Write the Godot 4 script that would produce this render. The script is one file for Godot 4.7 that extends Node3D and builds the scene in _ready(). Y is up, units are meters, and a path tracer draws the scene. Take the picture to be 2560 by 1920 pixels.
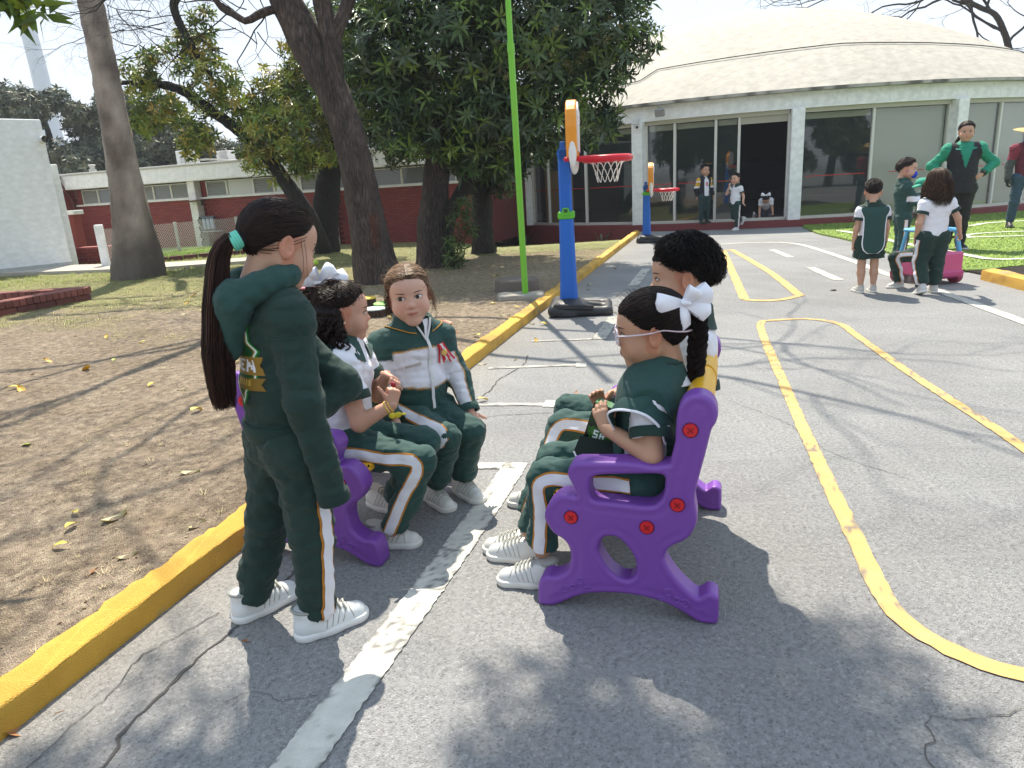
extends Node3D
# A school playground at noon: two purple play benches with seated children, a round hall with a concrete dome behind.

static func pv(a: Array) -> PackedVector3Array:
	return PackedVector3Array(a)

static func pf(a: Array) -> PackedFloat32Array:
	return PackedFloat32Array(a)

const BI := Basis.IDENTITY
const CW := Color.WHITE

const CAM_H := 1.17
const KD := Vector3(0.2815, 0, -0.9596)      # along the yellow kerb, away from the camera
const KL := Vector3(-0.9596, 0, -0.2815)     # away from the asphalt, over the lawn
const K0 := Vector3(-1.23, 0, -1.38)
const BP := Vector3(0.954, 0, 0.297)         # across a bench
const BA := Vector3(0.297, 0, -0.954)        # along a bench
var rng := RandomNumberGenerator.new()
var noise := FastNoiseLite.new()
var mats := {}
var texs := {}
var used := {}

static func V(x: float, y: float, z: float) -> Vector3:
	return Vector3(x, y, z)

class MB:
	var v := PackedVector3Array()
	var n := PackedVector3Array()
	var c := PackedColorArray()
	var uv := PackedVector2Array()
	var ix := PackedInt32Array()

	func put(p: Vector3, nn: Vector3, col: Color, t := Vector2.ZERO) -> int:
		v.append(p); n.append(nn); c.append(col); uv.append(t)
		return v.size() - 1

	func tri(a: int, b: int, d: int) -> void:   # turns the face so that it runs clockwise seen from its normals' side
		var f := (v[b] - v[a]).cross(v[d] - v[a])
		if f.dot(n[a] + n[b] + n[d]) > 0.0:
			ix.append(a); ix.append(d); ix.append(b)
		else:
			ix.append(a); ix.append(b); ix.append(d)

	func quad(a: Vector3, b: Vector3, d: Vector3, e: Vector3, col: Color, flip := false) -> void:
		var nn := (b - a).cross(e - a).normalized()
		if flip: nn = -nn
		var i := put(a, nn, col, Vector2(0, 0)); put(b, nn, col, Vector2(1, 0)); put(d, nn, col, Vector2(1, 1)); put(e, nn, col, Vector2(0, 1))
		tri(i, i + 1, i + 2); tri(i, i + 2, i + 3)

	func box(ctr: Vector3, size: Vector3, bas := Basis.IDENTITY, col := Color.WHITE, bev := 0.0) -> void:
		var s := size * 0.5
		for ax in 3:
			for sg in [-1.0, 1.0]:
				var nn := Vector3.ZERO; nn[ax] = sg
				var u := Vector3.ZERO; u[(ax + 1) % 3] = 1.0
				var w := Vector3.ZERO; w[(ax + 2) % 3] = 1.0
				var su: float = s[(ax + 1) % 3] - bev
				var sw: float = s[(ax + 2) % 3] - bev
				var o: Vector3 = nn * s[ax]
				var i := v.size()
				for q in [Vector2(-1, -1), Vector2(1, -1), Vector2(1, 1), Vector2(-1, 1)]:
					put(ctr + bas * (o + u * (q.x * su) + w * (q.y * sw)), bas * nn, col, Vector2(q.x * 0.5 + 0.5, q.y * 0.5 + 0.5))
				tri(i, i + 1, i + 2); tri(i, i + 2, i + 3)
		if bev > 0.0:
			for ax in 3:
				var e := Vector3.ZERO; e[ax] = s[ax] - bev
				for p in [-1.0, 1.0]:
					for q in [-1.0, 1.0]:
						var a1 := (ax + 1) % 3
						var a2 := (ax + 2) % 3
						var k1 := Vector3.ZERO; k1[a1] = p * s[a1]; k1[a2] = q * (s[a2] - bev)
						var k2 := Vector3.ZERO; k2[a1] = p * (s[a1] - bev); k2[a2] = q * s[a2]
						var nn := Vector3.ZERO; nn[a1] = p; nn[a2] = q
						nn = bas * nn.normalized()
						var i := put(ctr + bas * (k1 - e), nn, col)
						put(ctr + bas * (k1 + e), nn, col); put(ctr + bas * (k2 + e), nn, col); put(ctr + bas * (k2 - e), nn, col)
						tri(i, i + 1, i + 2); tri(i, i + 2, i + 3)

	func ring(ctr: Vector3, x: Vector3, y: Vector3, rx: float, ry: float, sides: int, col: Color, vv: float) -> int:
		var s := v.size()
		for i in sides + 1:
			var t := TAU * i / sides
			var d := x * (cos(t) * rx) + y * (sin(t) * ry)
			put(ctr + d, (x * (cos(t) * ry) + y * (sin(t) * rx)).normalized(), col, Vector2(float(i) / sides, vv))
		return s

	func tube(pts: PackedVector3Array, rad: PackedFloat32Array, sides := 8, col := Color.WHITE, caps := true, flat := 1.0, side := Vector3.ZERO, cols := PackedColorArray()) -> void:
		var m := pts.size()
		var x := Vector3.ZERO
		var last := -1
		for k in m:
			var t := (pts[mini(k + 1, m - 1)] - pts[maxi(k - 1, 0)]).normalized()
			if t == Vector3.ZERO: t = Vector3.UP
			if k == 0:
				x = side if side != Vector3.ZERO else (Vector3.RIGHT if absf(t.x) < 0.8 else Vector3.UP)
			x = (x - t * x.dot(t)).normalized()
			var y := t.cross(x)
			var cc := cols[k] if cols.size() else col
			var s := ring(pts[k], x, y, rad[k], rad[k] * flat, sides, cc, float(k) / maxf(1, m - 1))
			if last >= 0:
				for i in sides:
					tri(last + i, last + i + 1, s + i + 1); tri(last + i, s + i + 1, s + i)
			last = s
			if caps and (k == 0 or k == m - 1):
				var nn := -t if k == 0 else t
				var q := put(pts[k], nn, cc)
				var f := v.size()
				for i in sides + 1: put(v[s + i], nn, cc)
				for i in sides: tri(q, f + i, f + i + 1)

	func bar(a: Vector3, b: Vector3, r: float, sides := 8, col := Color.WHITE) -> void:
		tube(PackedVector3Array([a, b]), PackedFloat32Array([r, r]), sides, col)

	func lathe(ctr: Vector3, prof: PackedVector2Array, sides := 24, col := Color.WHITE, bas := Basis.IDENTITY, sx := 1.0, sz := 1.0) -> void:
		var last := -1
		for k in prof.size():
			var a := prof[maxi(k - 1, 0)]
			var b := prof[mini(k + 1, prof.size() - 1)]
			if k > 0 and prof[k].is_equal_approx(prof[k - 1]): a = prof[k]
			if k < prof.size() - 1 and prof[k].is_equal_approx(prof[k + 1]): b = prof[k]
			var d := (b - a).normalized()
			var s := v.size()
			for i in sides + 1:
				var t := TAU * i / sides
				var e := Vector3(cos(t) * sx, 0, sin(t) * sz)
				put(ctr + bas * (e * prof[k].x + Vector3.UP * prof[k].y), bas * (Vector3(cos(t) / sx, 0, sin(t) / sz).normalized() * d.y + Vector3.UP * -d.x).normalized(), col, Vector2(float(i) / sides, float(k) / prof.size()))
			if last >= 0 and not prof[k].is_equal_approx(prof[k - 1]):
				for i in sides:
					tri(last + i, last + i + 1, s + i + 1); tri(last + i, s + i + 1, s + i)
			last = s

	func ell(ctr: Vector3, r: Vector3, bas := Basis.IDENTITY, col := Color.WHITE, seg := 16, from := -PI / 2, to := PI / 2) -> void:
		var last := -1
		var rows := seg / 2
		for k in rows + 1:
			var f := lerpf(from, to, float(k) / rows)
			var s := v.size()
			for i in seg + 1:
				var t := TAU * i / seg
				var e := Vector3(cos(f) * cos(t), sin(f), cos(f) * sin(t))
				put(ctr + bas * (e * r), bas * (e / r).normalized(), col, Vector2(float(i) / seg, float(k) / rows))
			if last >= 0:
				for i in seg:
					tri(last + i, last + i + 1, s + i + 1); tri(last + i, s + i + 1, s + i)
			last = s

	func prism(poly: PackedVector2Array, ctr: Vector3, x: Vector3, y: Vector3, depth: float, col := Color.WHITE) -> void:
		var z := x.cross(y).normalized()
		var tr := Geometry2D.triangulate_polygon(poly)
		for f in 2:
			var s := v.size()
			var o := ctr - z * (depth * f)
			for p in poly: put(o + x * p.x + y * p.y, z * (1.0 - 2.0 * f), col, p)
			for i in range(0, tr.size(), 3): tri(s + tr[i], s + tr[i + 1], s + tr[i + 2])
		var m := poly.size()
		var turn := -1.0 if Geometry2D.is_polygon_clockwise(poly) else 1.0
		for i in m:
			var a := poly[i]
			var b := poly[(i + 1) % m]
			var e := (b - a).normalized() * turn
			var nn := (x * e.y - y * e.x).normalized()
			var pa := ctr + x * a.x + y * a.y
			var pb := ctr + x * b.x + y * b.y
			var s := put(pa, nn, col, a); put(pb, nn, col, b); put(pb - z * depth, nn, col, b); put(pa - z * depth, nn, col, a)
			tri(s, s + 1, s + 2); tri(s, s + 2, s + 3)

	func sheet(rows: Array, col := Color.WHITE, flip := false) -> void:
		var h := rows.size()
		var w: int = rows[0].size()
		var s := v.size()
		for j in h:
			for i in w:
				var du: Vector3 = rows[j][mini(i + 1, w - 1)] - rows[j][maxi(i - 1, 0)]
				var dv: Vector3 = rows[mini(j + 1, h - 1)][i] - rows[maxi(j - 1, 0)][i]
				var nn := du.cross(dv).normalized()
				put(rows[j][i], -nn if flip else nn, col, Vector2(float(i) / (w - 1), float(j) / (h - 1)))
		for j in h - 1:
			for i in w - 1:
				var a := s + j * w + i
				tri(a, a + 1, a + w + 1); tri(a, a + w + 1, a + w)

	func add(o: MB, t: Transform3D, tint := Color.WHITE) -> void:
		var s := v.size()
		v.append_array(t * o.v)
		var b := t.basis.orthonormalized()
		for q in o.n: n.append(b * q)
		for q in o.c: c.append(q * tint)
		uv.append_array(o.uv)
		for i in o.ix: ix.append(i + s)

	func mesh(mat: Material, base := Vector3.ZERO) -> ArrayMesh:
		for i in range(0, ix.size(), 3):       # every face clockwise seen from the side its normals point to
			var q := ix[i]
			var p := v[q]
			if (v[ix[i + 1]] - p).cross(v[ix[i + 2]] - p).dot(n[q] + n[ix[i + 1]] + n[ix[i + 2]]) > 0.0:
				var t := ix[i + 1]
				ix[i + 1] = ix[i + 2]; ix[i + 2] = t
		var a := []
		a.resize(Mesh.ARRAY_MAX)
		if base != Vector3.ZERO:
			v = Transform3D(Basis.IDENTITY, -base) * v
		a[Mesh.ARRAY_VERTEX] = v; a[Mesh.ARRAY_NORMAL] = n; a[Mesh.ARRAY_COLOR] = c; a[Mesh.ARRAY_TEX_UV] = uv; a[Mesh.ARRAY_INDEX] = ix
		var m := ArrayMesh.new()
		m.add_surface_from_arrays(Mesh.PRIMITIVE_TRIANGLES, a)
		m.surface_set_material(0, mat)
		return m

class Field:
	var o: Vector3
	var h: float
	var nx: int
	var ny: int
	var nz: int
	var d := PackedFloat32Array()

	func _init(lo: Vector3, hi: Vector3, cell: float) -> void:
		o = lo; h = cell
		nx = int((hi.x - lo.x) / cell) + 2; ny = int((hi.y - lo.y) / cell) + 2; nz = int((hi.z - lo.z) / cell) + 2
		d.resize(nx * ny * nz); d.fill(1.0)

	func span(lo: Vector3, hi: Vector3) -> PackedInt32Array:
		var a := (lo - o) / h
		var b := (hi - o) / h
		return PackedInt32Array([maxi(0, int(a.x)), mini(nx - 1, int(b.x) + 1), maxi(0, int(a.y)), mini(ny - 1, int(b.y) + 1), maxi(0, int(a.z)), mini(nz - 1, int(b.z) + 1)])

	func cone(a: Vector3, b: Vector3, ra: float, rb: float, k := 0.02, ax := Vector3.ZERO, s := 1.0, sub := false) -> void:
		var m := maxf(ra, rb) + k + 2.0 * h
		var r := span(a.min(b) - Vector3(m, m, m), a.max(b) + Vector3(m, m, m))
		var flat := s != 1.0
		var ab := b - a
		if flat: ab += ax * (ab.dot(ax) * (s - 1.0))
		var il := 1.0 / maxf(ab.length_squared(), 1e-9)
		for z in range(r[4], r[5] + 1):
			for y in range(r[2], r[3] + 1):
				var i := (z * ny + y) * nx + r[0]
				var p0 := Vector3(0, o.y + y * h - a.y, o.z + z * h - a.z)
				for x in range(r[0], r[1] + 1):
					var p := p0
					p.x = o.x + x * h - a.x
					if flat: p += ax * (p.dot(ax) * (s - 1.0))
					var t := clampf(p.dot(ab) * il, 0.0, 1.0)
					var q := (p - ab * t).length() - lerpf(ra, rb, t)
					var e := d[i]
					if sub:
						if -q > e - k:
							var g := maxf(k - absf(-q - e), 0.0)
							d[i] = maxf(-q, e) + g * g * 0.25 / maxf(k, 1e-6)
					elif q < e + k:
						var g := maxf(k - absf(q - e), 0.0)
						d[i] = minf(q, e) - g * g * 0.25 / maxf(k, 1e-6)
					i += 1

	func ell(c: Vector3, rad: Vector3, bas := Basis.IDENTITY, k := 0.02, sub := false) -> void:
		var mm := maxf(rad.x, maxf(rad.y, rad.z)) + k + 2.0 * h
		var r := span(c - Vector3(mm, mm, mm), c + Vector3(mm, mm, mm))
		var inv := bas.transposed()
		for z in range(r[4], r[5] + 1):
			for y in range(r[2], r[3] + 1):
				var i := (z * ny + y) * nx + r[0]
				for x in range(r[0], r[1] + 1):
					var p := inv * (Vector3(o.x + x * h, o.y + y * h, o.z + z * h) - c)
					var u := p / rad
					var k0 := u.length()
					var q := k0 * (k0 - 1.0) / maxf((u / rad).length(), 1e-6)
					var e := d[i]
					if sub:
						if -q > e - k:
							var g := maxf(k - absf(-q - e), 0.0)
							d[i] = maxf(-q, e) + g * g * 0.25 / maxf(k, 1e-6)
					elif q < e + k:
						var g := maxf(k - absf(q - e), 0.0)
						d[i] = minf(q, e) - g * g * 0.25 / maxf(k, 1e-6)
					i += 1

	func blank() -> Field:      # an empty field on the same grid
		var g := Field.new(o, o, h)
		g.nx = nx; g.ny = ny; g.nz = nz
		g.d.resize(d.size()); g.d.fill(1.0)
		return g

	func merge(g: Field, k: float) -> void:
		for i in d.size():
			var q := g.d[i]
			var e := d[i]
			if q < e + k:
				var w := maxf(k - absf(q - e), 0.0)
				d[i] = minf(q, e) - w * w * 0.25 / k

	func cut(p: Vector3, nn: Vector3, rad: float, k := 0.0) -> void:    # removes what lies on the side of nn, near p
		var r := span(p - Vector3(rad, rad, rad), p + Vector3(rad, rad, rad))
		for z in range(r[4], r[5] + 1):
			for y in range(r[2], r[3] + 1):
				var i := (z * ny + y) * nx + r[0]
				for x in range(r[0], r[1] + 1):
					var q := Vector3(o.x + x * h, o.y + y * h, o.z + z * h) - p
					if d[i] < 0.5 and q.length() < rad:
						var e := q.dot(nn)
						var g := maxf(k - absf(e - d[i]), 0.0)
						d[i] = maxf(d[i], e) + g * g * 0.25 / maxf(k, 1e-6)
					i += 1

	func rough(nz_: FastNoiseLite, amp: float, freq: Vector3) -> void:
		var i := 0
		var lim := amp + 2.5 * h
		for z in nz:
			for y in ny:
				for x in nx:
					var e := d[i]
					if e < lim and e > -lim:
						d[i] = e + amp * nz_.get_noise_3d((o.x + x * h) * freq.x, (o.y + y * h) * freq.y, (o.z + z * h) * freq.z)
					i += 1

	func at(p: Vector3) -> float:
		var q := (p - o) / h
		var x := int(q.x); var y := int(q.y); var z := int(q.z)
		if q.x < 0 or q.y < 0 or q.z < 0 or x > nx - 2 or y > ny - 2 or z > nz - 2: return 1.0
		var f := q - Vector3(x, y, z)
		var i := (z * ny + y) * nx + x
		var j := i + nx * ny
		return lerpf(lerpf(lerpf(d[i], d[i + 1], f.x), lerpf(d[i + nx], d[i + nx + 1], f.x), f.y), lerpf(lerpf(d[j], d[j + 1], f.x), lerpf(d[j + nx], d[j + nx + 1], f.x), f.y), f.z)

	func hit(from: Vector3, dir: Vector3, far: float) -> Vector3:    # first point of the surface along a ray
		var t := 0.0
		var st := h * 0.5
		while t < far:
			if at(from + dir * t) < 0.0:
				var lo := t - st
				for k in 6:
					var m := (lo + t) * 0.5
					if at(from + dir * m) < 0.0: t = m
					else: lo = m
				return from + dir * t
			t += st
		return from + dir * far

	func grad(p: Vector3) -> Vector3:
		return Vector3(at(p + Vector3(h, 0, 0)) - at(p - Vector3(h, 0, 0)), at(p + Vector3(0, h, 0)) - at(p - Vector3(0, h, 0)), at(p + Vector3(0, 0, h)) - at(p - Vector3(0, 0, h))).normalized()

	func mesh(mb: MB, paint, t := Transform3D.IDENTITY) -> void:   # paint: a Color, or a Callable(point, normal) -> Color
		var id := PackedInt32Array()
		id.resize(d.size()); id.fill(-1)
		var st := PackedInt32Array([0, 1, nx, nx + 1, nx * ny, nx * ny + 1, nx * ny + nx, nx * ny + nx + 1])
		var ea := PackedInt32Array([0, 2, 4, 6, 0, 1, 4, 5, 0, 1, 2, 3])
		var eb := PackedInt32Array([1, 3, 5, 7, 2, 3, 6, 7, 4, 5, 6, 7])
		var solid: bool = paint is Color
		var b := t.basis.orthonormalized()
		var g := PackedFloat32Array(); g.resize(8)
		for z in nz - 1:
			for y in ny - 1:
				var i := (z * ny + y) * nx
				for x in nx - 1:
					var in0 := d[i] < 0.0
					if (d[i + 1] < 0.0) != in0 or (d[i + nx] < 0.0) != in0 or (d[i + nx + 1] < 0.0) != in0 or (d[i + st[4]] < 0.0) != in0 or (d[i + st[5]] < 0.0) != in0 or (d[i + st[6]] < 0.0) != in0 or (d[i + st[7]] < 0.0) != in0:
						for q in 8: g[q] = d[i + st[q]]
						var s := Vector3.ZERO
						var m := 0
						for e in 12:
							var fa := g[ea[e]]
							var fb := g[eb[e]]
							if (fa < 0.0) != (fb < 0.0):
								var u := fa / (fa - fb)
								var pa := Vector3(ea[e] & 1, (ea[e] >> 1) & 1, ea[e] >> 2)
								var pb := Vector3(eb[e] & 1, (eb[e] >> 1) & 1, eb[e] >> 2)
								s += pa.lerp(pb, u)
								m += 1
						var p := o + (Vector3(x, y, z) + s / m) * h
						var nn := Vector3(g[1] + g[3] + g[5] + g[7] - g[0] - g[2] - g[4] - g[6], g[2] + g[3] + g[6] + g[7] - g[0] - g[1] - g[4] - g[5], g[4] + g[5] + g[6] + g[7] - g[0] - g[1] - g[2] - g[3]).normalized()
						id[i] = mb.v.size()
						mb.put(t * p, b * nn, paint if solid else paint.call(p, nn))
					i += 1
		var ax := PackedInt32Array([1, nx, nx * ny])
		for z in range(1, nz - 1):
			for y in range(1, ny - 1):
				var i := (z * ny + y) * nx + 1
				for x in range(1, nx - 1):
					var in0 := d[i] < 0.0
					for k in 3:
						if (d[i + ax[k]] < 0.0) != in0:
							var u := ax[(k + 1) % 3]
							var w := ax[(k + 2) % 3]
							var q0 := id[i]; var q1 := id[i - u]; var q2 := id[i - u - w]; var q3 := id[i - w]
							if q0 >= 0 and q1 >= 0 and q2 >= 0 and q3 >= 0:
								if in0:
									mb.ix.append_array(PackedInt32Array([q0, q2, q1, q0, q3, q2]))
								else:
									mb.ix.append_array(PackedInt32Array([q0, q1, q2, q0, q2, q3]))
					i += 1

func numbered(n: String) -> String:
	used[n] = used.get(n, -1) + 1
	return n if used[n] == 0 else "%s_%03d" % [n, used[n]]

func tag(o: Node, label: String, cat: String, group := "") -> void:
	o.set_meta("label", label); o.set_meta("category", cat)
	if group: o.set_meta("group", group)

func thing(n: String, label: String, cat: String, at := Vector3.ZERO, group := "", turn := 0.0) -> Node3D:
	var o := Node3D.new()
	o.name = numbered(n); o.position = at; o.rotation.y = turn
	o.set_meta("base", at)
	tag(o, label, cat, group)
	add_child(o)
	return o

func part(n: String, mb: MB, mat: Material, parent: Node, label := "") -> MeshInstance3D:   # mb in world places; parent is a thing or a part
	var o := MeshInstance3D.new()
	o.name = n
	var base: Vector3 = parent.get_meta("base", Vector3.ZERO)
	o.mesh = mb.mesh(mat, base)
	o.set_meta("base", base)
	if label: o.set_meta("label", label)
	parent.add_child(o, true)
	return o

func piece(n: String, mesh: Mesh, t: Transform3D, parent: Node, kind := "") -> MeshInstance3D:
	var o := MeshInstance3D.new()
	o.name = n; o.mesh = mesh; o.transform = t
	if kind: o.set_meta("kind", kind)
	parent.add_child(o, true)
	return o

func solo(n: String, mb: MB, mat: Material, label: String, cat: String, group := "") -> MeshInstance3D:
	var o := MeshInstance3D.new()
	o.name = numbered(n); o.mesh = mb.mesh(mat)
	tag(o, label, cat, group)
	add_child(o)
	return o

func struct(n: String, mb: MB, mat: Material) -> MeshInstance3D:
	var o := MeshInstance3D.new()
	o.name = numbered(n); o.mesh = mb.mesh(mat)
	o.set_meta("kind", "structure")
	add_child(o)
	return o

func copy(o: Node3D, at: Vector3, turn := 0.0, label := "") -> Node3D:
	var c: Node3D = o.duplicate()
	c.name = numbered(String(o.name).rstrip("0123456789").rstrip("_"))
	c.position = at; c.rotation.y = turn
	if label: c.set_meta("label", label)
	add_child(c)
	return c

func scatter(n: String, mesh: Mesh, where: Array, cols: PackedColorArray, parent: Node) -> MultiMeshInstance3D:
	var mm := MultiMesh.new()
	mm.transform_format = MultiMesh.TRANSFORM_3D
	mm.use_colors = cols.size() > 0
	mm.mesh = mesh
	mm.instance_count = where.size()
	for i in where.size():
		mm.set_instance_transform(i, where[i])
		if cols.size(): mm.set_instance_color(i, cols[i])
	var o := MultiMeshInstance3D.new()
	o.name = n if parent != self else numbered(n)
	o.multimesh = mm
	o.set_meta("kind", "stuff")
	parent.add_child(o, true)
	return o

func lin(r: float, g: float, b: float) -> Color:
	return Color(r, g, b)

func mat(key: String, col := CW, rough := 0.8, bump := "", bump_cm := 0.0, scale := Vector3.ONE, albedo := "") -> StandardMaterial3D:
	if mats.has(key): return mats[key]
	var m := StandardMaterial3D.new()
	m.resource_name = key
	m.albedo_color = col.linear_to_srgb()
	m.vertex_color_use_as_albedo = true
	m.roughness = rough
	m.uv1_scale = scale
	if bump or albedo:
		m.uv1_triplanar = true; m.uv1_world_triplanar = true
	if bump:
		m.heightmap_enabled = true; m.heightmap_texture = texs[bump]; m.heightmap_scale = bump_cm
	if albedo:
		m.albedo_texture = texs[albedo]
	mats[key] = m
	return m

func noise_image(size: int, freq: float, type := FastNoiseLite.TYPE_SIMPLEX_SMOOTH, oct := 4, sd := 1, ret := -1) -> Image:
	var f := FastNoiseLite.new()
	f.seed = sd; f.noise_type = type; f.frequency = freq; f.fractal_octaves = oct
	if ret >= 0: f.cellular_return_type = ret
	return f.get_seamless_image(size, size)

func tex_of(im: Image) -> ImageTexture:
	return ImageTexture.create_from_image(im)

func make_textures() -> void:
	texs.fine = tex_of(noise_image(512, 0.06, FastNoiseLite.TYPE_SIMPLEX_SMOOTH, 4, 3))
	texs.soft = tex_of(noise_image(256, 0.015, FastNoiseLite.TYPE_SIMPLEX_SMOOTH, 5, 5))
	texs.grit = tex_of(noise_image(1024, 0.09, FastNoiseLite.TYPE_CELLULAR, 2, 7, FastNoiseLite.RETURN_DISTANCE))
	var a := noise_image(1024, 0.085, FastNoiseLite.TYPE_CELLULAR, 1, 11, FastNoiseLite.RETURN_CELL_VALUE)
	var b := noise_image(1024, 0.02, FastNoiseLite.TYPE_SIMPLEX_SMOOTH, 5, 12)
	var e := noise_image(1024, 0.2, FastNoiseLite.TYPE_SIMPLEX_SMOOTH, 2, 13)
	var da := a.get_data(); var db := b.get_data(); var de := e.get_data()
	var out := PackedByteArray(); out.resize(1024 * 1024 * 3)
	for i in 1024 * 1024:
		var k := 188 + (da[i] - 128) / 13 + (db[i] - 128) / 6 + (de[i] - 128) / 6
		if da[i] > 240: k += 13
		elif da[i] < 20: k -= 18
		k = clampi(k, 30, 250)
		out[i * 3] = k; out[i * 3 + 1] = k; out[i * 3 + 2] = k
	texs.asphalt = tex_of(Image.create_from_data(1024, 1024, false, Image.FORMAT_RGB8, out))
	a = noise_image(1024, 0.09, FastNoiseLite.TYPE_CELLULAR, 1, 21, FastNoiseLite.RETURN_CELL_VALUE)
	b = noise_image(1024, 0.012, FastNoiseLite.TYPE_SIMPLEX_SMOOTH, 6, 22)
	e = noise_image(1024, 0.16, FastNoiseLite.TYPE_SIMPLEX_SMOOTH, 3, 23)
	da = a.get_data(); db = b.get_data(); de = e.get_data()
	for i in 1024 * 1024:
		var k := 172 + (db[i] - 128) / 3 + (de[i] - 128) / 2
		var w := 0
		if da[i] > 225: w = 22
		elif da[i] < 30: w = -30
		out[i * 3] = clampi(k + w, 20, 255); out[i * 3 + 1] = clampi(k + w - 6 + (da[i] - 128) / 24, 20, 255); out[i * 3 + 2] = clampi(k + w - 16, 14, 255)
	texs.soil = tex_of(Image.create_from_data(1024, 1024, false, Image.FORMAT_RGB8, out))
	texs.soilbump = tex_of(e)
	texs.mottle = tex_of(tone(noise_image(512, 0.01, FastNoiseLite.TYPE_SIMPLEX_SMOOTH, 6, 31), 0.88, 1.0))
	var f := FastNoiseLite.new()
	f.seed = 41; f.noise_type = FastNoiseLite.TYPE_SIMPLEX_SMOOTH; f.frequency = 0.03; f.fractal_type = FastNoiseLite.FRACTAL_RIDGED; f.fractal_octaves = 4
	texs.bark = tex_of(f.get_seamless_image(512, 512))
	texs.barktone = tex_of(tone(f.get_seamless_image(512, 512), 1.0, 0.35))
	var wv := Image.create_empty(64, 64, false, Image.FORMAT_RGB8)
	for y in 64:
		for x in 64:
			var q := 0.5 + 0.25 * sin(TAU * (x + (y / 4) % 2 * 4) / 8.0) + 0.2 * sin(TAU * y / 8.0)
			wv.set_pixel(x, y, Color(q, q, q))
	texs.weave = tex_of(wv)

func tone(im: Image, lo: float, hi: float) -> Image:    # greys squeezed between lo and hi
	var d := im.get_data()
	var q := PackedByteArray(); q.resize(d.size() * 3)
	for i in d.size():
		var k := int(255.0 * lerpf(lo, hi, d[i] / 255.0))
		q[i * 3] = k; q[i * 3 + 1] = k; q[i * 3 + 2] = k
	return Image.create_from_data(im.get_width(), im.get_height(), false, Image.FORMAT_RGB8, q)

func curve(p: Array, step := 0.05) -> PackedVector3Array:    # a smooth line through points
	var out := PackedVector3Array()
	for i in p.size() - 1:
		var a: Vector3 = p[maxi(i - 1, 0)]
		var b: Vector3 = p[i]
		var c: Vector3 = p[i + 1]
		var e: Vector3 = p[mini(i + 2, p.size() - 1)]
		var m := maxi(1, int(b.distance_to(c) / step))
		for k in m: out.append(b.cubic_interpolate(c, a, e, float(k) / m))
	out.append(p[p.size() - 1])
	return out

func radii(m: int, vals: Array) -> PackedFloat32Array:    # m radii along a list of values
	var out := PackedFloat32Array()
	for k in m:
		var t := float(k) / maxf(1, m - 1) * (vals.size() - 1)
		var i := mini(int(t), vals.size() - 2)
		out.append(lerpf(vals[i], vals[i + 1], t - i))
	return out

func _ready() -> void:
	noise.seed = 5; noise.noise_type = FastNoiseLite.TYPE_SIMPLEX_SMOOTH; noise.frequency = 0.01; noise.fractal_octaves = 4
	rng.seed = 2024
	var cam := Camera3D.new()
	cam.name = "camera"
	cam.position = Vector3(0, CAM_H, 0)
	cam.basis = Basis(Vector3.RIGHT, deg_to_rad(-15.6)) * Basis(Vector3.BACK, deg_to_rad(-3.4))
	cam.fov = 56.81
	cam.near = 0.05; cam.far = 900.0
	add_child(cam)
	var env := Environment.new()
	env.background_mode = Environment.BG_SKY
	var sky := ProceduralSkyMaterial.new()
	sky.sky_top_color = Color(0.80, 0.88, 0.97)
	sky.sky_horizon_color = Color(0.93, 0.955, 0.985)
	sky.sky_curve = 0.25
	sky.ground_horizon_color = Color(0.55, 0.54, 0.52)
	sky.ground_bottom_color = Color(0.35, 0.34, 0.32)
	sky.sky_energy_multiplier = 0.9
	sky.sun_angle_max = 1.0
	env.sky = Sky.new(); env.sky.sky_material = sky
	env.tonemap_mode = Environment.TONE_MAPPER_LINEAR
	env.tonemap_exposure = 1.68
	env.sdfgi_enabled = true; env.ssao_enabled = true; env.ssil_enabled = true
	env.fog_enabled = FOG > 0.0
	env.fog_density = FOG
	env.fog_light_color = Color(0.86, 0.89, 0.93)
	var we := WorldEnvironment.new()
	we.name = "world"; we.environment = env
	add_child(we)
	var sun := DirectionalLight3D.new()
	sun.name = "sun"
	sun.light_color = Color(1.0, 0.965, 0.90)
	sun.light_energy = 1.6
	sun.light_angular_distance = 0.53
	sun.shadow_enabled = true
	add_child(sun)
	sun.look_at_from_position(Vector3.ZERO, V(0.072, -0.848, 0.526))
	make_textures()
	build_ground()
	build_dome()
	build_brick()
	build_white()
	build_fence()
	build_planter()
	build_trees()
	build_benches()
	build_things()
	build_people()

const FOG := 0.0012

func lawn_y(x: float, z: float) -> float:
	var dip := smoothstep(-1.4, 0.2, x) * smoothstep(-12.6, -18.5, z)
	return 0.062 - 0.42 * dip

func lawn_col(x: float, z: float) -> Color:
	var q := noise.get_noise_2d(x * 60.0, z * 60.0)
	var r := noise.get_noise_2d(x * 260.0 + 400.0, z * 260.0)
	var g := smoothstep(-6.0, -10.5, z + q * 2.5) * (1.0 - 0.75 * smoothstep(-2.6, -1.0, x) * smoothstep(-13.2, -11.6, z))
	g = maxf(g, smoothstep(-4.4, -6.4, x + q) * smoothstep(-5.0, -8.0, z))
	g = clampf(g + r * 0.35 * g + 0.12 * maxf(0.0, r), 0.0, 1.0)
	var soil := lin(0.80, 0.67, 0.54) * (1.0 + 0.25 * q)
	var dark := lin(0.56, 0.43, 0.32)
	soil = soil.lerp(dark, clampf(0.35 + r * 1.2 - q * 0.6, 0.0, 1.0) * 0.6)
	return soil.lerp(lin(0.72, 0.70, 0.32) * (1.0 + 0.35 * r), g)

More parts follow.
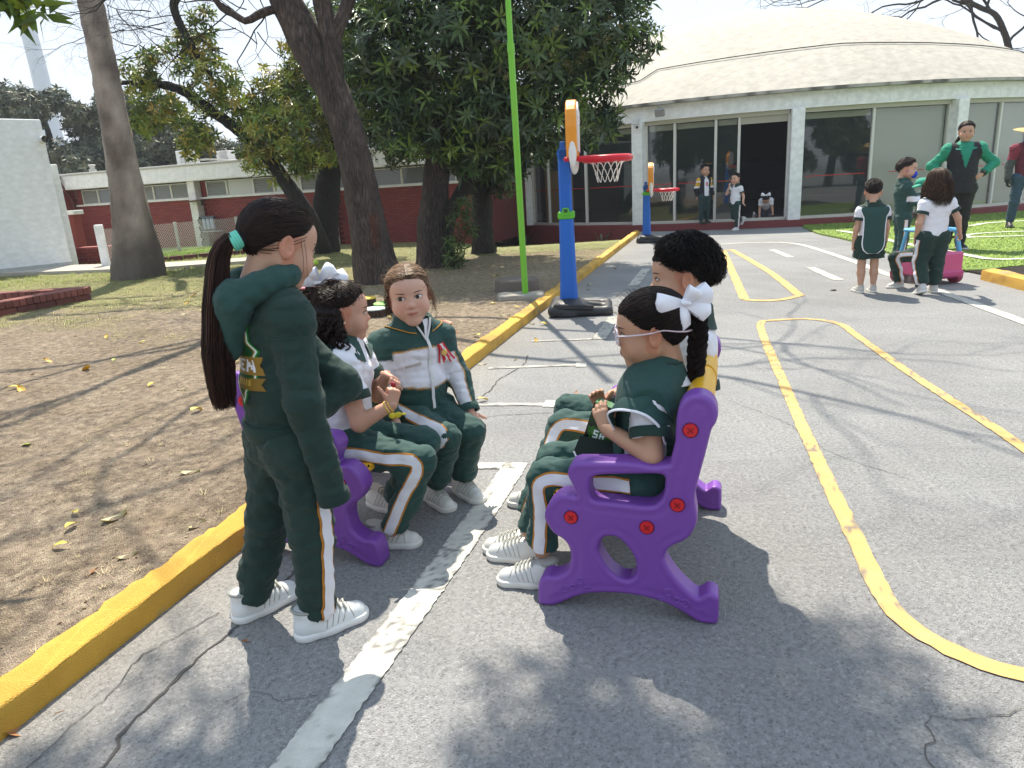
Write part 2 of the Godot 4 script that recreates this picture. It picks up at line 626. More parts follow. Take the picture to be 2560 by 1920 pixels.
func strip(pts: PackedVector3Array, w: float, y: float, col: Color, worn: float, m: StandardMaterial3D, called := "road_marking", ragged := 0.07) -> void:
	var mb := MB.new()
	var cells := 9
	var path := curve(Array(pts), 0.012 if pts[0].length() < 3.2 else (0.03 if pts[0].length() < 7.0 else 0.08))
	var road := lin(0.15, 0.148, 0.145)
	for k in path.size():
		var t := (path[mini(k + 1, path.size() - 1)] - path[maxi(k - 1, 0)]).normalized()
		var s := Vector3(-t.z, 0, t.x)
		for j in cells + 1:
			var u := (float(j) / cells - 0.5) * w
			if j == 0 or j == cells: u += ragged * 0.10 * noise.get_noise_2d(path[k].x * 3000.0 + j * 50.0, path[k].z * 3000.0)
			var p := path[k] + s * u + Vector3(0, y, 0)
			var q := 0.5 + 0.55 * noise.get_noise_2d(p.x * 420.0, p.z * 420.0) + 0.7 * noise.get_noise_2d(p.x * 2600.0, p.z * 2600.0)
			if j == 0 or j == cells: q -= 0.25
			var cc := col * (1.0 + 0.16 * noise.get_noise_2d(p.x * 200.0 + 70.0, p.z * 200.0))
			mb.put(p, Vector3.UP, cc.lerp(road, 0.85 * smoothstep(worn - 0.25, worn - 0.55, q)))
	for k in path.size() - 1:
		for j in cells:
			var i := k * (cells + 1) + j
			mb.tri(i, i + 1, i + cells + 2); mb.tri(i, i + cells + 2, i + cells + 1)
	struct(called, mb, m)

func flat(a: Array) -> PackedVector3Array:      # x, z pairs
	var out := PackedVector3Array()
	for i in range(0, a.size(), 2): out.append(Vector3(a[i], 0, a[i + 1]))
	return out

func crack(a: Array, w: float, sd: int) -> void:
	var mb := MB.new()
	var r := RandomNumberGenerator.new(); r.seed = sd
	var path := curve(Array(flat(a)), 0.02)
	var jit := PackedVector3Array()
	for p in path: jit.append(p + Vector3(r.randf_range(-1, 1), 0, r.randf_range(-1, 1)) * 0.006)
	for k in jit.size() - 1:
		var t := (jit[k + 1] - jit[k]).normalized()
		var s := Vector3(-t.z, 0, t.x) * w * 0.7 * (0.3 + 0.9 * absf(noise.get_noise_2d(jit[k].x * 700.0, jit[k].z * 700.0))) * 0.5
		var s2 := Vector3(-t.z, 0, t.x) * w * 0.7 * (0.3 + 0.9 * absf(noise.get_noise_2d(jit[k + 1].x * 700.0, jit[k + 1].z * 700.0))) * 0.5
		var u := Vector3(0, 0.003, 0)
		mb.quad(jit[k] - s + u, jit[k] + s + u, jit[k + 1] + s2 + u, jit[k + 1] - s2 + u, lin(0.075, 0.07, 0.065))
	for i in range(0, mb.n.size()): mb.n[i] = Vector3.UP
	struct("asphalt_crack", mb, mat("crack", CW, 0.95))

func kerb(called: String, at: Vector3, dir: Vector3, out: Vector3, from: float, to: float, hgt: float, wid: float, label: String) -> void:
	var mb := MB.new()
	var rows := []
	var prof := [[0.0, -0.02], [0.0, 0.02], [0.003, hgt * 0.55], [0.005, hgt * 0.90], [0.008, hgt * 0.96], [0.016, hgt], [0.022, hgt * 0.985], [wid * 0.4, hgt * 1.05], [wid * 0.7, hgt * 1.06], [wid * 0.93, hgt], [wid, hgt * 0.8], [wid + 0.004, 0.0]]
	var m := int((to - from) / 0.035)
	var nz := FastNoiseLite.new(); nz.seed = 9; nz.frequency = 1.0; nz.fractal_octaves = 3
	for k in m + 1:
		var t := lerpf(from, to, float(k) / m)
		var row := PackedVector3Array()
		for j in prof.size():
			var q: Array = prof[j]
			var e := nz.get_noise_2d(t * 3.0, j * 0.7) * 0.005 + nz.get_noise_2d(t * 22.0, j * 3.1) * 0.0028 + nz.get_noise_2d(t * 70.0, j * 7.0) * 0.0016
			if j == 9 or j == 10: e *= 2.2
			row.append(at + dir * t + out * (q[0] + e) + Vector3(0, q[1] + e * (0.0 if j < 2 else 0.8), 0))
		rows.append(row)
	mb.sheet(rows)
	for i in mb.v.size():
		var p := mb.v[i]
		var q := noise.get_noise_3d(p.x * 300.0, p.y * 900.0, p.z * 300.0)
		var c := lin(0.66, 0.375, 0.045) * (1.0 + 0.22 * noise.get_noise_2d(p.x * 90.0, p.z * 90.0) + 0.2 * q)
		c = c.lerp(lin(0.36, 0.20, 0.04), 0.6 * smoothstep(0.10, 0.42, noise.get_noise_3d(p.x * 160.0 + 50.0, p.y * 500.0, p.z * 160.0)))
		if q > 0.52: c = lin(0.30, 0.27, 0.22)
		mb.c[i] = c
	if mb.n[5].y < 0.0:
		for i in mb.n.size(): mb.n[i] = -mb.n[i]
		for i in range(0, mb.ix.size(), 3):
			var sw := mb.ix[i + 1]; mb.ix[i + 1] = mb.ix[i + 2]; mb.ix[i + 2] = sw
	solo(called, mb, mat("kerbpaint", CW, 0.62, "fine", 0.5, Vector3.ONE * 7.0), label, "kerb")

func build_ground() -> void:
	var mb := MB.new()
	var xs := pf([-260, -120, -60, -30, -14])
	var zs := pf([-260, -120, -60, -34, -24])
	for i in 121: xs.append(-6.0 + i * 0.15)
	for i in 111: zs.append(-18.5 + i * 0.18)
	for q in [20, 40, 80, 160, 260]: xs.append(q); 
	for q in [6, 20, 60, 160]: zs.append(q)
	var rows := []
	for z in zs:
		var row := PackedVector3Array()
		for x in xs: row.append(Vector3(x, -0.55 if (Vector3(x, 0, z) - K0).dot(KL) > 0.27 else 0.0, z))
		rows.append(row)
	mb.sheet(rows, CW, true)
	for i in mb.v.size():
		var p := mb.v[i]
		mb.n[i] = Vector3.UP
		var q := noise.get_noise_2d(p.x * 45.0, p.z * 45.0)
		var r := noise.get_noise_2d(p.x * 210.0 + 30.0, p.z * 210.0)
		var k := 0.46 * (1.0 + 0.20 * q + 0.15 * r)
		var c := lin(k, k * 0.995, k * 0.985)
		var e := (p - K0).dot(-KL) + 0.05 * r
		c = c.lerp(lin(0.50, 0.475, 0.44) * (1.0 + 0.2 * q), 0.8 * smoothstep(0.30, 0.22, e))
		var w := noise.get_noise_2d(p.x * 25.0 + p.z * 60.0, p.z * 160.0 - p.x * 70.0)
		c = c.lerp(lin(0.55, 0.54, 0.52), 0.4 * smoothstep(0.22, 0.5, w))
		mb.c[i] = c
	struct("asphalt_ground", mb, mat("asphalt", CW, 0.88, "grit", 0.4, Vector3.ONE * 2.3, "asphalt"))
	mb = MB.new()
	rows = []
	var ss := PackedFloat32Array()
	var s := 0.115
	while s < 40.0:
		ss.append(s); s += 0.05 + s * 0.025
	var t := -4.0
	while t < 24.0:
		var row := PackedVector3Array()
		for q in ss:
			var p := K0 + KD * t + KL * q
			p.y = lawn_y(p.x, p.z) + 0.012 * noise.get_noise_2d(p.x * 120.0, p.z * 120.0) + 0.006 * noise.get_noise_2d(p.x * 600.0, p.z * 600.0)
			row.append(p)
		rows.append(row)
		t += 0.06 + maxf(0.0, t) * 0.012
	mb.sheet(rows, CW, true)
	for i in mb.v.size():
		if mb.n[i].y < 0.0: mb.n[i] = -mb.n[i]
		mb.c[i] = lawn_col(mb.v[i].x, mb.v[i].z)
	struct("lawn", mb, mat("soil", CW, 0.95, "soilbump", 1.6, Vector3.ONE * 1.1, "soil"))
	kerb("yellow_kerb", K0, KD, KL, -3.0, 14.8, 0.078, 0.115, "long yellow painted concrete kerb between the bare lawn and the asphalt")
	kerb("yellow_kerb", V(4.72, 0, -7.02), V(-0.13, 0, 0.99).normalized(), V(0.99, 0, 0.13).normalized(), 0.0, 3.2, 0.10, 0.17, "short bright yellow kerb end beside the artificial turf")
	var white := mat("whitepaint", CW, 0.8, "grit", 0.14, Vector3.ONE * 2.3, "mottle")
	var wc := lin(0.66, 0.64, 0.57)
	strip(flat([-0.72, -0.6, -0.51, -1.25, -0.17, -2.32, 0.0, -2.9]), 0.105, 0.004, wc, 0.62, white)
	strip(flat([-0.24, -2.90, -0.02, -2.87]), 0.07, 0.004, wc, 0.62, white)
	strip(flat([-0.2, -3.80, 0.17, -3.73]), 0.05, 0.004, wc * 0.8, 0.68, white)
	strip(flat([0.17, -3.74, 0.26, -3.72]), 0.12, 0.004, wc * 0.8, 0.6, white)
	strip(flat([-0.15, -4.61, 0.43, -4.56]), 0.05, 0.004, wc * 0.65, 0.72, white)
	strip(flat([0.43, -4.56, 0.50, -4.55]), 0.12, 0.004, wc * 0.7, 0.66, white)
	strip(flat([0.17, -5.38, 0.65, -5.33]), 0.05, 0.004, wc * 0.6, 0.74, white)
	strip(flat([0.68, -5.30, 0.94, -6.2]), 0.11, 0.004, wc * 0.62, 0.68, white)
	strip(flat([1.43, -8.0, 1.88, -9.5]), 0.12, 0.004, wc * 0.75, 0.62, white)
	strip(flat([3.43, -12.22, 4.19, -12.2, 4.6, -11.9, 4.7, -11.18, 4.4, -9.02, 4.14, -7.55, 4.0, -6.5, 3.74, -5.02, 3.4, -3.2]), 0.10, 0.004, wc * 0.85, 0.5, white)
	strip(flat([4.07, -10.89, 3.92, -9.79]), 0.11, 0.004, wc * 0.8, 0.55, white)
	strip(flat([3.71, -8.65, 3.54, -7.52]), 0.11, 0.004, wc * 0.8, 0.55, white)
	var yc := lin(0.66, 0.42, 0.15)
	strip(flat([2.1, -5.63, 1.96, -5.42, 1.55, -3.9, 1.22, -2.62, 1.08, -2.05, 1.0, -1.7, 1.03, -1.53, 1.15, -1.4, 1.4, -1.36, 1.7, -1.5, 1.9, -1.9, 2.1, -2.72, 2.28, -3.87, 2.46, -4.87, 2.54, -5.35, 2.4, -5.6, 2.1, -5.63]), 0.058, 0.004, yc, 0.6, white)
	strip(flat([3.41, -11.15, 2.66, -8.26, 2.26, -6.7]), 0.09, 0.004, yc, 0.42, white)
	strip(flat([2.24, -6.66, 2.36, -6.56, 2.55, -6.54, 2.82, -6.74]), 0.08, 0.0045, yc, 0.5, white)
	strip(flat([2.80, -6.75, 3.16, -8.55, 3.56, -11.2]), 0.09, 0.004, yc, 0.42, white)
	strip(flat([3.38, -11.2, 3.60, -11.24]), 0.09, 0.0045, yc, 0.42, white)
	crack([-0.99, -1.0, -0.94, -1.28, -0.95, -1.39, -0.92, -1.5, -0.89, -1.62, -0.86, -1.7, -0.82, -1.8, -0.78, -1.95, -0.7, -2.2], 0.022, 1)
	crack([-1.2, -1.1, -1.11, -1.29, -1.09, -1.42, -1.05, -1.52, -1.05, -1.65, -1.01, -1.72, -0.98, -1.76, -0.91, -1.86], 0.007, 2)
	crack([1.2, -1.33, 1.08, -1.29, 0.96, -1.27, 0.86, -1.28, 0.84, -1.22, 0.8, -1.19, 0.79, -1.1], 0.006, 3)
	crack([0.12, -4.91, 0.09, -4.67, -0.03, -4.41, -0.09, -4.29, -0.13, -4.08, -0.22, -3.87], 0.02, 4)
	crack([-0.19, -3.54, -0.09, -3.58, 0.07, -3.58, 0.2, -3.57], 0.012, 5)
	crack([-0.75, -1.47, -0.68, -1.5, -0.6, -1.46, -0.52, -1.47], 0.006, 6)
	crack([1.15, -3.6, 1.3, -3.2, 1.34, -2.8, 1.5, -2.5], 0.006, 7)
	mb = MB.new()
	var edge := curve(Array(flat([6.35, -15.35, 6.05, -14.4, 5.71, -13.08, 5.53, -11.46, 5.12, -9.44, 4.86, -7.9, 4.90, -7.55, 5.15, -7.50, 5.62, -7.62, 7.0, -7.3, 10.0, -6.6])), 0.12)
	rows = []
	for e2 in edge:
		var row := PackedVector3Array()
		row.append(V(e2.x, 0.0, e2.z)); row.append(V(e2.x, 0.03, e2.z))
		for j in 30:
			var u := (j + 1) / 30.0
			var far := V(15.0, 0.03, lerpf(-14.0, e2.z, 0.35) - 0.8)
			var p := V(e2.x, 0.03, e2.z).lerp(far, u * u)
			p.y = 0.032 + 0.004 * noise.get_noise_2d(p.x * 200.0, p.z * 200.0)
			row.append(p)
		rows.append(row)
	mb.sheet(rows)
	for i in mb.v.size():
		if mb.n[i].y < 0.0: mb.n[i] = -mb.n[i]
		var q := noise.get_noise_2d(mb.v[i].x * 150.0, mb.v[i].z * 150.0)
		mb.c[i] = lin(0.23, 0.34, 0.06) * (1.0 + 0.2 * q)
	struct("artificial_turf", mb, mat("turf", CW, 0.8, "fine", 1.2, Vector3.ONE * 5.0))
	var tw := lin(0.75, 0.78, 0.68)
	var tp := mat("turfpaint", CW, 0.9, "fine", 0.8, Vector3.ONE * 5.0)
	strip(flat([6.07, -13.11, 6.09, -12.75, 5.83, -10.66, 5.74, -9.9, 5.66, -9.04, 5.60, -8.48, 5.60, -8.2, 5.88, -8.04, 7.2, -7.9]), 0.11, 0.043, tw, 0.5, tp, "turf_line")
	strip(flat([6.2, -10.95, 6.73, -10.77, 7.57, -10.42, 9.0, -10.0]), 0.10, 0.043, tw, 0.5, tp, "turf_line")
	strip(flat([6.9, -10.55, 7.02, -10.9, 7.3, -11.1, 7.7, -11.12, 8.2, -11.0, 9.0, -10.8]), 0.10, 0.0435, tw, 0.5, tp, "turf_line")
	strip(flat([7.6, -12.6, 8.18, -12.55, 8.61, -12.84, 9.3, -12.85, 10.5, -12.7]), 0.12, 0.043, tw, 0.5, tp, "turf_line")
	mb = MB.new()
	mb.prism(PackedVector2Array([V2(4.92, 7.52), V2(5.6, 7.66), V2(9.0, 6.9), V2(9.0, 3.5), V2(5.1, 3.6), V2(4.9, 6.9)]), V(0, 0.022, 0), Vector3.RIGHT, V(0, 0, -1), 0.1, lin(0.10, 0.07, 0.05))
	struct("soil_bed", mb, mat("bedsoil", CW, 0.95, "soilbump", 2.0, Vector3.ONE * 1.5, "soil"))
	var bl := MB.new()
	for k in 5:
		var a := k * 1.3
		var d := V(cos(a), 0, sin(a))
		var lean := V(cos(a * 2.1), 0, sin(a * 2.1)) * 0.012
		var b0 := d * 0.008
		var i := bl.put(b0 - d.cross(Vector3.UP) * 0.003, Vector3.UP, CW)
		bl.put(b0 + d.cross(Vector3.UP) * 0.003, Vector3.UP, CW); bl.put(b0 + lean + V(0, 0.03, 0), Vector3.UP, CW)
		bl.tri(i, i + 1, i + 2)
	var where := []
	var cols := PackedColorArray()
	for k in 60000:
		var z := -15.2 + 8.0 * rng.randf()
		var x := rng.randf_range(4.8, 11.5)
		var ex := lerpf(4.88, 5.88, clampf((-7.7 - z) / 6.5, 0.0, 1.0) ** 0.8) + 0.5 * maxf(0.0, -14.2 - z)
		if x < ex or (z > -7.6 and x < 5.7): continue
		where.append(Transform3D(Basis(Vector3.UP, rng.randf() * TAU).scaled(Vector3.ONE * rng.randf_range(0.35, 0.75)), V(x, 0.03, z)))
		cols.append(lin(0.27, 0.40, 0.06) * rng.randf_range(0.7, 1.25))
	var turf := get_node("artificial_turf")
	scatter("turf_blades", bl.mesh(mat("blade", CW, 0.7)), where, cols, turf)
	where = []; cols = PackedColorArray()
	var tuft := MB.new()
	for k in 7:
		var a := k * 0.9
		var d := V(cos(a), 0, sin(a))
		var b0 := d * (0.004 + 0.012 * fmod(k * 0.37, 1.0))
		var sd := d.cross(Vector3.UP) * 0.0022
		var tip := b0 + d * (0.02 + 0.012 * fmod(k * 0.61, 1.0)) + V(0, 0.022 + 0.014 * fmod(k * 0.43, 1.0), 0)
		var i := tuft.put(b0 - sd, Vector3.UP, CW)
		tuft.put(b0 + sd, Vector3.UP, CW); tuft.put(tip, Vector3.UP, CW)
		tuft.tri(i, i + 1, i + 2)
	for k in 90000:
		var t2 := -0.5 + 18.5 * pow(rng.randf(), 0.75)
		var sx := 0.13 + 14.0 * pow(rng.randf(), 1.4)
		var p := K0 + KD * t2 + KL * sx
		if p.z < -15.5 and p.x < -1.0: continue
		var q := noise.get_noise_2d(p.x * 60.0, p.z * 60.0)
		var g := smoothstep(-5.0, -10.0, p.z + q * 2.5)
		g = maxf(g, smoothstep(-4.0, -6.0, p.x + q) * smoothstep(-4.0, -8.0, p.z))
		if p.x > -2.6 and p.z > -12.0: g *= 0.25
		var near := p.z > -5.0
		if rng.randf() > 0.04 + 0.96 * g: continue
		p.y = lawn_y(p.x, p.z) - 0.002
		var sc := rng.randf_range(0.4, 0.9) if g < 0.4 else rng.randf_range(0.7, 1.5)
		where.append(Transform3D(Basis(Vector3.UP, rng.randf() * TAU).scaled(Vector3(sc, sc * rng.randf_range(0.4, 1.0), sc)), p))
		var straw := lin(0.42, 0.33, 0.17)
		var green := lin(0.22, 0.27, 0.065)
		cols.append(straw.lerp(green, clampf(g * 0.75 + rng.randf_range(-0.35, 0.25), 0.0, 1.0)) * rng.randf_range(0.75, 1.2))
	scatter("dry_grass", tuft.mesh(mat("blade")), where, cols, self)
	tag(get_node("dry_grass"), "sparse dry grass blades scattered over the bare lawn", "grass")
	where = []; cols = PackedColorArray()
	var cr := MB.new()
	cr.box(Vector3.ZERO, V(0.012, 0.004, 0.003))
	for k in 3600:
		var t2 := -0.3 + 6.5 * pow(rng.randf(), 1.3)
		var sx := 0.12 + 5.0 * pow(rng.randf(), 1.2)
		var p := K0 + KD * t2 + KL * sx
		p.y = lawn_y(p.x, p.z) + 0.003
		where.append(Transform3D(Basis.from_euler(V(rng.randf_range(-0.4, 0.4), rng.randf() * TAU, rng.randf_range(-0.4, 0.4))).scaled(Vector3.ONE * rng.randf_range(0.3, 0.9)), p))
		cols.append([lin(0.5, 0.42, 0.28), lin(0.16, 0.10, 0.06), lin(0.36, 0.25, 0.15)][rng.randi() % 3] * rng.randf_range(0.7, 1.2))
	scatter("soil_crumbs", cr.mesh(mat("blade")), where, cols, self)
	tag(get_node("soil_crumbs"), "small crumbs of soil and straw on the bare ground by the kerb", "soil")
	mb = MB.new()
	mb.prism(PackedVector2Array([V2(-12, 13.9), V2(-9.58, 13.66), V2(-7.1, 13.06), V2(-6.1, 12.86), V2(-5.2, 13.05), V2(-4.2, 13.3), V2(-4.2, 14.1), V2(-5.6, 13.9), V2(-6.66, 13.95), V2(-8.8, 14.76), V2(-12, 14.9)]), V(0, 0.125, 0), Vector3.RIGHT, V(0, 0, -1), 0.12, lin(0.46, 0.42, 0.36))
	struct("concrete_path", mb, mat("concrete", CW, 0.9, "soft", 0.6, Vector3.ONE * 2.0, "mottle"))

static func V2(x: float, y: float) -> Vector2:
	return Vector2(x, y)

const DC := Vector3(7.8, 0, -23.44)
func ringp(deg: float, r: float, y := 0.0) -> Vector3:
	return DC + Vector3(sin(deg_to_rad(deg)) * r, y, cos(deg_to_rad(deg)) * r)

func arc_wall(mb: MB, d0: float, d1: float, r0: float, r1: float, y0: float, y1: float, col := CW, steps := 0) -> void:
	var m := steps if steps else maxi(1, int(absf(d1 - d0) / 2.5))
	var sec := [[r1, y0], [r1, y1], [r0, y1], [r0, y0]]
	for q in 4:
		var rows := []
		for s in 2:
			var row := PackedVector3Array()
			for k in m + 1: row.append(ringp(lerpf(d0, d1, float(k) / m), sec[(q + s) % 4][0], sec[(q + s) % 4][1]))
			rows.append(row)
		mb.sheet(rows, col)
		var i0 := mb.v.size() - 2 * (m + 1)
		var want: Vector3 = [ringp((d0 + d1) / 2, 1.0) - DC, Vector3.UP, DC - ringp((d0 + d1) / 2, 1.0), Vector3.DOWN][q]
		if mb.n[i0].dot(want) < 0.0:
			for i in range(i0, mb.v.size()): mb.n[i] = -mb.n[i]
			for i in range(mb.ix.size() - m * 6, mb.ix.size(), 3):
				var sw := mb.ix[i + 1]; mb.ix[i + 1] = mb.ix[i + 2]; mb.ix[i + 2] = sw
	for e in [d0, d1]:
		mb.quad(ringp(e, r0, y0), ringp(e, r1, y0), ringp(e, r1, y1), ringp(e, r0, y1), col, e == d0)

func build_dome() -> void:
	var o := thing("domed_hall", "round white hall with a wide weathered concrete dome and glass walls", "building", DC)
	var white := mat("whitewash", CW, 0.75, "soft", 0.12, Vector3.ONE * 1.2, "mottle")
	var wc := lin(0.90, 0.91, 0.89)
	var cols := [-103.0, -81.2, -58.8, -34.2, -11.6, 11.3, 34.0, 56.0]
	var mb := MB.new()
	var rows := []
	for j in 41:
		var f := j / 40.0
		var r := 8.470 * f
		var row := PackedVector3Array()
		for i in 121:
			var p := ringp(i * 3.0, r, 0.0)
			p.y = 2.70 + 2.94 * (1.0 - pow(f, 1.83)) + 0.02 * noise.get_noise_2d(p.x * 40.0, p.z * 40.0) * (1.0 - f * 0.5)
			row.append(p)
		rows.append(row)
	mb.sheet(rows)
	for i in mb.v.size():
		var p := mb.v[i]
		if mb.n[i].y < 0.0: mb.n[i] = -mb.n[i]
		if not mb.n[i].is_normalized(): mb.n[i] = Vector3.UP
		var q := noise.get_noise_3d(p.x * 30.0, p.y * 30.0, p.z * 30.0)
		var s := noise.get_noise_3d(p.x * 60.0 + 9.0, p.y * 90.0, p.z * 60.0)
		mb.c[i] = (lin(0.47, 0.435, 0.37) * (1.0 + 0.12 * q)).lerp(lin(0.40, 0.37, 0.31), 0.5 * smoothstep(0.25, 0.6, s))
	part("roof", mb, mat("domeskin", CW, 0.9, "soft", 2.2, Vector3.ONE * 0.7, "mottle"), o)
	mb = MB.new()
	arc_wall(mb, -115, 70, 8.150, 8.510, 2.650, 2.708, CW, 300)
	for i in mb.v.size():
		var p := mb.v[i]
		mb.c[i] = lin(0.45, 0.43, 0.38).lerp(lin(0.13, 0.12, 0.10), smoothstep(-0.1, 0.35, noise.get_noise_2d(p.x * 250.0, p.z * 250.0)))
	part("drip_edge", mb, white, o)
	mb = MB.new()
	arc_wall(mb, -115, 70, 8.050, 8.350, 2.34, 2.648, wc)
	part("ring_beam", mb, white, o)
	mb = MB.new()
	arc_wall(mb, -115, 70, 7.0, 8.530, -0.5, 0.14, lin(0.20, 0.035, 0.032))
	part("plinth", mb, mat("redpaint", CW, 0.6, "soft", 0.3, Vector3.ONE * 4.0, "mottle"), o)
	for d in cols:
		mb = MB.new()
		mb.box(ringp(d, 8.270, 1.14), V(0.25, 2.4, 0.34), Basis(Vector3.UP, deg_to_rad(d)), wc, 0.012)
		part("column", mb, white, o)
	mb = MB.new()
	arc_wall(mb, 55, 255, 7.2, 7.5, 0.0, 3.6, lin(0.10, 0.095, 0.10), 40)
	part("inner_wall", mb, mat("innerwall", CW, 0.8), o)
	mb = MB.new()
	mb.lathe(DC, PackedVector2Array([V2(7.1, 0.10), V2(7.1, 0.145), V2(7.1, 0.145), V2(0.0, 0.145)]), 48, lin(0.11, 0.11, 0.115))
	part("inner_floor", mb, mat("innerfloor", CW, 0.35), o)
	mb = MB.new()
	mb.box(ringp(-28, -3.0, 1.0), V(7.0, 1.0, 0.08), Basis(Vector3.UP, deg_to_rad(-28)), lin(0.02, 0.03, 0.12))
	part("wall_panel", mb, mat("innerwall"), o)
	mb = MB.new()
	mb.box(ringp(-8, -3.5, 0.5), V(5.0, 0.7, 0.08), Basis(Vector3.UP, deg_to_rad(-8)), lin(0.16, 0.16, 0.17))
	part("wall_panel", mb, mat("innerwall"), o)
	var glass := StandardMaterial3D.new()
	glass.resource_name = "window_glass"
	glass.transparency = BaseMaterial3D.TRANSPARENCY_ALPHA
	glass.albedo_color = Color(0.30, 0.36, 0.34, 0.12)
	glass.roughness = 0.02
	glass.metallic_specular = 0.75
	mats.glass = glass
	var alu := mat("aluminium", lin(0.62, 0.61, 0.56), 0.45)
	var blind := mat("blindcloth", lin(0.40, 0.42, 0.33), 0.85, "weave", 0.05, Vector3.ONE * 20.0)
	var bays := [
		[-81.2, -58.8, [0.71], "bb"], [-58.8, -34.2, [0.20, 0.36, 0.59], "wwgg"], [-34.2, -11.6, [0.217, 0.51, 0.67], "gggo"],
		[-11.6, 11.3, [0.46], "gb"], [11.3, 34.0, [0.36, 0.7], "bbb"], [34.0, 56.0, [0.4], "bb"], [-103.0, -81.2, [0.5], "bb"],
	]
	for b in bays:
		var d0: float = b[0] + 0.95
		var d1: float = b[1] - 0.95
		var fr: Array = [0.0] + b[2] + [1.0]
		mb = MB.new()
		arc_wall(mb, d0, d1, 8.150, 8.250, 0.142, 0.20, lin(0.9, 0.9, 0.85), 8)
		part("window_sill", mb, alu, o)
		mb = MB.new()
		arc_wall(mb, d0, d1, 8.150, 8.250, 2.26, 2.338, lin(0.75, 0.74, 0.66), 8)
		part("window_head", mb, alu, o)
		for k in fr.size():
			var a := lerpf(d0, d1, fr[k])
			mb = MB.new()
			mb.box(ringp(a, 8.202, 1.23), V(0.055, 2.06, 0.07), Basis(Vector3.UP, deg_to_rad(a)), CW, 0.006)
			part("mullion", mb, alu, o)
			if k == fr.size() - 1: break
			var e := lerpf(d0, d1, fr[k + 1])
			var kind: String = b[3][k]
			if kind == "o":
				mb = MB.new()
				mb.box((ringp(a, 8.190) + ringp(e, 8.190)) * 0.5 + V(0, 2.19, 0), V(ringp(a, 8.190).distance_to(ringp(e, 8.190)) - 0.06, 0.14, 0.05), Basis(Vector3.UP, deg_to_rad((a + e) * 0.5)), lin(0.62, 0.60, 0.52))
				part("transom", mb, alu, o)
				continue
			var w := ringp(a, 8.190).distance_to(ringp(e, 8.190)) - 0.056
			var mid := (ringp(a, 8.190) + ringp(e, 8.190)) * 0.5
			var bas := Basis(Vector3.UP, deg_to_rad((a + e) * 0.5))
			mb = MB.new()
			mb.box(mid + V(0, 1.23, 0), V(w, 2.055, 0.006), bas)
			part("pane", mb, glass, o)
			if kind == "b":
				mb = MB.new()
				mb.box(mid + V(0, 1.22, 0) - bas.z * 0.06, V(w - 0.02, 2.06, 0.004), bas)
				part("roller_blind", mb, blind, o)
			else:
				mb = MB.new()
				mb.box(mid + V(0, 2.19, 0) - bas.z * 0.06, V(w - 0.02, 0.12, 0.05), bas, CW, 0.01)
				part("blind_roll", mb, blind, o)
			if kind != "o":
				mb = MB.new()
				mb.box(mid + V(0, 1.0, 0) + bas.z * 0.006, V(w * (0.5 if kind == "b" else 0.9), 0.016, 0.002), bas, lin(0.45, 0.02, 0.03))
				part("safety_stripe", mb, mat("stripe", CW, 0.5), o)
			if kind == "w":
				mb = MB.new()
				mb.box(mid + V(0, 0.82, 0) - bas.z * 0.35, V(w * 0.94, 1.3, 0.03), bas, lin(0.46, 0.30, 0.13))
				part("cupboard_door", mb, mat("cupboard", CW, 0.5, "mottle", 0.1, V(6, 1, 6)), o)
	mb = MB.new()
	var cab := PackedVector3Array()
	for i in 60:
		var d := lerpf(-52, 62, i / 59.0)
		var f := 0.80 + 0.06 * absf(d + 2.0) / 50.0 * (1.0 if d > -36 else 2.2)
		var p := ringp(d, 8.470 * minf(f, 0.985))
		p.y = 2.70 + 2.94 * (1.0 - pow(minf(f, 0.985), 1.83)) + 0.035
		cab.append(p)
	mb.tube(cab, radii(60, [0.012, 0.012]), 5, lin(0.06, 0.06, 0.07))
	solo("roof_cable", mb, mat("cablerubber", CW, 0.6), "thin black cable lying across the concrete dome", "cable")
	var cp := ringp(-34.2, 8.470, 2.30)
	var cam := thing("security_camera", "small white security camera on top of a white column", "camera", cp)
	var cb := Basis(Vector3.UP, deg_to_rad(-34.2))
	mb = MB.new(); mb.box(cp + V(0, 0.05, 0), V(0.13, 0.12, 0.08), cb, lin(0.7, 0.7, 0.68), 0.01); part("mount_box", mb, white, cam)
	mb = MB.new(); mb.tube(pv([cp + V(0, -0.05, 0.02), cp + V(0, -0.07, 0.12)]), pf([0.04, 0.04]), 12, lin(0.6, 0.6, 0.6)); part("camera_body", mb, white, cam)
	mb = MB.new(); mb.tube(pv([cp + V(0, -0.071, 0.121), cp + V(0, -0.072, 0.13)]), pf([0.028, 0.028]), 12, lin(0.02, 0.02, 0.02)); part("lens", mb, mat("blackgloss", CW, 0.15), cam)
	var lp := ringp(-30.5, 8.500, 2.54)
	var lamp := thing("flood_lamp", "dark unlit flood lamp fixed under the dome edge", "lamp", lp)
	mb = MB.new(); mb.box(lp + V(0, -0.06, 0.04), V(0.20, 0.15, 0.08), Basis(Vector3.UP, deg_to_rad(-30)) * Basis(Vector3.RIGHT, 0.35), lin(0.25, 0.25, 0.25), 0.01); part("housing", mb, mat("greymetal", CW, 0.5), lamp)
	mb = MB.new(); mb.bar(lp + V(0, 0.02, 0), lp + V(0, 0.16, 0), 0.012, 6, lin(0.3, 0.3, 0.3)); part("bracket", mb, mat("greymetal"), lamp)

const FA := Vector3(0.936, 0, 0.35)
const FN := Vector3(-0.35, 0, 0.936)
const FP := Vector3(-7.66, 0, -18.48)
func fac(t: float, y: float, out := 0.0) -> Vector3:
	return FP + FA * t + FN * out + Vector3(0, y, 0)

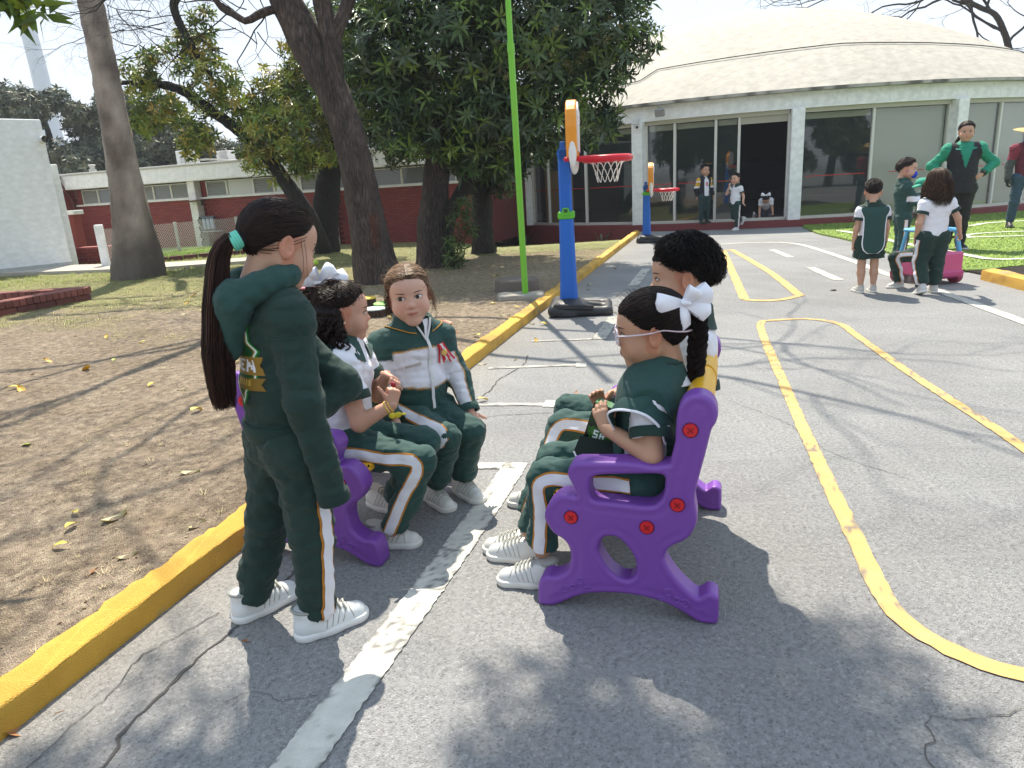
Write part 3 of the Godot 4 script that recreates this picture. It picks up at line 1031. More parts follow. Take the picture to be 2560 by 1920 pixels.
func build_brick() -> void:
	var o := thing("brick_building", "low red brick school block with white eaves and a strip of windows", "building", FP)
	var bas := Basis(FA, Vector3.UP, FN)
	var red := mat("brickred", CW, 0.7, "fine", 0.25, Vector3.ONE * 8.0)
	var white := mat("whitewash")
	var wc := lin(0.86, 0.85, 0.81)
	var mb := MB.new()
	mb.box(fac(1.8, 0.6, -2.05), V(11.6, 1.35, 4.0), bas, lin(0.13, 0.028, 0.024))
	part("wall", mb, mat("mortar", CW, 0.9), o)
	mb = MB.new()
	mb.box(fac(1.8, 1.5, -2.2), V(11.5, 0.46, 3.6), bas, lin(0.05, 0.045, 0.045))
	part("wall_core", mb, mat("mortar"), o)
	var bm := []
	for k in 4:
		var q := MB.new()
		q.box(Vector3.ZERO, V(0.172, 0.046, 0.03), BI, [lin(0.25, 0.045, 0.036), lin(0.22, 0.038, 0.032), lin(0.27, 0.052, 0.04), lin(0.235, 0.048, 0.04)][k], 0.0)
		bm.append(q)
	var bmesh := []
	for q in bm: bmesh.append(q.mesh(red))
	var spots := []
	for row in 24:
		var t := -4.0 + (0.09 if row % 2 else 0.0)
		while t < 7.6:
			spots.append(V(t, -0.02 + row * 0.0555, 0.0)); t += 0.18
	spots.sort_custom(func(a, b): return a.x > b.x)
	var rest := MB.new()
	var n := 0
	for s in spots:
		if absf(s.x - 0.1) < 0.2 or absf(s.x - 3.95) < 0.18: continue
		var w := fac(s.x, s.y, -0.045 + 0.003 * rng.randf())
		var k := rng.randi() % 4
		if n < 290 and s.x < 6.9 and s.y > 0.1:
			piece("brick", bmesh[k], Transform3D(bas, w - FP), o); n += 1
		else:
			rest.add(bm[k], Transform3D(bas, w))
	for q in [[-4.0, -3.80], [-0.14, -0.05], [0.24, 0.40], [3.76, 3.86], [4.06, 4.2], [7.2, 7.6]]:
		var t: float = q[0]
		for row in 7:
			var tw: float = q[1] - q[0]
			rest.box(fac((q[0] + q[1]) / 2, 1.355 + row * 0.0555, -0.045), V(tw, 0.046, 0.03), bas, lin(0.24, 0.045, 0.036))
	part("brickwork", rest, red, o).set_meta("kind", "stuff")
	mb = MB.new(); mb.box(fac(1.8, 1.305, -0.02), V(11.6, 0.045, 0.10), bas, wc, 0.006); part("sill", mb, white, o)
	mb = MB.new(); mb.box(fac(1.95, 1.90, 0.12), V(12.3, 0.36, 0.34), bas, wc, 0.01); part("fascia", mb, white, o)
	mb = MB.new(); mb.box(fac(1.95, 2.10, -1.9), V(12.4, 0.05, 4.45), bas, lin(0.55, 0.53, 0.49), 0.01); part("roof", mb, mat("domeskin"), o)
	for t in [0.10, 3.95]:
		mb = MB.new(); mb.box(fac(t, 0.85, 0.06), V(0.23, 1.76, 0.22), bas, wc, 0.01); part("column", mb, white, o)
	var alu := mat("aluminium")
	var lay := [[-3.75, -3.18, 1], [-3.18, -2.55, 0], [-2.55, -1.9, 1], [-1.9, -1.28, 1], [-1.28, -0.70, 0], [-0.70, -0.14, 1], [0.42, 1.04, 1], [1.04, 1.84, 2], [1.84, 2.43, 1], [2.43, 3.19, 2], [3.19, 3.74, 1], [4.22, 5.09, 0], [5.09, 5.86, 0], [5.86, 6.56, 0], [6.56, 7.18, 0]]
	var dark := mat("windowdark", lin(0.16, 0.17, 0.18), 0.08)
	var frost := mat("frosted", lin(0.50, 0.51, 0.50), 0.35)
	var slatm := mat("louvreglass", lin(0.30, 0.31, 0.30), 0.12)
	for q in lay:
		var c: float = (q[0] + q[1]) / 2
		var w: float = q[1] - q[0]
		mb = MB.new()
		for e in [-1, 1]: mb.box(fac(c + e * (w / 2 - 0.012), 1.51, -0.03), V(0.022, 0.36, 0.05), bas)
		for e in [-1, 1]: mb.box(fac(c, 1.51 + e * 0.175, -0.03), V(w - 0.05, 0.02, 0.05), bas)
		var wf := part("window", mb, alu, o)
		if q[2] == 1:
			for k in 6:
				mb = MB.new()
				mb.box(fac(c, 1.372 + k * 0.056, -0.03), V(w - 0.05, 0.058, 0.006), bas * Basis(Vector3.RIGHT, -0.5))
				part("louvre", mb, slatm, wf)
		else:
			mb = MB.new(); mb.box(fac(c, 1.51, -0.035), V(w - 0.05, 0.335, 0.006), bas); part("pane", mb, frost if q[2] == 2 else dark, wf)
	mb = MB.new(); mb.box(fac(-4.3, 0.85, 0.35), V(0.5, 1.75, 0.8), bas, lin(0.20, 0.036, 0.03)); part("side_wall", mb, red, o)
	mb = MB.new(); mb.box(fac(-4.35, 1.90, 0.35), V(0.7, 0.32, 1.0), bas, wc, 0.01); part("side_fascia", mb, white, o)
	var pipe := MB.new()
	pipe.tube(curve([fac(-3.95, 2.06, 0.36), fac(-3.96, 1.95, 0.40), fac(-3.97, 1.6, 0.22), fac(-3.98, 1.3, 0.12), fac(-4.02, 0.05, 0.12)], 0.1), radii(80, [0.028, 0.028]), 8, lin(0.16, 0.05, 0.05))
	solo("drain_pipe", pipe, mat("redpaint"), "dark red drain pipe down the brick wall next to the white building", "pipe")
	var cond := MB.new()
	cond.tube(curve([fac(4.2, 1.2, 0.02), fac(4.24, 1.0, 0.02), fac(4.25, 0.62, 0.02), fac(4.4, 0.56, 0.02), fac(5.4, 0.53, 0.02)], 0.1), radii(40, [0.012, 0.012]), 6, lin(0.10, 0.03, 0.03))
	solo("wall_conduit", cond, mat("redpaint"), "thin dark conduit bent along the brick wall behind the leaning tree", "pipe")
	var fp := fac(0.45, 0.55, 0.2)
	var fl := thing("water_filter", "three blue and white water filter cylinders on a bracket by the white column", "water filter", fp)
	mb = MB.new(); mb.box(fac(0.45, 0.84, 0.14), V(0.42, 0.06, 0.10), bas, lin(0.10, 0.11, 0.13), 0.01); part("manifold", mb, mat("greymetal"), fl)
	for k in 3:
		mb = MB.new(); mb.lathe(fac(0.33 + k * 0.12, 0.54, 0.14), PackedVector2Array([V2(0.0, 0.0), V2(0.035, 0.005), V2(0.046, 0.03), V2(0.048, 0.24), V2(0.05, 0.25), V2(0.05, 0.27)]), 14, lin(0.45, 0.52, 0.66)); part("cylinder", mb, mat("filterplastic", CW, 0.3), fl)
	mb = MB.new(); mb.box(fac(0.48, 0.50, 0.12), V(0.62, 0.025, 0.12), bas, lin(0.6, 0.6, 0.6)); part("shelf", mb, white, fl)
	mb = MB.new()
	for k in 14:
		mb.ell(fac(0.21 + 0.025 * sin(k * 2.0), 0.08 + k * 0.058, 0.19), V(0.026, 0.03, 0.02), BI, lin(0.03, 0.05, 0.02), 8)
	part("vine", mb, mat("leafdull", CW, 0.6), fl)
	mb = MB.new()
	mb.box(fac(0.30, 1.255, 0.25), V(0.55, 0.02, 0.30), bas * Basis(Vector3.BACK, 0.06), lin(0.16, 0.08, 0.06))
	mb.box(fac(0.36, 1.19, 0.16), V(0.04, 0.12, 0.03), bas, lin(0.05, 0.04, 0.04))
	solo("wall_shelf", mb, mat("woodold", CW, 0.8), "small brown wooden shelf jutting from the white column of the brick block", "shelf")
	for q in [[-0.82, 2.29, 0.50, "white air conditioner on the brick block roof, nearer the white wall"], [0.42, 2.23, 0.38, "smaller white air conditioner on the brick block roof behind the yellow-green tree"]]:
		var ap := fac(q[0], 2.13, -0.9)
		var ac := thing("air_conditioner", q[3], "air conditioner", ap, "air conditioners on the roof")
		mb = MB.new(); mb.box(ap + V(0, q[2] * 0.4, 0), V(q[2], q[2] * 0.8, 0.3), bas, lin(0.7, 0.7, 0.68), 0.012); part("casing", mb, white, ac)
		mb = MB.new()
		for k in 8: mb.box(ap + FA * 0.04 + V(0, 0.10 + k * q[2] * 0.08, 0) + FN * 0.153, V(q[2] * 0.62, 0.008, 0.008), bas, lin(0.25, 0.25, 0.25))
		part("grille", mb, mat("greymetal"), ac)
	mb = MB.new()
	mb.tube(curve([fac(-0.6, 2.16, -0.4), fac(-0.2, 2.22, -0.45), fac(0.1, 2.24, -0.5), fac(0.9, 2.17, -0.5), fac(1.3, 2.14, -0.5)], 0.15), radii(60, [0.022, 0.022]), 7, lin(0.6, 0.6, 0.58))
	solo("roof_pipe", mb, mat("aluminium"), "pale pipe running over the brick block roof past the air conditioners", "pipe")
	mb = MB.new()
	mb.lathe(fac(-3.75, 2.12, -0.5), PackedVector2Array([V2(0.09, 0), V2(0.09, 0.12), V2(0.09, 0.12), V2(0.06, 0.12), V2(0.06, 0.2), V2(0.06, 0.2), V2(0.085, 0.2), V2(0.085, 0.24), V2(0.0, 0.25)]), 12, lin(0.5, 0.48, 0.44))
	solo("roof_vent", mb, white, "short round vent on the corner of the brick block roof", "vent")

func build_white() -> void:
	var at := V(-8.81, 0, -14.76)
	var o := thing("white_building", "plain white plastered building at the edge of the lawn", "building", at)
	var white := mat("plaster", CW, 0.85, "soft", 0.35, Vector3.ONE * 1.6, "mottle")
	var x := V(-0.67, 0, 0.74)    # the long wall runs towards the camera, out of the frame
	var z := V(-0.74, 0, -0.67)
	var bas := Basis(-x, Vector3.UP, -z)
	var mb := MB.new()
	mb.box(at + x * 3.0 + z * 2.5 + V(0, 1.45, 0), V(6.0, 2.94, 5.0), bas, lin(0.92, 0.95, 0.95), 0.015)
	part("wall", mb, white, o)
	mb = MB.new()
	mb.box(at + z * 2.4 - x * 0.09 + V(0, 1.05, 0), V(0.18, 2.1, 4.4), bas, lin(0.90, 0.93, 0.92), 0.01)
	part("wall_return", mb, white, o)
	mb = MB.new()
	var sp := at + x * 0.06 + V(0, 2.54, 0)
	mb.tube(pv([sp + z * 0.05, sp - z * 0.22, sp - z * 0.22, sp - z * 0.05]), pf([0.065, 0.065, 0.045, 0.045]), 14, lin(0.72, 0.72, 0.68), false)
	part("drain_spout", mb, white, o)
	mb = MB.new()
	mb.box(at + x * 3.0 + z * 2.5 + V(0, 0.13, 0), V(6.04, 0.12, 5.04), bas, lin(0.5, 0.52, 0.5))
	part("base_course", mb, white, o)
	var lw := thing("low_brick_wall", "low red brick wall with steps beside the white building", "wall", V(-9.0, 0, -15.6))
	for row in 5:
		for k in 8:
			mb = MB.new()
			mb.box(V(-9.05 + k * 0.205 + (0.1 if row % 2 else 0.0), 0.09 + row * 0.062, -15.45 + k * 0.035), V(0.195, 0.055, 0.14), Basis(Vector3.UP, -0.17), lin(0.24, 0.045, 0.036) * rng.randf_range(0.85, 1.15), 0.004)
			part("brick", mb, mat("brickred"), lw)
	mb = MB.new(); mb.box(V(-8.3, 0.405, -15.40), V(1.75, 0.05, 0.3), Basis(Vector3.UP, -0.17), lin(0.30, 0.07, 0.06), 0.006); part("coping", mb, mat("brickred"), lw)
	mb = MB.new(); mb.box(V(-9.15, 0.55, -15.7), V(0.22, 1.1, 0.22), Basis(Vector3.UP, -0.17), lin(0.22, 0.04, 0.034)); part("pier", mb, mat("brickred"), lw)
	mb = MB.new(); mb.box(V(-9.1, 1.15, -15.6), V(0.36, 0.09, 0.3), Basis(Vector3.UP, -0.17), lin(0.75, 0.75, 0.72), 0.01); part("cap", mb, mat("whitewash"), lw)

func build_fence() -> void:
	var a := V(-7.75, 0.05, -14.07)
	var d := V(0.379, 0, -0.925)
	var o := thing("chain_link_fence", "white chain link fence in front of the red brick block", "fence", a)
	var m := mat("fencewhite", lin(0.62, 0.60, 0.55), 0.6)
	var mb := MB.new()
	mb.box(a + V(0, 0.42, 0), V(0.14, 0.86, 0.14), Basis(Vector3.UP, 0.3), CW, 0.015)
	part("corner_post", mb, mat("whitewash"), o)
	for t in [1.85, 3.7, 5.5]:
		mb = MB.new(); mb.bar(a + d * t + V(0, -0.1, 0), a + d * t + V(0, 0.78, 0), 0.035, 10); part("post", mb, m, o)
	mb = MB.new()
	var t := -0.7
	while t < 5.5:
		for s in [-1.0, 1.0]:
			var p0: float = t if s > 0 else t + 0.7
			var pts := PackedVector3Array()
			var q0 := p0; var y0 := 0.06
			var q1: float = p0 + s * 0.7; var y1 := 0.76
			var f0 := clampf((0.05 - q0) / (q1 - q0), 0.0, 1.0) if s > 0 else clampf((5.5 - q0) / (q1 - q0), 0.0, 1.0)
			var f1 := clampf((5.5 - q0) / (q1 - q0), 0.0, 1.0) if s > 0 else clampf((0.05 - q0) / (q1 - q0), 0.0, 1.0)
			if f1 - f0 < 0.05: continue
			mb.tube(pv([a + d * lerpf(q0, q1, f0) + V(0, lerpf(y0, y1, f0), 0), a + d * lerpf(q0, q1, f1) + V(0, lerpf(y0, y1, f1), 0)]), pf([0.0045, 0.0045]), 3, CW, false)
		t += 0.062
	part("wire_mesh", mb, m, o)
	mb = MB.new()
	mb.prism(PackedVector2Array([V2(-7.3, 14.75), V2(-6.2, 15.6), V2(-4.0, 16.6), V2(-4.0, 17.1), V2(-7.66, 18.4), V2(-9.5, 18.8), V2(-8.3, 15.5)]), V(0, 0.14, 0), Vector3.RIGHT, V(0, 0, -1), 0.1, lin(0.30, 0.42, 0.09))
	struct("green_grass_strip", mb, mat("turf"))
	mb = MB.new()
	for k in 14:
		var f := k / 13.0
		mb.box(V(lerpf(-7.3, -4.1, f), 0.11, lerpf(-14.72, -16.6, f)), V(0.25, 0.11, 0.09), Basis(Vector3.UP, 0.53), lin(0.11, 0.035, 0.03), 0.008)
	solo("brick_edging", mb, mat("brickred"), "dark brick edging of the green strip behind the fence", "edging")
	var where := []
	var cols := PackedColorArray()
	var tuft := MB.new()
	for k in 6:
		var an := k * 1.05
		var e := V(cos(an), 0, sin(an))
		var i := tuft.put(e * 0.01 - e.cross(Vector3.UP) * 0.004, Vector3.UP, CW)
		tuft.put(e * 0.01 + e.cross(Vector3.UP) * 0.004, Vector3.UP, CW); tuft.put(e * 0.04 + V(0, 0.09, 0), Vector3.UP, CW)
		tuft.tri(i, i + 1, i + 2)
	for k in 6000:
		var f := rng.randf()
		var p := V(lerpf(-7.4, -4.2, f), 0.14, lerpf(-14.9, -16.7, f)) + V(0, 0, -rng.randf() * 1.8)
		where.append(Transform3D(Basis(Vector3.UP, rng.randf() * TAU).scaled(Vector3.ONE * rng.randf_range(0.6, 1.2)), p))
		cols.append(lin(0.19, 0.30, 0.04) * rng.randf_range(0.7, 1.25))
	for k in 2500:   # green grass along the path and round the thin trunk
		var p := V(rng.randf_range(-9.4, -5.0), 0.06, rng.randf_range(-15.6, -11.4))
		if p.z < -13.0 and p.z > -14.6 : continue
		where.append(Transform3D(Basis(Vector3.UP, rng.randf() * TAU).scaled(Vector3.ONE * rng.randf_range(0.4, 0.8)), p))
		cols.append(lin(0.25, 0.30, 0.06) * rng.randf_range(0.7, 1.25))
	scatter("grass_strip", tuft.mesh(mat("blade")), where, cols, self)
	tag(get_node("grass_strip"), "lush green grass behind the chain link fence", "grass")

func build_planter() -> void:
	var o := thing("brick_planter", "low corner of red brick edging on the lawn at the far left", "planter", V(-5.46, 0, -9.25))
	var red := mat("brickold", CW, 0.8, "fine", 0.3, Vector3.ONE * 8.0)
	var c0 := V(-5.42, 0.05, -9.22)
	for side in 2:
		var dir := V(-0.37, 0, 0.93).normalized() if side == 0 else V(-1.0, 0, 0.06).normalized()
		var bas := Basis(dir, Vector3.UP, dir.cross(Vector3.UP))
		var t := 0.06
		while t < 3.0:
			var mb := MB.new()
			mb.box(c0 + dir * t + V(0, 0.135, 0), V(0.075, 0.085, 0.2), bas, lin(0.23, 0.075, 0.06) * rng.randf_range(0.7, 1.2), 0.006)
			part("brick", mb, red, o); t += 0.083
		t = 0.12
		while t < 3.0:
			var mb := MB.new()
			mb.box(c0 + dir * t + V(0, 0.045, 0), V(0.235, 0.085, 0.18), bas, lin(0.20, 0.06, 0.05) * rng.randf_range(0.7, 1.2), 0.006)
			part("brick", mb, red, o); t += 0.243
	var eb := MB.new()
	eb.box(c0 + V(-0.06, 0.135, 0.02), V(0.24, 0.09, 0.12), Basis(Vector3.UP, 0.1), lin(0.24, 0.085, 0.065), 0.006)
	part("end_brick", eb, red, o)
	var hb := MB.new()
	for k in 5: hb.tube(pv([c0 + V(-0.13 + k * 0.035, 0.135, 0.0815 - k * 0.003), c0 + V(-0.13 + k * 0.035, 0.135, 0.0855 - k * 0.003)]), pf([0.011, 0.011]), 8, lin(0.03, 0.012, 0.01))
	part("brick_hole", hb, red, o)

func limb(mb: MB, p: Array, vals: Array, sides := 14, lump := 0.06, flare := 0.0) -> PackedVector3Array:
	var c := curve(p, 0.06 if vals[0] > 0.05 else 0.12)
	var i0 := mb.v.size()
	var r := radii(c.size(), vals)
	mb.tube(c, r, sides)
	var nz := FastNoiseLite.new(); nz.seed = 17; nz.frequency = 1.0; nz.fractal_octaves = 3
	for i in range(i0, mb.v.size()):
		var q := mb.v[i]
		var e := nz.get_noise_3d(q.x * 7.0, q.y * 3.0, q.z * 7.0) + 0.5 * nz.get_noise_3d(q.x * 22.0, q.y * 8.0, q.z * 22.0)
		mb.v[i] = q + mb.n[i] * (e * lump)
	return c

func tint(mb: MB, a: Color, b: Color, f := 30.0) -> void:
	for i in mb.v.size():
		var p := mb.v[i]
		mb.c[i] = a.lerp(b, clampf(0.5 + 0.9 * noise.get_noise_3d(p.x * f * 2.0, p.y * f, p.z * f * 2.0), 0.0, 1.0))

func bark(key: String, y := 0.28) -> StandardMaterial3D:
	return mat(key, CW, 0.92, "bark", 4.5, V(1.5, y, 1.5), "barktone")

func leaf(mb: MB, at: Vector3, dir: Vector3, up: Vector3, l: float, w: float, droop: float, col: Color) -> void:
	var s := dir.cross(up).normalized()
	var u := s.cross(dir).normalized()
	var m := at + dir * l * 0.45 - u * l * droop * 0.2
	var tip := at + dir * l - u * l * droop
	var e := u * w * 0.18
	var i := mb.put(at, u, col)
	mb.put(m + s * w * 0.5 + e, (u - s * 0.35).normalized(), col); mb.put(m, u, col); mb.put(m - s * w * 0.5 + e, (u + s * 0.35).normalized(), col); mb.put(tip, (u + dir * droop).normalized(), col)
	mb.tri(i, i + 1, i + 2); mb.tri(i, i + 2, i + 3); mb.tri(i + 1, i + 4, i + 2); mb.tri(i + 2, i + 4, i + 3)

func whorl(n: int, l: float, w: float, droop: float, sd: int) -> MB:      # a shoot with leaves round it, axis up
	var mb := MB.new()
	var r := RandomNumberGenerator.new(); r.seed = sd
	for k in n:
		var a := k * 2.4 + r.randf() * 0.4
		var el := lerpf(-0.1, 1.0, float(k) / n) + r.randf_range(-0.2, 0.2)
		var d := Vector3(cos(a) * cos(el), sin(el), sin(a) * cos(el))
		var q := r.randf_range(0.75, 1.2)
		leaf(mb, Vector3(0, -0.04 + 0.05 * k / n, 0), d, Vector3.UP if absf(d.y) < 0.9 else Vector3.RIGHT, l * r.randf_range(0.75, 1.15), w * r.randf_range(0.8, 1.1), droop, Color(q, q * r.randf_range(0.94, 1.05), q * 0.9))
	return mb

func crown(o: Node, called: String, clusters: Array, dens: float, sh: MB, m: Material, pal: Array, size: Array, sd: int, shell := 0.55, gap := 0.0) -> void:
	var r := RandomNumberGenerator.new(); r.seed = sd
	var base: Vector3 = o.get_meta("base", Vector3.ZERO)
	var where := []
	var cols := PackedColorArray()
	for c in clusters:
		var ctr := Vector3(c[0], c[1], c[2])
		var rad: float = c[3]
		for k in int(dens * rad * rad):
			var d := Vector3(r.randfn(), r.randfn(), r.randfn()).normalized()
			var f := rad * lerpf(pow(r.randf(), 0.5), 1.0, shell * r.randf()) * r.randf_range(0.85, 1.1)
			var p := ctr + d * f * Vector3(1, 0.85, 1)
			if gap > 0.0 and noise.get_noise_3d(p.x * 110.0, p.y * 110.0, p.z * 110.0) < -0.35 + gap: continue
			var ax := (d + Vector3(r.randfn() * 0.5, 0.35 + r.randfn() * 0.4, r.randfn() * 0.5)).normalized()
			var x := ax.cross(Vector3(r.randfn(), r.randfn(), r.randfn())).normalized()
			where.append(Transform3D(Basis(x, ax, x.cross(ax)).scaled(Vector3.ONE * r.randf_range(size[0], size[1])), p - base))
			cols.append(pal[r.randi() % pal.size()] * r.randf_range(0.75, 1.25))
	scatter(called, sh.mesh(m), where, cols, o)

func twigs(mb: MB, p: Vector3, d: Vector3, l: float, rad: float, depth: int, r: RandomNumberGenerator, spread := 0.6, up := 0.12) -> void:
	var pts := pv([p])
	var q := p
	var dir := d
	var m := 5
	for k in m:
		dir = (dir + Vector3(r.randfn(), r.randfn() + up, r.randfn()) * 0.16).normalized()
		q += dir * l / m
		pts.append(q)
	mb.tube(pts, radii(pts.size(), [rad, rad * 0.6]), 6 if rad > 0.02 else 4, CW, false)
	if depth == 0: return
	var kids := 2 + (1 if r.randf() < 0.6 else 0)
	for k in kids:
		var i := m if k == 0 else 2 + r.randi() % (m - 1)
		var nd := (dir + Vector3(r.randfn(), r.randfn() * 0.7 + up, r.randfn()) * spread).normalized()
		twigs(mb, pts[mini(i, m)], nd, l * r.randf_range(0.55, 0.85), rad * (0.62 if k == 0 else 0.45), depth - 1, r, spread, up)

func build_trees() -> void:
	var leafm := mat("leaf", CW, 0.42)
	leafm.backlight_enabled = true
	leafm.backlight = Color(0.42, 0.50, 0.10)
	var dullm := mat("leafdull", CW, 0.7)
	dullm.backlight_enabled = true
	dullm.backlight = Color(0.20, 0.22, 0.10)
	var o := thing("slim_tree", "tall straight grey trunk with blotched smooth bark in front of the fence", "tree", V(-6.0, 0, -11.82))
	var mb := MB.new()
	limb(mb, [V(-6.03, -0.05, -11.82), V(-6.02, 0.06, -11.82), V(-6.0, 0.2, -11.82), V(-5.97, 0.5, -11.82), V(-5.95, 1.0, -11.82), V(-5.93, 2.0, -11.82), V(-5.91, 3.2, -11.8), V(-5.92, 4.6, -11.8), V(-5.9, 6.4, -11.8)], [0.42, 0.37, 0.29, 0.25, 0.225, 0.205, 0.195, 0.185, 0.18, 0.175, 0.17, 0.165, 0.16, 0.15], 22, 0.022)
	tint(mb, lin(0.52, 0.44, 0.37), lin(0.16, 0.12, 0.10), 120.0)
	for i in mb.v.size():
		if mb.v[i].y < 0.9: mb.c[i] = mb.c[i].lerp(lin(0.06, 0.05, 0.042), 0.75 * smoothstep(0.95, 0.5, mb.v[i].y + 0.4 * noise.get_noise_3d(mb.v[i].x * 90.0, mb.v[i].y * 60.0, mb.v[i].z * 90.0)))
	part("trunk", mb, mat("smoothbark", CW, 0.9, "bark", 1.6, V(1.2, 0.6, 1.2), "mottle"), o)
	mb = MB.new()
	var r := RandomNumberGenerator.new(); r.seed = 77
	for k in 7: twigs(mb, V(-5.9, 4.3 + 0.3 * k, -11.8), V(cos(k * 2.1), 0.3, sin(k * 2.1)).normalized(), 1.3, 0.05, 3, r)
	tint(mb, lin(0.10, 0.085, 0.07), lin(0.06, 0.05, 0.045))
	part("branch", mb, bark("twigbark"), o)
	o = thing("leaning_tree", "large leaning dark furrowed trunk that forks behind the seated children, bare twigs above", "tree", V(-1.66, 0, -9.3))
	mb = MB.new()
	limb(mb, [V(-1.62, -0.05, -9.3), V(-1.64, 0.08, -9.3), V(-1.68, 0.3, -9.3), V(-1.72, 0.86, -9.3), V(-1.80, 1.68, -9.3), V(-1.93, 2.28, -9.3), V(-2.12, 2.75, -9.32), V(-2.36, 3.35, -9.3), V(-2.7, 4.2, -9.2), V(-2.95, 5.2, -9.0)], [0.34, 0.28, 0.235, 0.215, 0.205, 0.20, 0.20, 0.21, 0.215, 0.185, 0.175, 0.16, 0.14, 0.12, 0.10], 22, 0.024)
	tint(mb, lin(0.27, 0.20, 0.165), lin(0.11, 0.08, 0.068), 260.0)
	for i in mb.v.size():
		var p := mb.v[i]
		var e := Vector2((p.x + 1.60) / 0.075, (p.y - 0.72) / 0.32).length()
		if p.z > -9.3 and e < 1.2: mb.c[i] = mb.c[i].lerp(lin(0.25, 0.085, 0.045), smoothstep(1.1, 0.5, e + 0.4 * noise.get_noise_3d(p.x * 300.0, p.y * 80.0, p.z * 100.0)))
	part("trunk", mb, bark("roughbark"), o)
	for q in [[[V(-1.95, 2.2, -9.25), V(-1.92, 2.5, -9.22), V(-1.88, 2.84, -9.2), V(-1.9, 3.03, -9.2), V(-1.94, 3.3, -9.2), V(-1.9, 3.9, -9.0), V(-1.6, 4.8, -8.4)], [0.13, 0.115, 0.105, 0.085, 0.075, 0.05]], [[V(-1.88, 2.9, -9.2), V(-1.78, 3.1, -9.2), V(-1.62, 3.38, -9.2), V(-1.3, 4.0, -8.9), V(-0.8, 4.7, -8.2)], [0.085, 0.075, 0.06, 0.04]], [[V(-2.3, 3.28, -9.3), V(-2.55, 3.31, -9.25), V(-2.72, 3.25, -9.2), V(-2.87, 3.2, -9.2), V(-3.0, 3.29, -9.2), V(-3.12, 3.36, -9.2), V(-3.25, 3.6, -9.1)], [0.07, 0.05, 0.045, 0.04, 0.035, 0.02]]]:
		mb = MB.new()
		limb(mb, q[0], q[1], 12, 0.01)
		tint(mb, lin(0.27, 0.20, 0.165), lin(0.11, 0.08, 0.068), 260.0)
		part("limb", mb, bark("roughbark"), o)
	mb = MB.new()
	r.seed = 5
	for q in [[V(-2.9, 5.0, -9.0), V(-0.4, 0.7, 0.7)], [V(-1.6, 4.8, -8.4), V(0.3, 0.3, 0.9)], [V(-0.8, 4.7, -8.2), V(0.7, 0.25, 0.75)], [V(-2.75, 4.6, -9.2), V(-0.8, 0.6, 0.3)], [V(-2.95, 5.2, -9.0), V(-0.2, 0.6, 0.8)], [V(-1.9, 4.0, -9.0), V(-0.1, 0.3, 1.0)], [V(-1.3, 4.1, -8.9), V(0.9, 0.3, 0.4)], [V(-2.95, 5.2, -9.0), V(-0.8, 0.7, 0.5)]]:
		twigs(mb, q[0], q[1].normalized(), 2.0, 0.036, 5, r, 0.5, 0.07)
	for q in [[V(-3.2, 3.55, -9.1), V(-0.6, 0.3, 0.2)], [V(-2.9, 3.22, -9.2), V(-0.5, 0.6, 0.0)], [V(-2.6, 3.3, -9.25), V(-0.4, -0.5, 0.1)], [V(-3.05, 3.3, -9.2), V(-0.6, -0.4, 0.1)], [V(-2.4, 3.4, -9.3), V(-0.7, 0.5, 0.3)], [V(-3.0, 3.8, -9.2), V(-0.9, -0.1, 0.1)], [V(-3.3, 3.9, -9.3), V(-0.9, -0.35, -0.1)], [V(-2.9, 4.0, -9.2), V(-1.0, -0.2, -0.3)], [V(-3.9, 3.9, -9.5), V(-0.8, -0.5, 0)], [V(-4.3, 3.9, -9.8), V(-0.6, -0.5, 0)]]:
		twigs(mb, q[0], q[1].normalized(), 0.7, 0.011, 4, r, 0.6, 0.02)
	tint(mb, lin(0.11, 0.09, 0.075), lin(0.06, 0.05, 0.045))
	part("twigs", mb, bark("twigbark"), o).set_meta("kind", "stuff")
	o = thing("broadleaf_tree", "big dark green tree with long glossy leaves beside the green pole", "tree", V(-1.02, 0, -10.8))
	mb = MB.new()
	limb(mb, [V(-1.03, -0.05, -10.8), V(-1.03, 0.12, -10.8), V(-1.03, 0.4, -10.8), V(-1.02, 0.75, -10.8), V(-0.9, 1.46, -10.8), V(-0.82, 1.92, -10.8), V(-0.97, 2.39, -10.8), V(-1.13, 2.79, -10.8), V(-1.28, 3.2, -10.8), V(-1.35, 3.9, -10.8), V(-1.1, 4.8, -10.9)], [0.34, 0.25, 0.20, 0.19, 0.185, 0.18, 0.17, 0.15, 0.14, 0.12, 0.08], 18, 0.02)
	tint(mb, lin(0.22, 0.165, 0.145), lin(0.10, 0.075, 0.065), 260.0)
	part("trunk", mb, bark("roughbark"), o)
	for q in [[[V(-0.9, -0.03, -10.72), V(-0.88, 0.3, -10.72), V(-0.86, 0.55, -10.72), V(-0.71, 0.91, -10.75), V(-0.54, 1.16, -10.8), V(-0.3, 1.5, -10.8), V(0.2, 2.2, -10.9), V(0.8, 3.0, -11.0)], [0.15, 0.12, 0.105, 0.10, 0.09, 0.07, 0.05, 0.03]], [[V(-0.85, 1.85, -10.8), V(-0.3, 2.5, -10.8), V(0.4, 3.1, -10.8), V(1.3, 3.5, -10.8)], [0.10, 0.08, 0.06, 0.03]], [[V(-1.0, 2.4, -10.8), V(-1.5, 2.9, -10.6), V(-1.8, 3.5, -10.5)], [0.08, 0.05, 0.03]]]:
		mb = MB.new(); limb(mb, q[0], q[1], 12, 0.012); tint(mb, lin(0.10, 0.08, 0.068), lin(0.055, 0.045, 0.04), 40.0); part("limb", mb, bark("roughbark"), o)
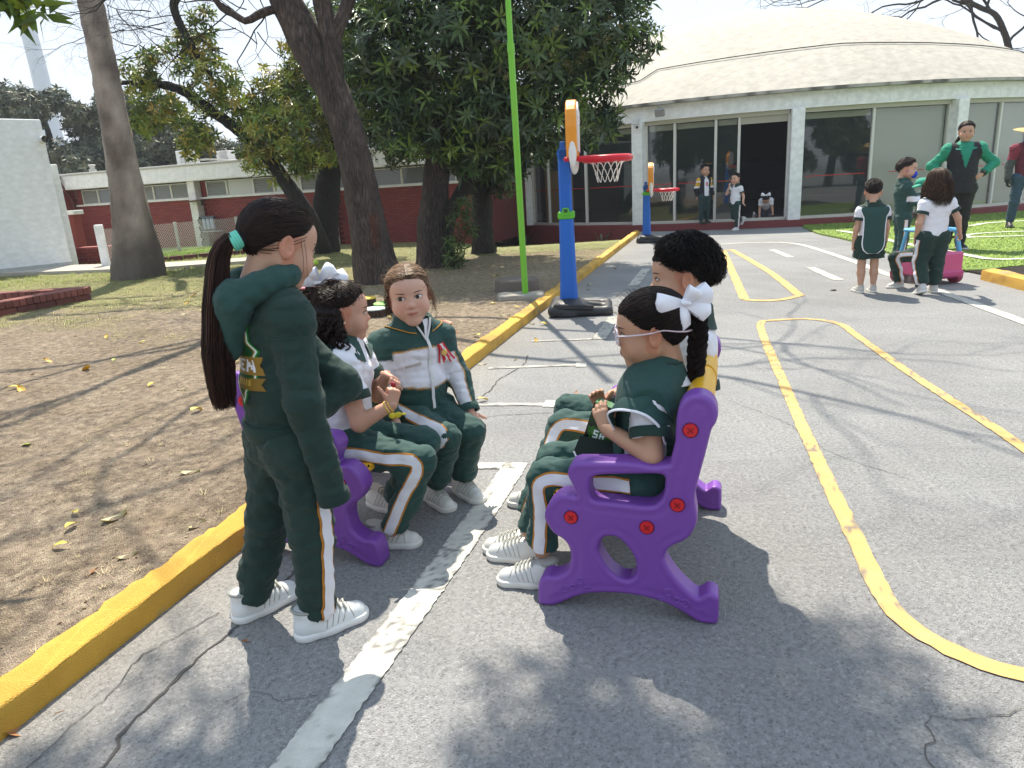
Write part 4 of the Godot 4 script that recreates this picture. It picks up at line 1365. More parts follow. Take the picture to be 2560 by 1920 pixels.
	var dk := [[-1.45, 2.25, -10.6, 0.7], [-1.3, 1.8, -10.4, 0.38], [-1.75, 2.65, -10.7, 0.5], [-0.75, 2.15, -10.3, 0.65], [0.0, 2.1, -10.4, 0.7], [-0.35, 1.6, -10.6, 0.42], [-0.62, 1.72, -10.5, 0.3], [0.1, 1.5, -10.8, 0.33], [0.65, 2.15, -10.6, 0.7], [0.55, 1.72, -10.5, 0.33], [1.25, 2.3, -10.7, 0.55], [1.5, 1.95, -10.7, 0.3], [1.3, 1.75, -10.7, 0.22], [1.7, 2.8, -10.8, 0.5], [2.0, 3.05, -10.8, 0.38], [1.2, 3.1, -10.6, 0.8], [0.4, 3.0, -10.3, 0.85], [-0.5, 3.0, -10.2, 0.85], [-1.3, 2.95, -10.5, 0.75], [-1.75, 3.5, -10.7, 0.55], [-1.0, 3.9, -10.6, 0.9], [0, 3.9, -10.5, 1.0], [1.1, 3.9, -10.7, 0.9], [1.85, 3.6, -10.8, 0.45], [-0.4, 4.8, -10.9, 1.0], [0.7, 4.7, -11, 0.8], [-1.0, 2.6, -11.6, 0.8], [0.3, 2.6, -11.8, 0.9], [1.2, 3.0, -11.6, 0.7], [-0.3, 3.6, -11.8, 1.0], [-1.9, 3.0, -11.0, 0.35]]
	crown(o, "crown", dk, 330.0, whorl(8, 0.17, 0.046, 0.55, 3), leafm, [lin(0.055, 0.095, 0.032), lin(0.075, 0.125, 0.036), lin(0.07, 0.10, 0.05), lin(0.16, 0.24, 0.04), lin(0.045, 0.08, 0.035)], [0.7, 1.15], 21)
	crown(o, "blossom", [[1.4, 3.1, -10.3, 0.5], [0.5, 3.0, -9.9, 0.5], [-0.1, 2.4, -10.0, 0.4], [1.0, 2.9, -10.2, 0.5]], 60.0, whorl(14, 0.07, 0.012, 0.1, 9), dullm, [lin(0.22, 0.20, 0.07)], [0.7, 1.1], 22)
	o = thing("small_tree", "small tree with a fluted dark trunk between the dark tree and the hall", "tree", V(-0.34, 0, -12.5))
	mb = MB.new()
	limb(mb, [V(-0.35, -0.05, -12.5), V(-0.35, 0.1, -12.5), V(-0.34, 0.5, -12.5), V(-0.33, 0.92, -12.5), V(-0.36, 1.3, -12.5), V(-0.3, 2.0, -12.5)], [0.26, 0.19, 0.165, 0.17, 0.2, 0.15, 0.06], 16, 0.03)
	tint(mb, lin(0.10, 0.085, 0.08), lin(0.05, 0.042, 0.04), 40.0)
	part("trunk", mb, bark("roughbark"), o)
	for q in [[V(-0.3, 1.0, -12.45), V(-0.1, 1.25, -12.4), V(0.25, 1.7, -12.3)], [V(-0.38, 1.1, -12.45), V(-0.6, 1.5, -12.4), V(-0.8, 2.0, -12.3)]]:
		mb = MB.new(); limb(mb, q, [0.10, 0.06, 0.02], 10, 0.01); tint(mb, lin(0.10, 0.085, 0.08), lin(0.05, 0.042, 0.04), 40.0); part("limb", mb, bark("roughbark"), o)
	crown(o, "crown", [[-0.45, 1.5, -12.2, 0.32], [0.1, 1.45, -12.2, 0.4], [-0.05, 1.85, -12.2, 0.5], [0.3, 1.75, -12.3, 0.4], [-0.9, 1.9, -12.4, 0.5], [0.05, 1.15, -12.2, 0.2], [-0.6, 2.3, -12.4, 0.6]], 330.0, whorl(9, 0.17, 0.05, 0.5, 4), leafm, [lin(0.035, 0.065, 0.02), lin(0.06, 0.10, 0.022), lin(0.03, 0.055, 0.02)], [0.7, 1.1], 23)
	o = thing("yellow_green_tree", "tree with yellow-green leaves and one long limb sloping to the left", "tree", V(-3.72, 0, -14.6))
	mb = MB.new()
	limb(mb, [V(-3.74, -0.08, -14.9), V(-3.70, 0.1, -14.9), V(-3.66, 0.4, -14.9), V(-3.6, 0.75, -14.9), V(-3.46, 1.4, -14.9), V(-3.33, 1.9, -14.9), V(-3.2, 2.6, -14.8), V(-3.1, 3.5, -14.7)], [0.36, 0.29, 0.26, 0.24, 0.22, 0.20, 0.16, 0.10], 18, 0.02)
	tint(mb, lin(0.055, 0.045, 0.04), lin(0.028, 0.023, 0.022), 40.0)
	part("trunk", mb, bark("roughbark"), o)
	mb = MB.new()
	limb(mb, [V(-3.66, 0.1, -14.7), V(-3.7, 0.7, -14.2), V(-3.83, 1.09, -14.0), V(-4.04, 1.47, -14.0), V(-4.27, 1.88, -14.0), V(-4.54, 2.2, -14.0), V(-4.89, 2.54, -14.0), V(-5.28, 2.86, -14.0), V(-5.62, 3.14, -14.0), V(-5.97, 3.28, -14.0), V(-6.35, 3.35, -14.0), V(-6.81, 3.37, -14.0)], [0.2, 0.17, 0.16, 0.15, 0.13, 0.12, 0.11, 0.10, 0.09, 0.08, 0.06, 0.03], 14, 0.015)
	tint(mb, lin(0.10, 0.085, 0.07), lin(0.05, 0.042, 0.038), 40.0)
	part("limb", mb, bark("roughbark"), o)
	mb = MB.new()
	limb(mb, [V(-4.9, 6.2, -13.4), V(-5.25, 4.9, -13.7), V(-5.5, 4.5, -13.8), V(-5.35, 3.9, -13.9), V(-5.1, 3.3, -14.0)], [0.06, 0.09, 0.08, 0.07, 0.05], 8, 0.01)
	for k in 26:
		var f := k / 25.0
		twigs(mb, V(-5.3 + 1.2 * sin(k * 5.1), 3.6 + 1.3 * f, -13.9 + 0.3 * cos(k * 3.0)), V(-0.7 + 0.9 * sin(k * 2.3), 0.25 * cos(k * 1.7), 0.1).normalized(), 0.75, 0.011, 4, r, 0.6, 0.0)
	tint(mb, lin(0.13, 0.11, 0.09), lin(0.07, 0.06, 0.05))
	part("bare_twigs", mb, bark("twigbark"), o).set_meta("kind", "stuff")
	var yg := [[-6.4, 3.35, -14, 0.42], [-6.45, 2.75, -13.9, 0.4], [-5.9, 2.95, -14, 0.5], [-5.5, 2.4, -13.9, 0.4], [-5.75, 2.15, -13.9, 0.25], [-5.15, 3.2, -14, 0.65], [-5.4, 3.9, -14.1, 0.45], [-5.15, 4.35, -14.1, 0.3], [-4.6, 3.0, -14, 0.55], [-4.3, 2.5, -13.9, 0.55], [-4.45, 1.95, -13.9, 0.4], [-3.9, 2.0, -13.9, 0.5], [-4.15, 1.6, -13.8, 0.26], [-3.6, 2.6, -14, 0.6], [-4.0, 3.1, -14.2, 0.55], [-3.3, 3.2, -14.3, 0.65], [-3.2, 3.9, -14.4, 0.75], [-3.35, 1.95, -13.9, 0.38], [-2.9, 2.6, -14, 0.6], [-2.6, 3.4, -14.3, 0.7], [-3.6, 1.7, -13.8, 0.25], [-6.1, 3.75, -14.0, 0.25]]
	crown(o, "crown", yg, 470.0, whorl(8, 0.15, 0.05, 0.45, 6), leafm, [lin(0.21, 0.28, 0.04), lin(0.32, 0.36, 0.05), lin(0.13, 0.20, 0.035), lin(0.42, 0.40, 0.07), lin(0.16, 0.23, 0.04), lin(0.48, 0.34, 0.07)], [0.7, 1.15], 24, 0.55, 0.14)
	o = thing("overhanging_tree", "tree outside at the left whose bright leafy twig hangs into the upper left corner", "tree", V(-4.9, 0, -2.2))
	mb = MB.new()
	limb(mb, [V(-4.9, -0.05, -2.2), V(-4.85, 1.5, -2.25), V(-4.6, 3.2, -2.6), V(-4.1, 4.8, -3.2), V(-3.2, 6.0, -4.0), V(-1.8, 6.5, -4.6), V(-0.2, 6.6, -5.0), V(1.2, 6.7, -5.3)], [0.26, 0.22, 0.18, 0.14, 0.10, 0.07, 0.03], 14, 0.02)
	tint(mb, lin(0.12, 0.09, 0.07), lin(0.06, 0.05, 0.04), 40.0)
	part("trunk", mb, bark("roughbark"), o)
	mb = MB.new()
	limb(mb, [V(-4.6, 3.2, -2.6), V(-3.4, 3.3, -2.9), V(-2.7, 2.8, -3.0), V(-2.05, 2.3, -3.0), V(-1.8, 1.98, -3.0)], [0.07, 0.04, 0.014, 0.006], 8, 0.004)
	limb(mb, [V(-2.2, 2.45, -3.0), V(-2.0, 2.15, -2.95), V(-1.88, 1.98, -2.92)], [0.01, 0.006], 6, 0.002)
	tint(mb, lin(0.12, 0.09, 0.06), lin(0.08, 0.06, 0.04), 40.0)
	part("twig", mb, bark("twigbark"), o)
	var lv := [[-1.80, 1.95, -3.0, 0.075], [-1.73, 1.915, -2.98, 0.06], [-1.86, 2.0, -2.95, 0.1], [-1.68, 1.90, -3.02, 0.04], [-2.0, 2.2, -3.0, 0.2]]
	crown(o, "leaves", lv, 1500.0, whorl(3, 0.12, 0.045, 0.9, 8), leafm, [lin(0.10, 0.16, 0.02), lin(0.05, 0.09, 0.02), lin(0.14, 0.2, 0.03)], [0.6, 0.9], 25)
	crown(o, "crown", [[-1.3, 6.0, -5.0, 0.32], [-0.9, 6.3, -4.75, 0.3], [-0.45, 6.1, -5.15, 0.30], [-0.05, 6.4, -4.85, 0.32], [0.25, 6.2, -5.35, 0.22], [-0.2, 6.2, -5.05, 0.36], [0.08, 6.25, -5.1, 0.34], [-0.45, 6.3, -4.9, 0.34], [-0.05, 6.1, -4.6, 0.4], [-0.6, 6.4, -4.4, 0.38], [-1.6, 6.3, -4.5, 0.35]], 230.0, whorl(8, 0.17, 0.06, 0.4, 9), leafm, [lin(0.05, 0.09, 0.02)], [0.7, 1.1], 26)
	o = thing("bare_tree", "leafless brown tree rising behind the dome at the right", "tree", V(16.8, 0, -24.5))
	mb = MB.new()
	limb(mb, [V(16.9, 0, -24.5), V(16.8, 3.0, -24.4), V(16.3, 4.4, -24.2), V(15.94, 4.9, -24.0), V(15.6, 5.4, -24.0), V(15.12, 5.62, -24.0), V(14.5, 5.95, -24.0), V(13.8, 6.5, -24.0)], [0.22, 0.18, 0.13, 0.11, 0.09, 0.07, 0.05], 10, 0.01)
	tint(mb, lin(0.16, 0.12, 0.09), lin(0.09, 0.07, 0.055))
	part("trunk", mb, bark("roughbark"), o)
	mb = MB.new()
	r.seed = 12
	for q in [[V(15.9, 4.95, -24.0), V(-0.9, 0.25, 0.1)], [V(15.5, 5.45, -24.0), V(-0.6, 0.7, 0.0)], [V(15.0, 5.7, -24), V(-0.9, 0.1, 0.0)], [V(14.4, 6.0, -24), V(-1.0, 0.1, 0.0)], [V(13.9, 6.4, -24), V(-1.0, 0.2, 0.1)], [V(16.2, 4.5, -24.2), V(0.6, 0.6, 0)], [V(15.3, 5.55, -24), V(0.3, 1.0, 0)], [V(16.4, 4.2, -24.2), V(0.9, 0.2, 0)], [V(13.3, 6.5, -24), V(-1.0, 0.0, 0)], [V(12.3, 6.5, -24), V(-1.0, 0.0, 0)], [V(14.0, 6.2, -24), V(-0.8, -0.3, 0)], [V(11.4, 6.7, -24), V(-1.0, -0.1, 0)], [V(15.9, 4.9, -24), V(-1.0, 0.6, 0)], [V(14.8, 5.9, -24), V(0.2, -0.8, 0)]]:
		twigs(mb, q[0], q[1].normalized(), 1.7, 0.045, 4, r, 0.5, 0.05)
	tint(mb, lin(0.14, 0.11, 0.085), lin(0.09, 0.07, 0.055))
	part("twigs", mb, bark("twigbark"), o).set_meta("kind", "stuff")
	var fl := whorl(10, 0.22, 0.10, 0.4, 14)
	var spots := [[-23.5, -33.0, 6.4, 3.0], [-20.0, -34.0, 7.2, 2.6], [-17.3, -35.0, 6.2, 2.4], [-14.6, -36.0, 5.6, 2.6], [-11.5, -36.0, 5.0, 2.4], [-8.6, -37.0, 5.4, 2.6], [-5.2, -37.0, 5.6, 2.8], [-1.6, -36.0, 5.2, 2.6]]
	var says := ["grey-green bushy tree above the white building", "tallest of the hazy grey-green trees, in front of the pale tower", "hazy grey-green tree just behind the slim grey trunk", "hazy grey-green tree behind the nearer air conditioner", "low hazy grey-green tree behind the smaller air conditioner", "hazy grey-green tree seen through the yellow-green tree", "hazy grey-green tree behind the leaning trunk", "hazy grey-green tree behind the dark broadleaf tree"]
	for k in spots.size():
		var q: Array = spots[k]
		o = thing("hazy_tree", says[k], "tree", V(q[0], -0.4, q[1]), "hazy trees beyond the brick block")
		mb = MB.new()
		limb(mb, [V(q[0], -0.5, q[1]), V(q[0] + 0.1, 1.5, q[1]), V(q[0] - 0.1, q[2] * 0.7, q[1])], [0.3, 0.2, 0.1], 8, 0.02)
		tint(mb, lin(0.12, 0.10, 0.085), lin(0.08, 0.07, 0.06))
		part("trunk", mb, bark("roughbark"), o)
		var cl := []
		r.seed = 100 + k
		for j in 20:
			var a := r.randf() * TAU
			var f: float = sqrt(r.randf()) * q[3]
			var yy: float = q[2] * r.randf_range(0.14, 0.95)
			f *= sqrt(maxf(0.08, 1.0 - pow(absf(yy / q[2] - 0.4) / 0.62, 2)))
			cl.append([q[0] + cos(a) * f, yy - 0.2, q[1] + sin(a) * f, r.randf_range(0.6, 1.1)])
		crown(o, "crown", cl, 230.0, fl, dullm, [lin(0.12, 0.135, 0.085), lin(0.15, 0.16, 0.10), lin(0.095, 0.11, 0.075)], [0.7, 1.3], 200 + k)
	for k in 5:
		var x := -9.0 + k * 7.5
		o = thing("yard_tree", "tree on the far side of the yard, mirrored in the hall windows", "tree", V(x, 0, 13.0 + 2.0 * (k % 2)), "yard trees")
		mb = MB.new()
		limb(mb, [V(x, 0, 13.0 + 2.0 * (k % 2)), V(x + 0.2, 2.0, 13.0 + 2.0 * (k % 2)), V(x, 4.5, 13.0 + 2.0 * (k % 2))], [0.28, 0.2, 0.1], 8, 0.02)
		tint(mb, lin(0.10, 0.08, 0.07), lin(0.06, 0.05, 0.04))
		part("trunk", mb, bark("roughbark"), o)
		var cl := []
		for j in 9: cl.append([x + r.randf_range(-2.4, 2.4), r.randf_range(1.6, 6.5), 13.0 + 2.0 * (k % 2) + r.randf_range(-1.5, 1.5), r.randf_range(0.9, 1.5)])
		crown(o, "crown", cl, 60.0, whorl(9, 0.5, 0.22, 0.3, 14), dullm, [lin(0.05, 0.075, 0.03)], [0.7, 1.1], 300 + k)
	mb = MB.new()
	var tp := V(-26.3, 0, -45)
	mb.tube(pv([tp, tp + V(0, 9.0, 0), tp + V(-0.35, 16, 0)]), pf([0.62, 0.46, 0.38]), 10, lin(0.62, 0.66, 0.70))
	for y in [13.5, 15.2]:
		mb.tube(pv([tp + V(-4.5, y + 0.1, 0), tp + V(0, y - 0.2, 0), tp + V(4.5, y + 0.35, 0)]), pf([0.08, 0.18, 0.07]), 6, lin(0.55, 0.56, 0.56))
	solo("steel_tower", mb, mat("towersteel", CW, 0.6), "tall pale blue-grey steel tower with cross arms far off at the left", "tower")
	o = thing("young_shrub", "leafy young shrub at the foot of the dark broadleaf tree", "shrub", V(-0.72, 0.06, -10.3))
	mb = MB.new()
	for k in 7:
		var a := k * 0.9
		mb.tube(pv([V(-0.72, 0.05, -10.3), V(-0.72 + cos(a) * 0.1, 0.35, -10.3 + sin(a) * 0.1), V(-0.65 + cos(a) * 0.2, 0.7 + 0.1 * (k % 3), -10.3 + sin(a) * 0.2)]), pf([0.012, 0.009, 0.004]), 5, lin(0.10, 0.09, 0.05))
	part("stem", mb, mat("twigbark"), o)
	crown(o, "leaves", [[-0.72, 0.2, -10.25, 0.2], [-0.7, 0.4, -10.25, 0.2], [-0.6, 0.75, -10.3, 0.22], [-0.45, 0.6, -10.3, 0.14], [-0.5, 0.95, -10.3, 0.16]], 700.0, whorl(6, 0.14, 0.03, 0.6, 5), leafm, [lin(0.05, 0.10, 0.025), lin(0.10, 0.15, 0.03)], [0.5, 0.9], 31)
	var pl := [[-56.5, 8.72, 0.55, 11, "spiky dry agave plant against the red plinth, by the green pole"], [-39.5, 8.68, 0.6, 6, "dry stalks against the red plinth between the hoop post and the second column"], [-1.0, 8.66, 0.45, 7, "thin spiky plant at the plinth behind the woman in the black vest"], [4.0, 8.68, 0.6, 7, "taller spiky plant at the plinth between the woman and the man in the straw hat"], [9.0, 8.68, 0.65, 6, "upright blade-leaved plant at the plinth next to the man in the straw hat"]]
	for q in pl:
		var b := ringp(q[0], q[1])
		b.y = lawn_y(b.x, b.z) - 0.01 if b.x < 3.2 else 0.03
		mb = MB.new()
		for k in q[3]:
			var a: float = k * 2.4
			var ln: float = q[2] * r.randf_range(0.6, 1.0)
			leaf(mb, b + V(cos(a), 0, sin(a)) * 0.04, V(cos(a) * 0.5, 1.0, sin(a) * 0.5).normalized(), V(-cos(a), 0.4, -sin(a)).normalized(), ln, 0.05, 0.15, lin(0.13, 0.12, 0.07) * r.randf_range(0.7, 1.3))
		solo("spiky_plant", mb, dullm, q[4], "plant", "plants along the plinth")
	mb = MB.new()
	var fb := V(-2.93, 0.05, -15.6)
	for k in 26:
		var a := k * 2.4
		leaf(mb, fb + V(cos(a) * 0.08, 0.12 + 0.012 * k, sin(a) * 0.08), V(cos(a), 0.5, sin(a)).normalized(), Vector3.UP, 0.2, 0.07, 0.5, lin(0.09, 0.14, 0.03) * r.randf_range(0.6, 1.3))
	var pt := thing("potted_plant", "potted plant in a clay bowl at the foot of the brick wall", "plant", fb)
	part("leaves", mb, leafm, pt)
	mb = MB.new(); mb.lathe(fb, PackedVector2Array([V2(0.0, 0.0), V2(0.16, 0.0), V2(0.2, 0.02), V2(0.27, 0.16), V2(0.27, 0.18), V2(0.2, 0.16), V2(0.0, 0.14)]), 18, lin(0.26, 0.10, 0.07)); part("bowl", mb, mat("clay", CW, 0.8), pt)
	var shapes := []
	var pal := [lin(0.55, 0.42, 0.05), lin(0.62, 0.50, 0.12), lin(0.30, 0.33, 0.05), lin(0.50, 0.46, 0.26), lin(0.36, 0.16, 0.06), lin(0.58, 0.36, 0.05)]
	var cname := ["yellow", "pale yellow", "yellow-green", "dry beige", "brown", "orange-yellow"]
	for k in 6:
		mb = MB.new()
		var rr := RandomNumberGenerator.new(); rr.seed = 900 + k
		var l := 0.085
		var rows := []
		for j in 9:
			var f := j / 8.0
			var w := 0.021 * sin(PI * pow(f, 0.8)) + 0.0006
			var curl := 0.018 * sin(f * 2.6 + k) * (1.0 if k != 2 else 0.4)
			var row := PackedVector3Array()
			for i in 5:
				var u := (i - 2) / 2.0
				row.append(V((f - 0.5) * l, 0.006 + curl + absf(u) * (0.004 + 0.012 * f * float(k % 2)), u * w))
			rows.append(row)
		mb.sheet(rows, pal[k])
		for i in mb.v.size():
			if mb.n[i].y < 0: mb.n[i] = -mb.n[i]
			mb.c[i] = pal[k] * (1.0 + 0.25 * noise.get_noise_2d(mb.v[i].x * 4000.0 + k * 99.0, mb.v[i].z * 4000.0))
		mb.tube(pv([V(-0.042, 0.008, 0), V(-0.056, 0.004, 0.003)]), pf([0.0012, 0.0009]), 4, pal[k] * 0.7)
		shapes.append(mb)
	var lm := mat("fallenleaf", CW, 0.6)
	lm.backlight_enabled = true; lm.backlight = Color(0.35, 0.30, 0.05)
	var seen := [[-1.19, -1.42, 3, 1.3, 0.6, "orange-brown curled leaf on the asphalt beside the wide crack"], [-1.24, -1.31, 0, 1.0, 0.9, "yellow leaf at the foot of the kerb in the lower left corner"], [-0.02, -2.2, 1, 0.7, 1.2, "small pale leaf on the asphalt in front of the white shoes"], [0.36, -3.9, 4, 0.8, 0.2, "dark curled leaf lying on the open asphalt between the benches"], [0.30, -6.0, 0, 1.0, 0.4, "yellow leaf against the kerb by the black hoop base"], [3.2, -6.9, 2, 1.2, 0.1, "yellow-green leaf on the asphalt left of the boy in the bib"]]
	var leafs := []
	for k in 6: leafs.append(shapes[k].mesh(lm))
	var put := func(x: float, z: float, k: int, s: float, a: float, y: float, says2: String, grp: String) -> void:
		var o2 := MeshInstance3D.new()
		o2.name = numbered("fallen_leaf"); o2.mesh = leafs[k]
		o2.transform = Transform3D(Basis(Vector3.UP, a * TAU).scaled(Vector3.ONE * s), V(x, y, z))
		tag(o2, says2, "leaf", grp)
		add_child(o2)
	for q in seen: put.call(q[0], q[1], 4 if q[2] == 3 else q[2], q[3], q[4], 0.0, q[5], "")
	r.seed = 404
	var leaf_says := func(p: Vector3, cn: String, s: float) -> String:
		var marks := [["the brick planter", V(-5.4, 0, -8.8)], ["the slim grey trunk", V(-5.9, 0, -11.4)], ["the leaning trunk", V(-1.7, 0, -9.0)], ["the green pole", V(0.1, 0, -7.0)], ["the log seats", V(-1.3, 0, -6.7)], ["the standing girl", V(-1.0, 0, -1.9)], ["the girl in the track jacket", V(-0.7, 0, -3.2)]]
		var best := ""
		var bd := 1.1
		for m2 in marks:
			if p.distance_to(m2[1]) < bd: bd = p.distance_to(m2[1]); best = m2[0]
		if s < 0.30: return "%s fallen leaf on the lawn edge, touching the yellow kerb%s" % [cn, ""]
		if best: return "%s fallen leaf on the bare ground near %s" % [cn, best]
		return "%s fallen leaf on the open bare lawn, %s" % [cn, "nearest the camera" if p.z > -2.6 else "left of the standing girl" if p.z > -5.0 else "in the middle distance" if p.z > -8.0 else "far off near the trees"]
	for k in 118:
		var t := 0.1 + 10.0 * pow(r.randf(), 1.2)
		var s := 0.16 + 5.0 * pow(r.randf(), 1.1) * (0.3 + t * 0.12)
		var p := K0 + KD * t + KL * s
		var c: int = [0, 1, 1, 2, 3, 3, 3, 4, 5, 0][r.randi() % 10]
		put.call(p.x, p.z, c, r.randf_range(0.55, 1.25), r.randf(), lawn_y(p.x, p.z) + 0.002, leaf_says.call(p, cname[c], s), "%s leaves fallen on the lawn" % cname[c])
	for k in 14:
		var t := r.randf_range(0.4, 9.0)
		var p := K0 + KD * t - KL * r.randf_range(0.03, 0.35)
		var c := r.randi() % 6
		put.call(p.x, p.z, c, r.randf_range(0.5, 0.9), r.randf(), 0.002, "%s fallen leaf on the asphalt along the kerb" % cname[c], "%s leaves on the asphalt by the kerb" % cname[c])

func pl(a: Array) -> PackedVector2Array:
	var out := PackedVector2Array()
	for i in range(0, a.size(), 2): out.append(Vector2(a[i], a[i + 1]))
	return out

func smooth2(p: PackedVector2Array, m := 4) -> PackedVector2Array:
	var out := PackedVector2Array()
	var n := p.size()
	for i in n:
		for k in m: out.append(p[i].cubic_interpolate(p[(i + 1) % n], p[(i - 1 + n) % n], p[(i + 2) % n], float(k) / m))
	return out

func sdist(p: Vector2, poly: PackedVector2Array) -> float:     # signed distance to an outline, negative inside
	var best := 1e9
	var inside := false
	var n := poly.size()
	var j := n - 1
	for i in n:
		var a := poly[j]
		var b := poly[i]
		var e := b - a
		var w := p - a
		var t := clampf(w.dot(e) / maxf(e.length_squared(), 1e-12), 0.0, 1.0)
		best = minf(best, (w - e * t).length_squared())
		if (b.y > p.y) != (a.y > p.y) and p.x < (a.x - b.x) * (p.y - b.y) / (a.y - b.y) + b.x: inside = not inside
		j = i
	return -sqrt(best) if inside else sqrt(best)

const PANEL := [-0.009, 0.013, -0.004, 0.001, 0.016, -0.001, 0.041, 0.003, 0.082, 0.026, 0.122, 0.047, 0.181, 0.060, 0.238, 0.064, 0.294, 0.061, 0.350, 0.049, 0.394, 0.029, 0.437, 0.003, 0.459, 0.0, 0.482, 0.001, 0.492, 0.012, 0.492, 0.072, 0.488, 0.086, 0.475, 0.094, 0.461, 0.093, 0.449, 0.084, 0.436, 0.077, 0.408, 0.099, 0.375, 0.136, 0.353, 0.175, 0.351, 0.196, 0.360, 0.214, 0.378, 0.229, 0.406, 0.246, 0.423, 0.271, 0.433, 0.300, 0.432, 0.327, 0.427, 0.362, 0.432, 0.404, 0.451, 0.488, 0.465, 0.555, 0.473, 0.568, 0.480, 0.593, 0.475, 0.618, 0.462, 0.637, 0.442, 0.646, 0.419, 0.646, 0.398, 0.633, 0.385, 0.611, 0.379, 0.578, 0.363, 0.457, 0.279, 0.455, 0.247, 0.456, 0.171, 0.452, 0.123, 0.449, 0.104, 0.441, 0.093, 0.421, 0.095, 0.401, 0.115, 0.362, 0.114, 0.348, 0.090, 0.351, 0.071, 0.350, 0.047, 0.332, 0.028, 0.306, 0.022, 0.276, 0.030, 0.256, 0.046, 0.232, 0.069, 0.218, 0.084, 0.202, 0.092, 0.177, 0.090, 0.143, 0.081, 0.120, 0.061, 0.103, 0.040, 0.094, 0.027, 0.097, 0.012, 0.092, 0.000, 0.081, -0.007, 0.053]
const ARMHOLE := [0.157, 0.345, 0.154, 0.393, 0.170, 0.412, 0.207, 0.418, 0.279, 0.424, 0.344, 0.426, 0.351, 0.402, 0.346, 0.367, 0.330, 0.344, 0.307, 0.335, 0.260, 0.336, 0.205, 0.339]
const OVAL := [0.184, 0.229, 0.203, 0.237, 0.226, 0.233, 0.251, 0.210, 0.269, 0.179, 0.275, 0.150, 0.269, 0.124, 0.250, 0.109, 0.224, 0.115, 0.198, 0.138, 0.177, 0.174, 0.172, 0.202]

func bench_panel(mir: bool) -> MB:
	var o := smooth2(pl(PANEL), 2)
	var a := smooth2(pl(ARMHOLE), 3)
	var v := smooth2(pl(OVAL), 3)
	var h := 0.0045
	var f := Field.new(Vector3(-0.03, -0.02, -0.01), Vector3(0.515, 0.67, 0.085), h)
	var plane := PackedFloat32Array()
	for y in f.ny:
		for x in f.nx:
			var p := Vector2(f.o.x + x * h, f.o.y + y * h)
			var d := sdist(p, o)
			if d < 0.02: d = maxf(d, maxf(-sdist(p, a), -sdist(p, v)))
			plane.append(d)
	var r := 0.012
	var th := 0.0375
	var i := 0
	for z in f.nz:
		for y in f.ny:
			for x in f.nx:
				var d := plane[y * f.nx + x]
				var e := absf(f.o.z + z * h - th) - th
				if d > -0.036 and d < -0.012: e += 0.0012 * sin((d + 0.036) / 0.024 * PI)
				var q := Vector2(d + r, e + r)
				f.d[i] = q.max(Vector2.ZERO).length() + minf(maxf(q.x, q.y), 0.0) - r
				i += 1
	var mb := MB.new()
	f.mesh(mb, CW)
	if mir:
		for k in mb.v.size():
			mb.v[k].x = 0.4925 - mb.v[k].x; mb.n[k].x = -mb.n[k].x
		for k in range(0, mb.ix.size(), 3):
			var sw := mb.ix[k + 1]; mb.ix[k + 1] = mb.ix[k + 2]; mb.ix[k + 2] = sw
	return mb

func swirl(mb: MB, at: Vector2, s: float, flip: float, z: float) -> void:
	for q in [[0.0, 0.0, 1.0, 1.0, 0.0], [0.02, 0.012, 0.7, -1.0, 0.6], [0.045, 0.03, 0.8, 1.0, 0.9], [0.062, 0.012, 0.55, -1.0, 0.3]]:
		var pts := PackedVector3Array()
		for k in 22:
			var t := k / 21.0
			var rr := 0.016 * s * float(q[2]) * (1.0 - 0.75 * t)
			var an := float(q[3]) * t * 7.5 + float(q[4])
			pts.append(Vector3(at.x + flip * (q[0] * s + cos(an) * rr), at.y + q[1] * s + sin(an) * rr, z))
		mb.tube(pts, radii(22, [0.0024, 0.0034, 0.0018]), 6)
		var tail := PackedVector3Array()
		for k in 10:
			var t := k / 9.0
			tail.append(Vector3(at.x + flip * (q[0] * s + cos(q[4]) * 0.016 * s * q[2] - t * 0.02 * s), at.y + q[1] * s - 0.013 * s * t * t + sin(q[4]) * 0.016 * s * q[2], z))
		mb.tube(tail, radii(10, [0.003, 0.0014]), 6)

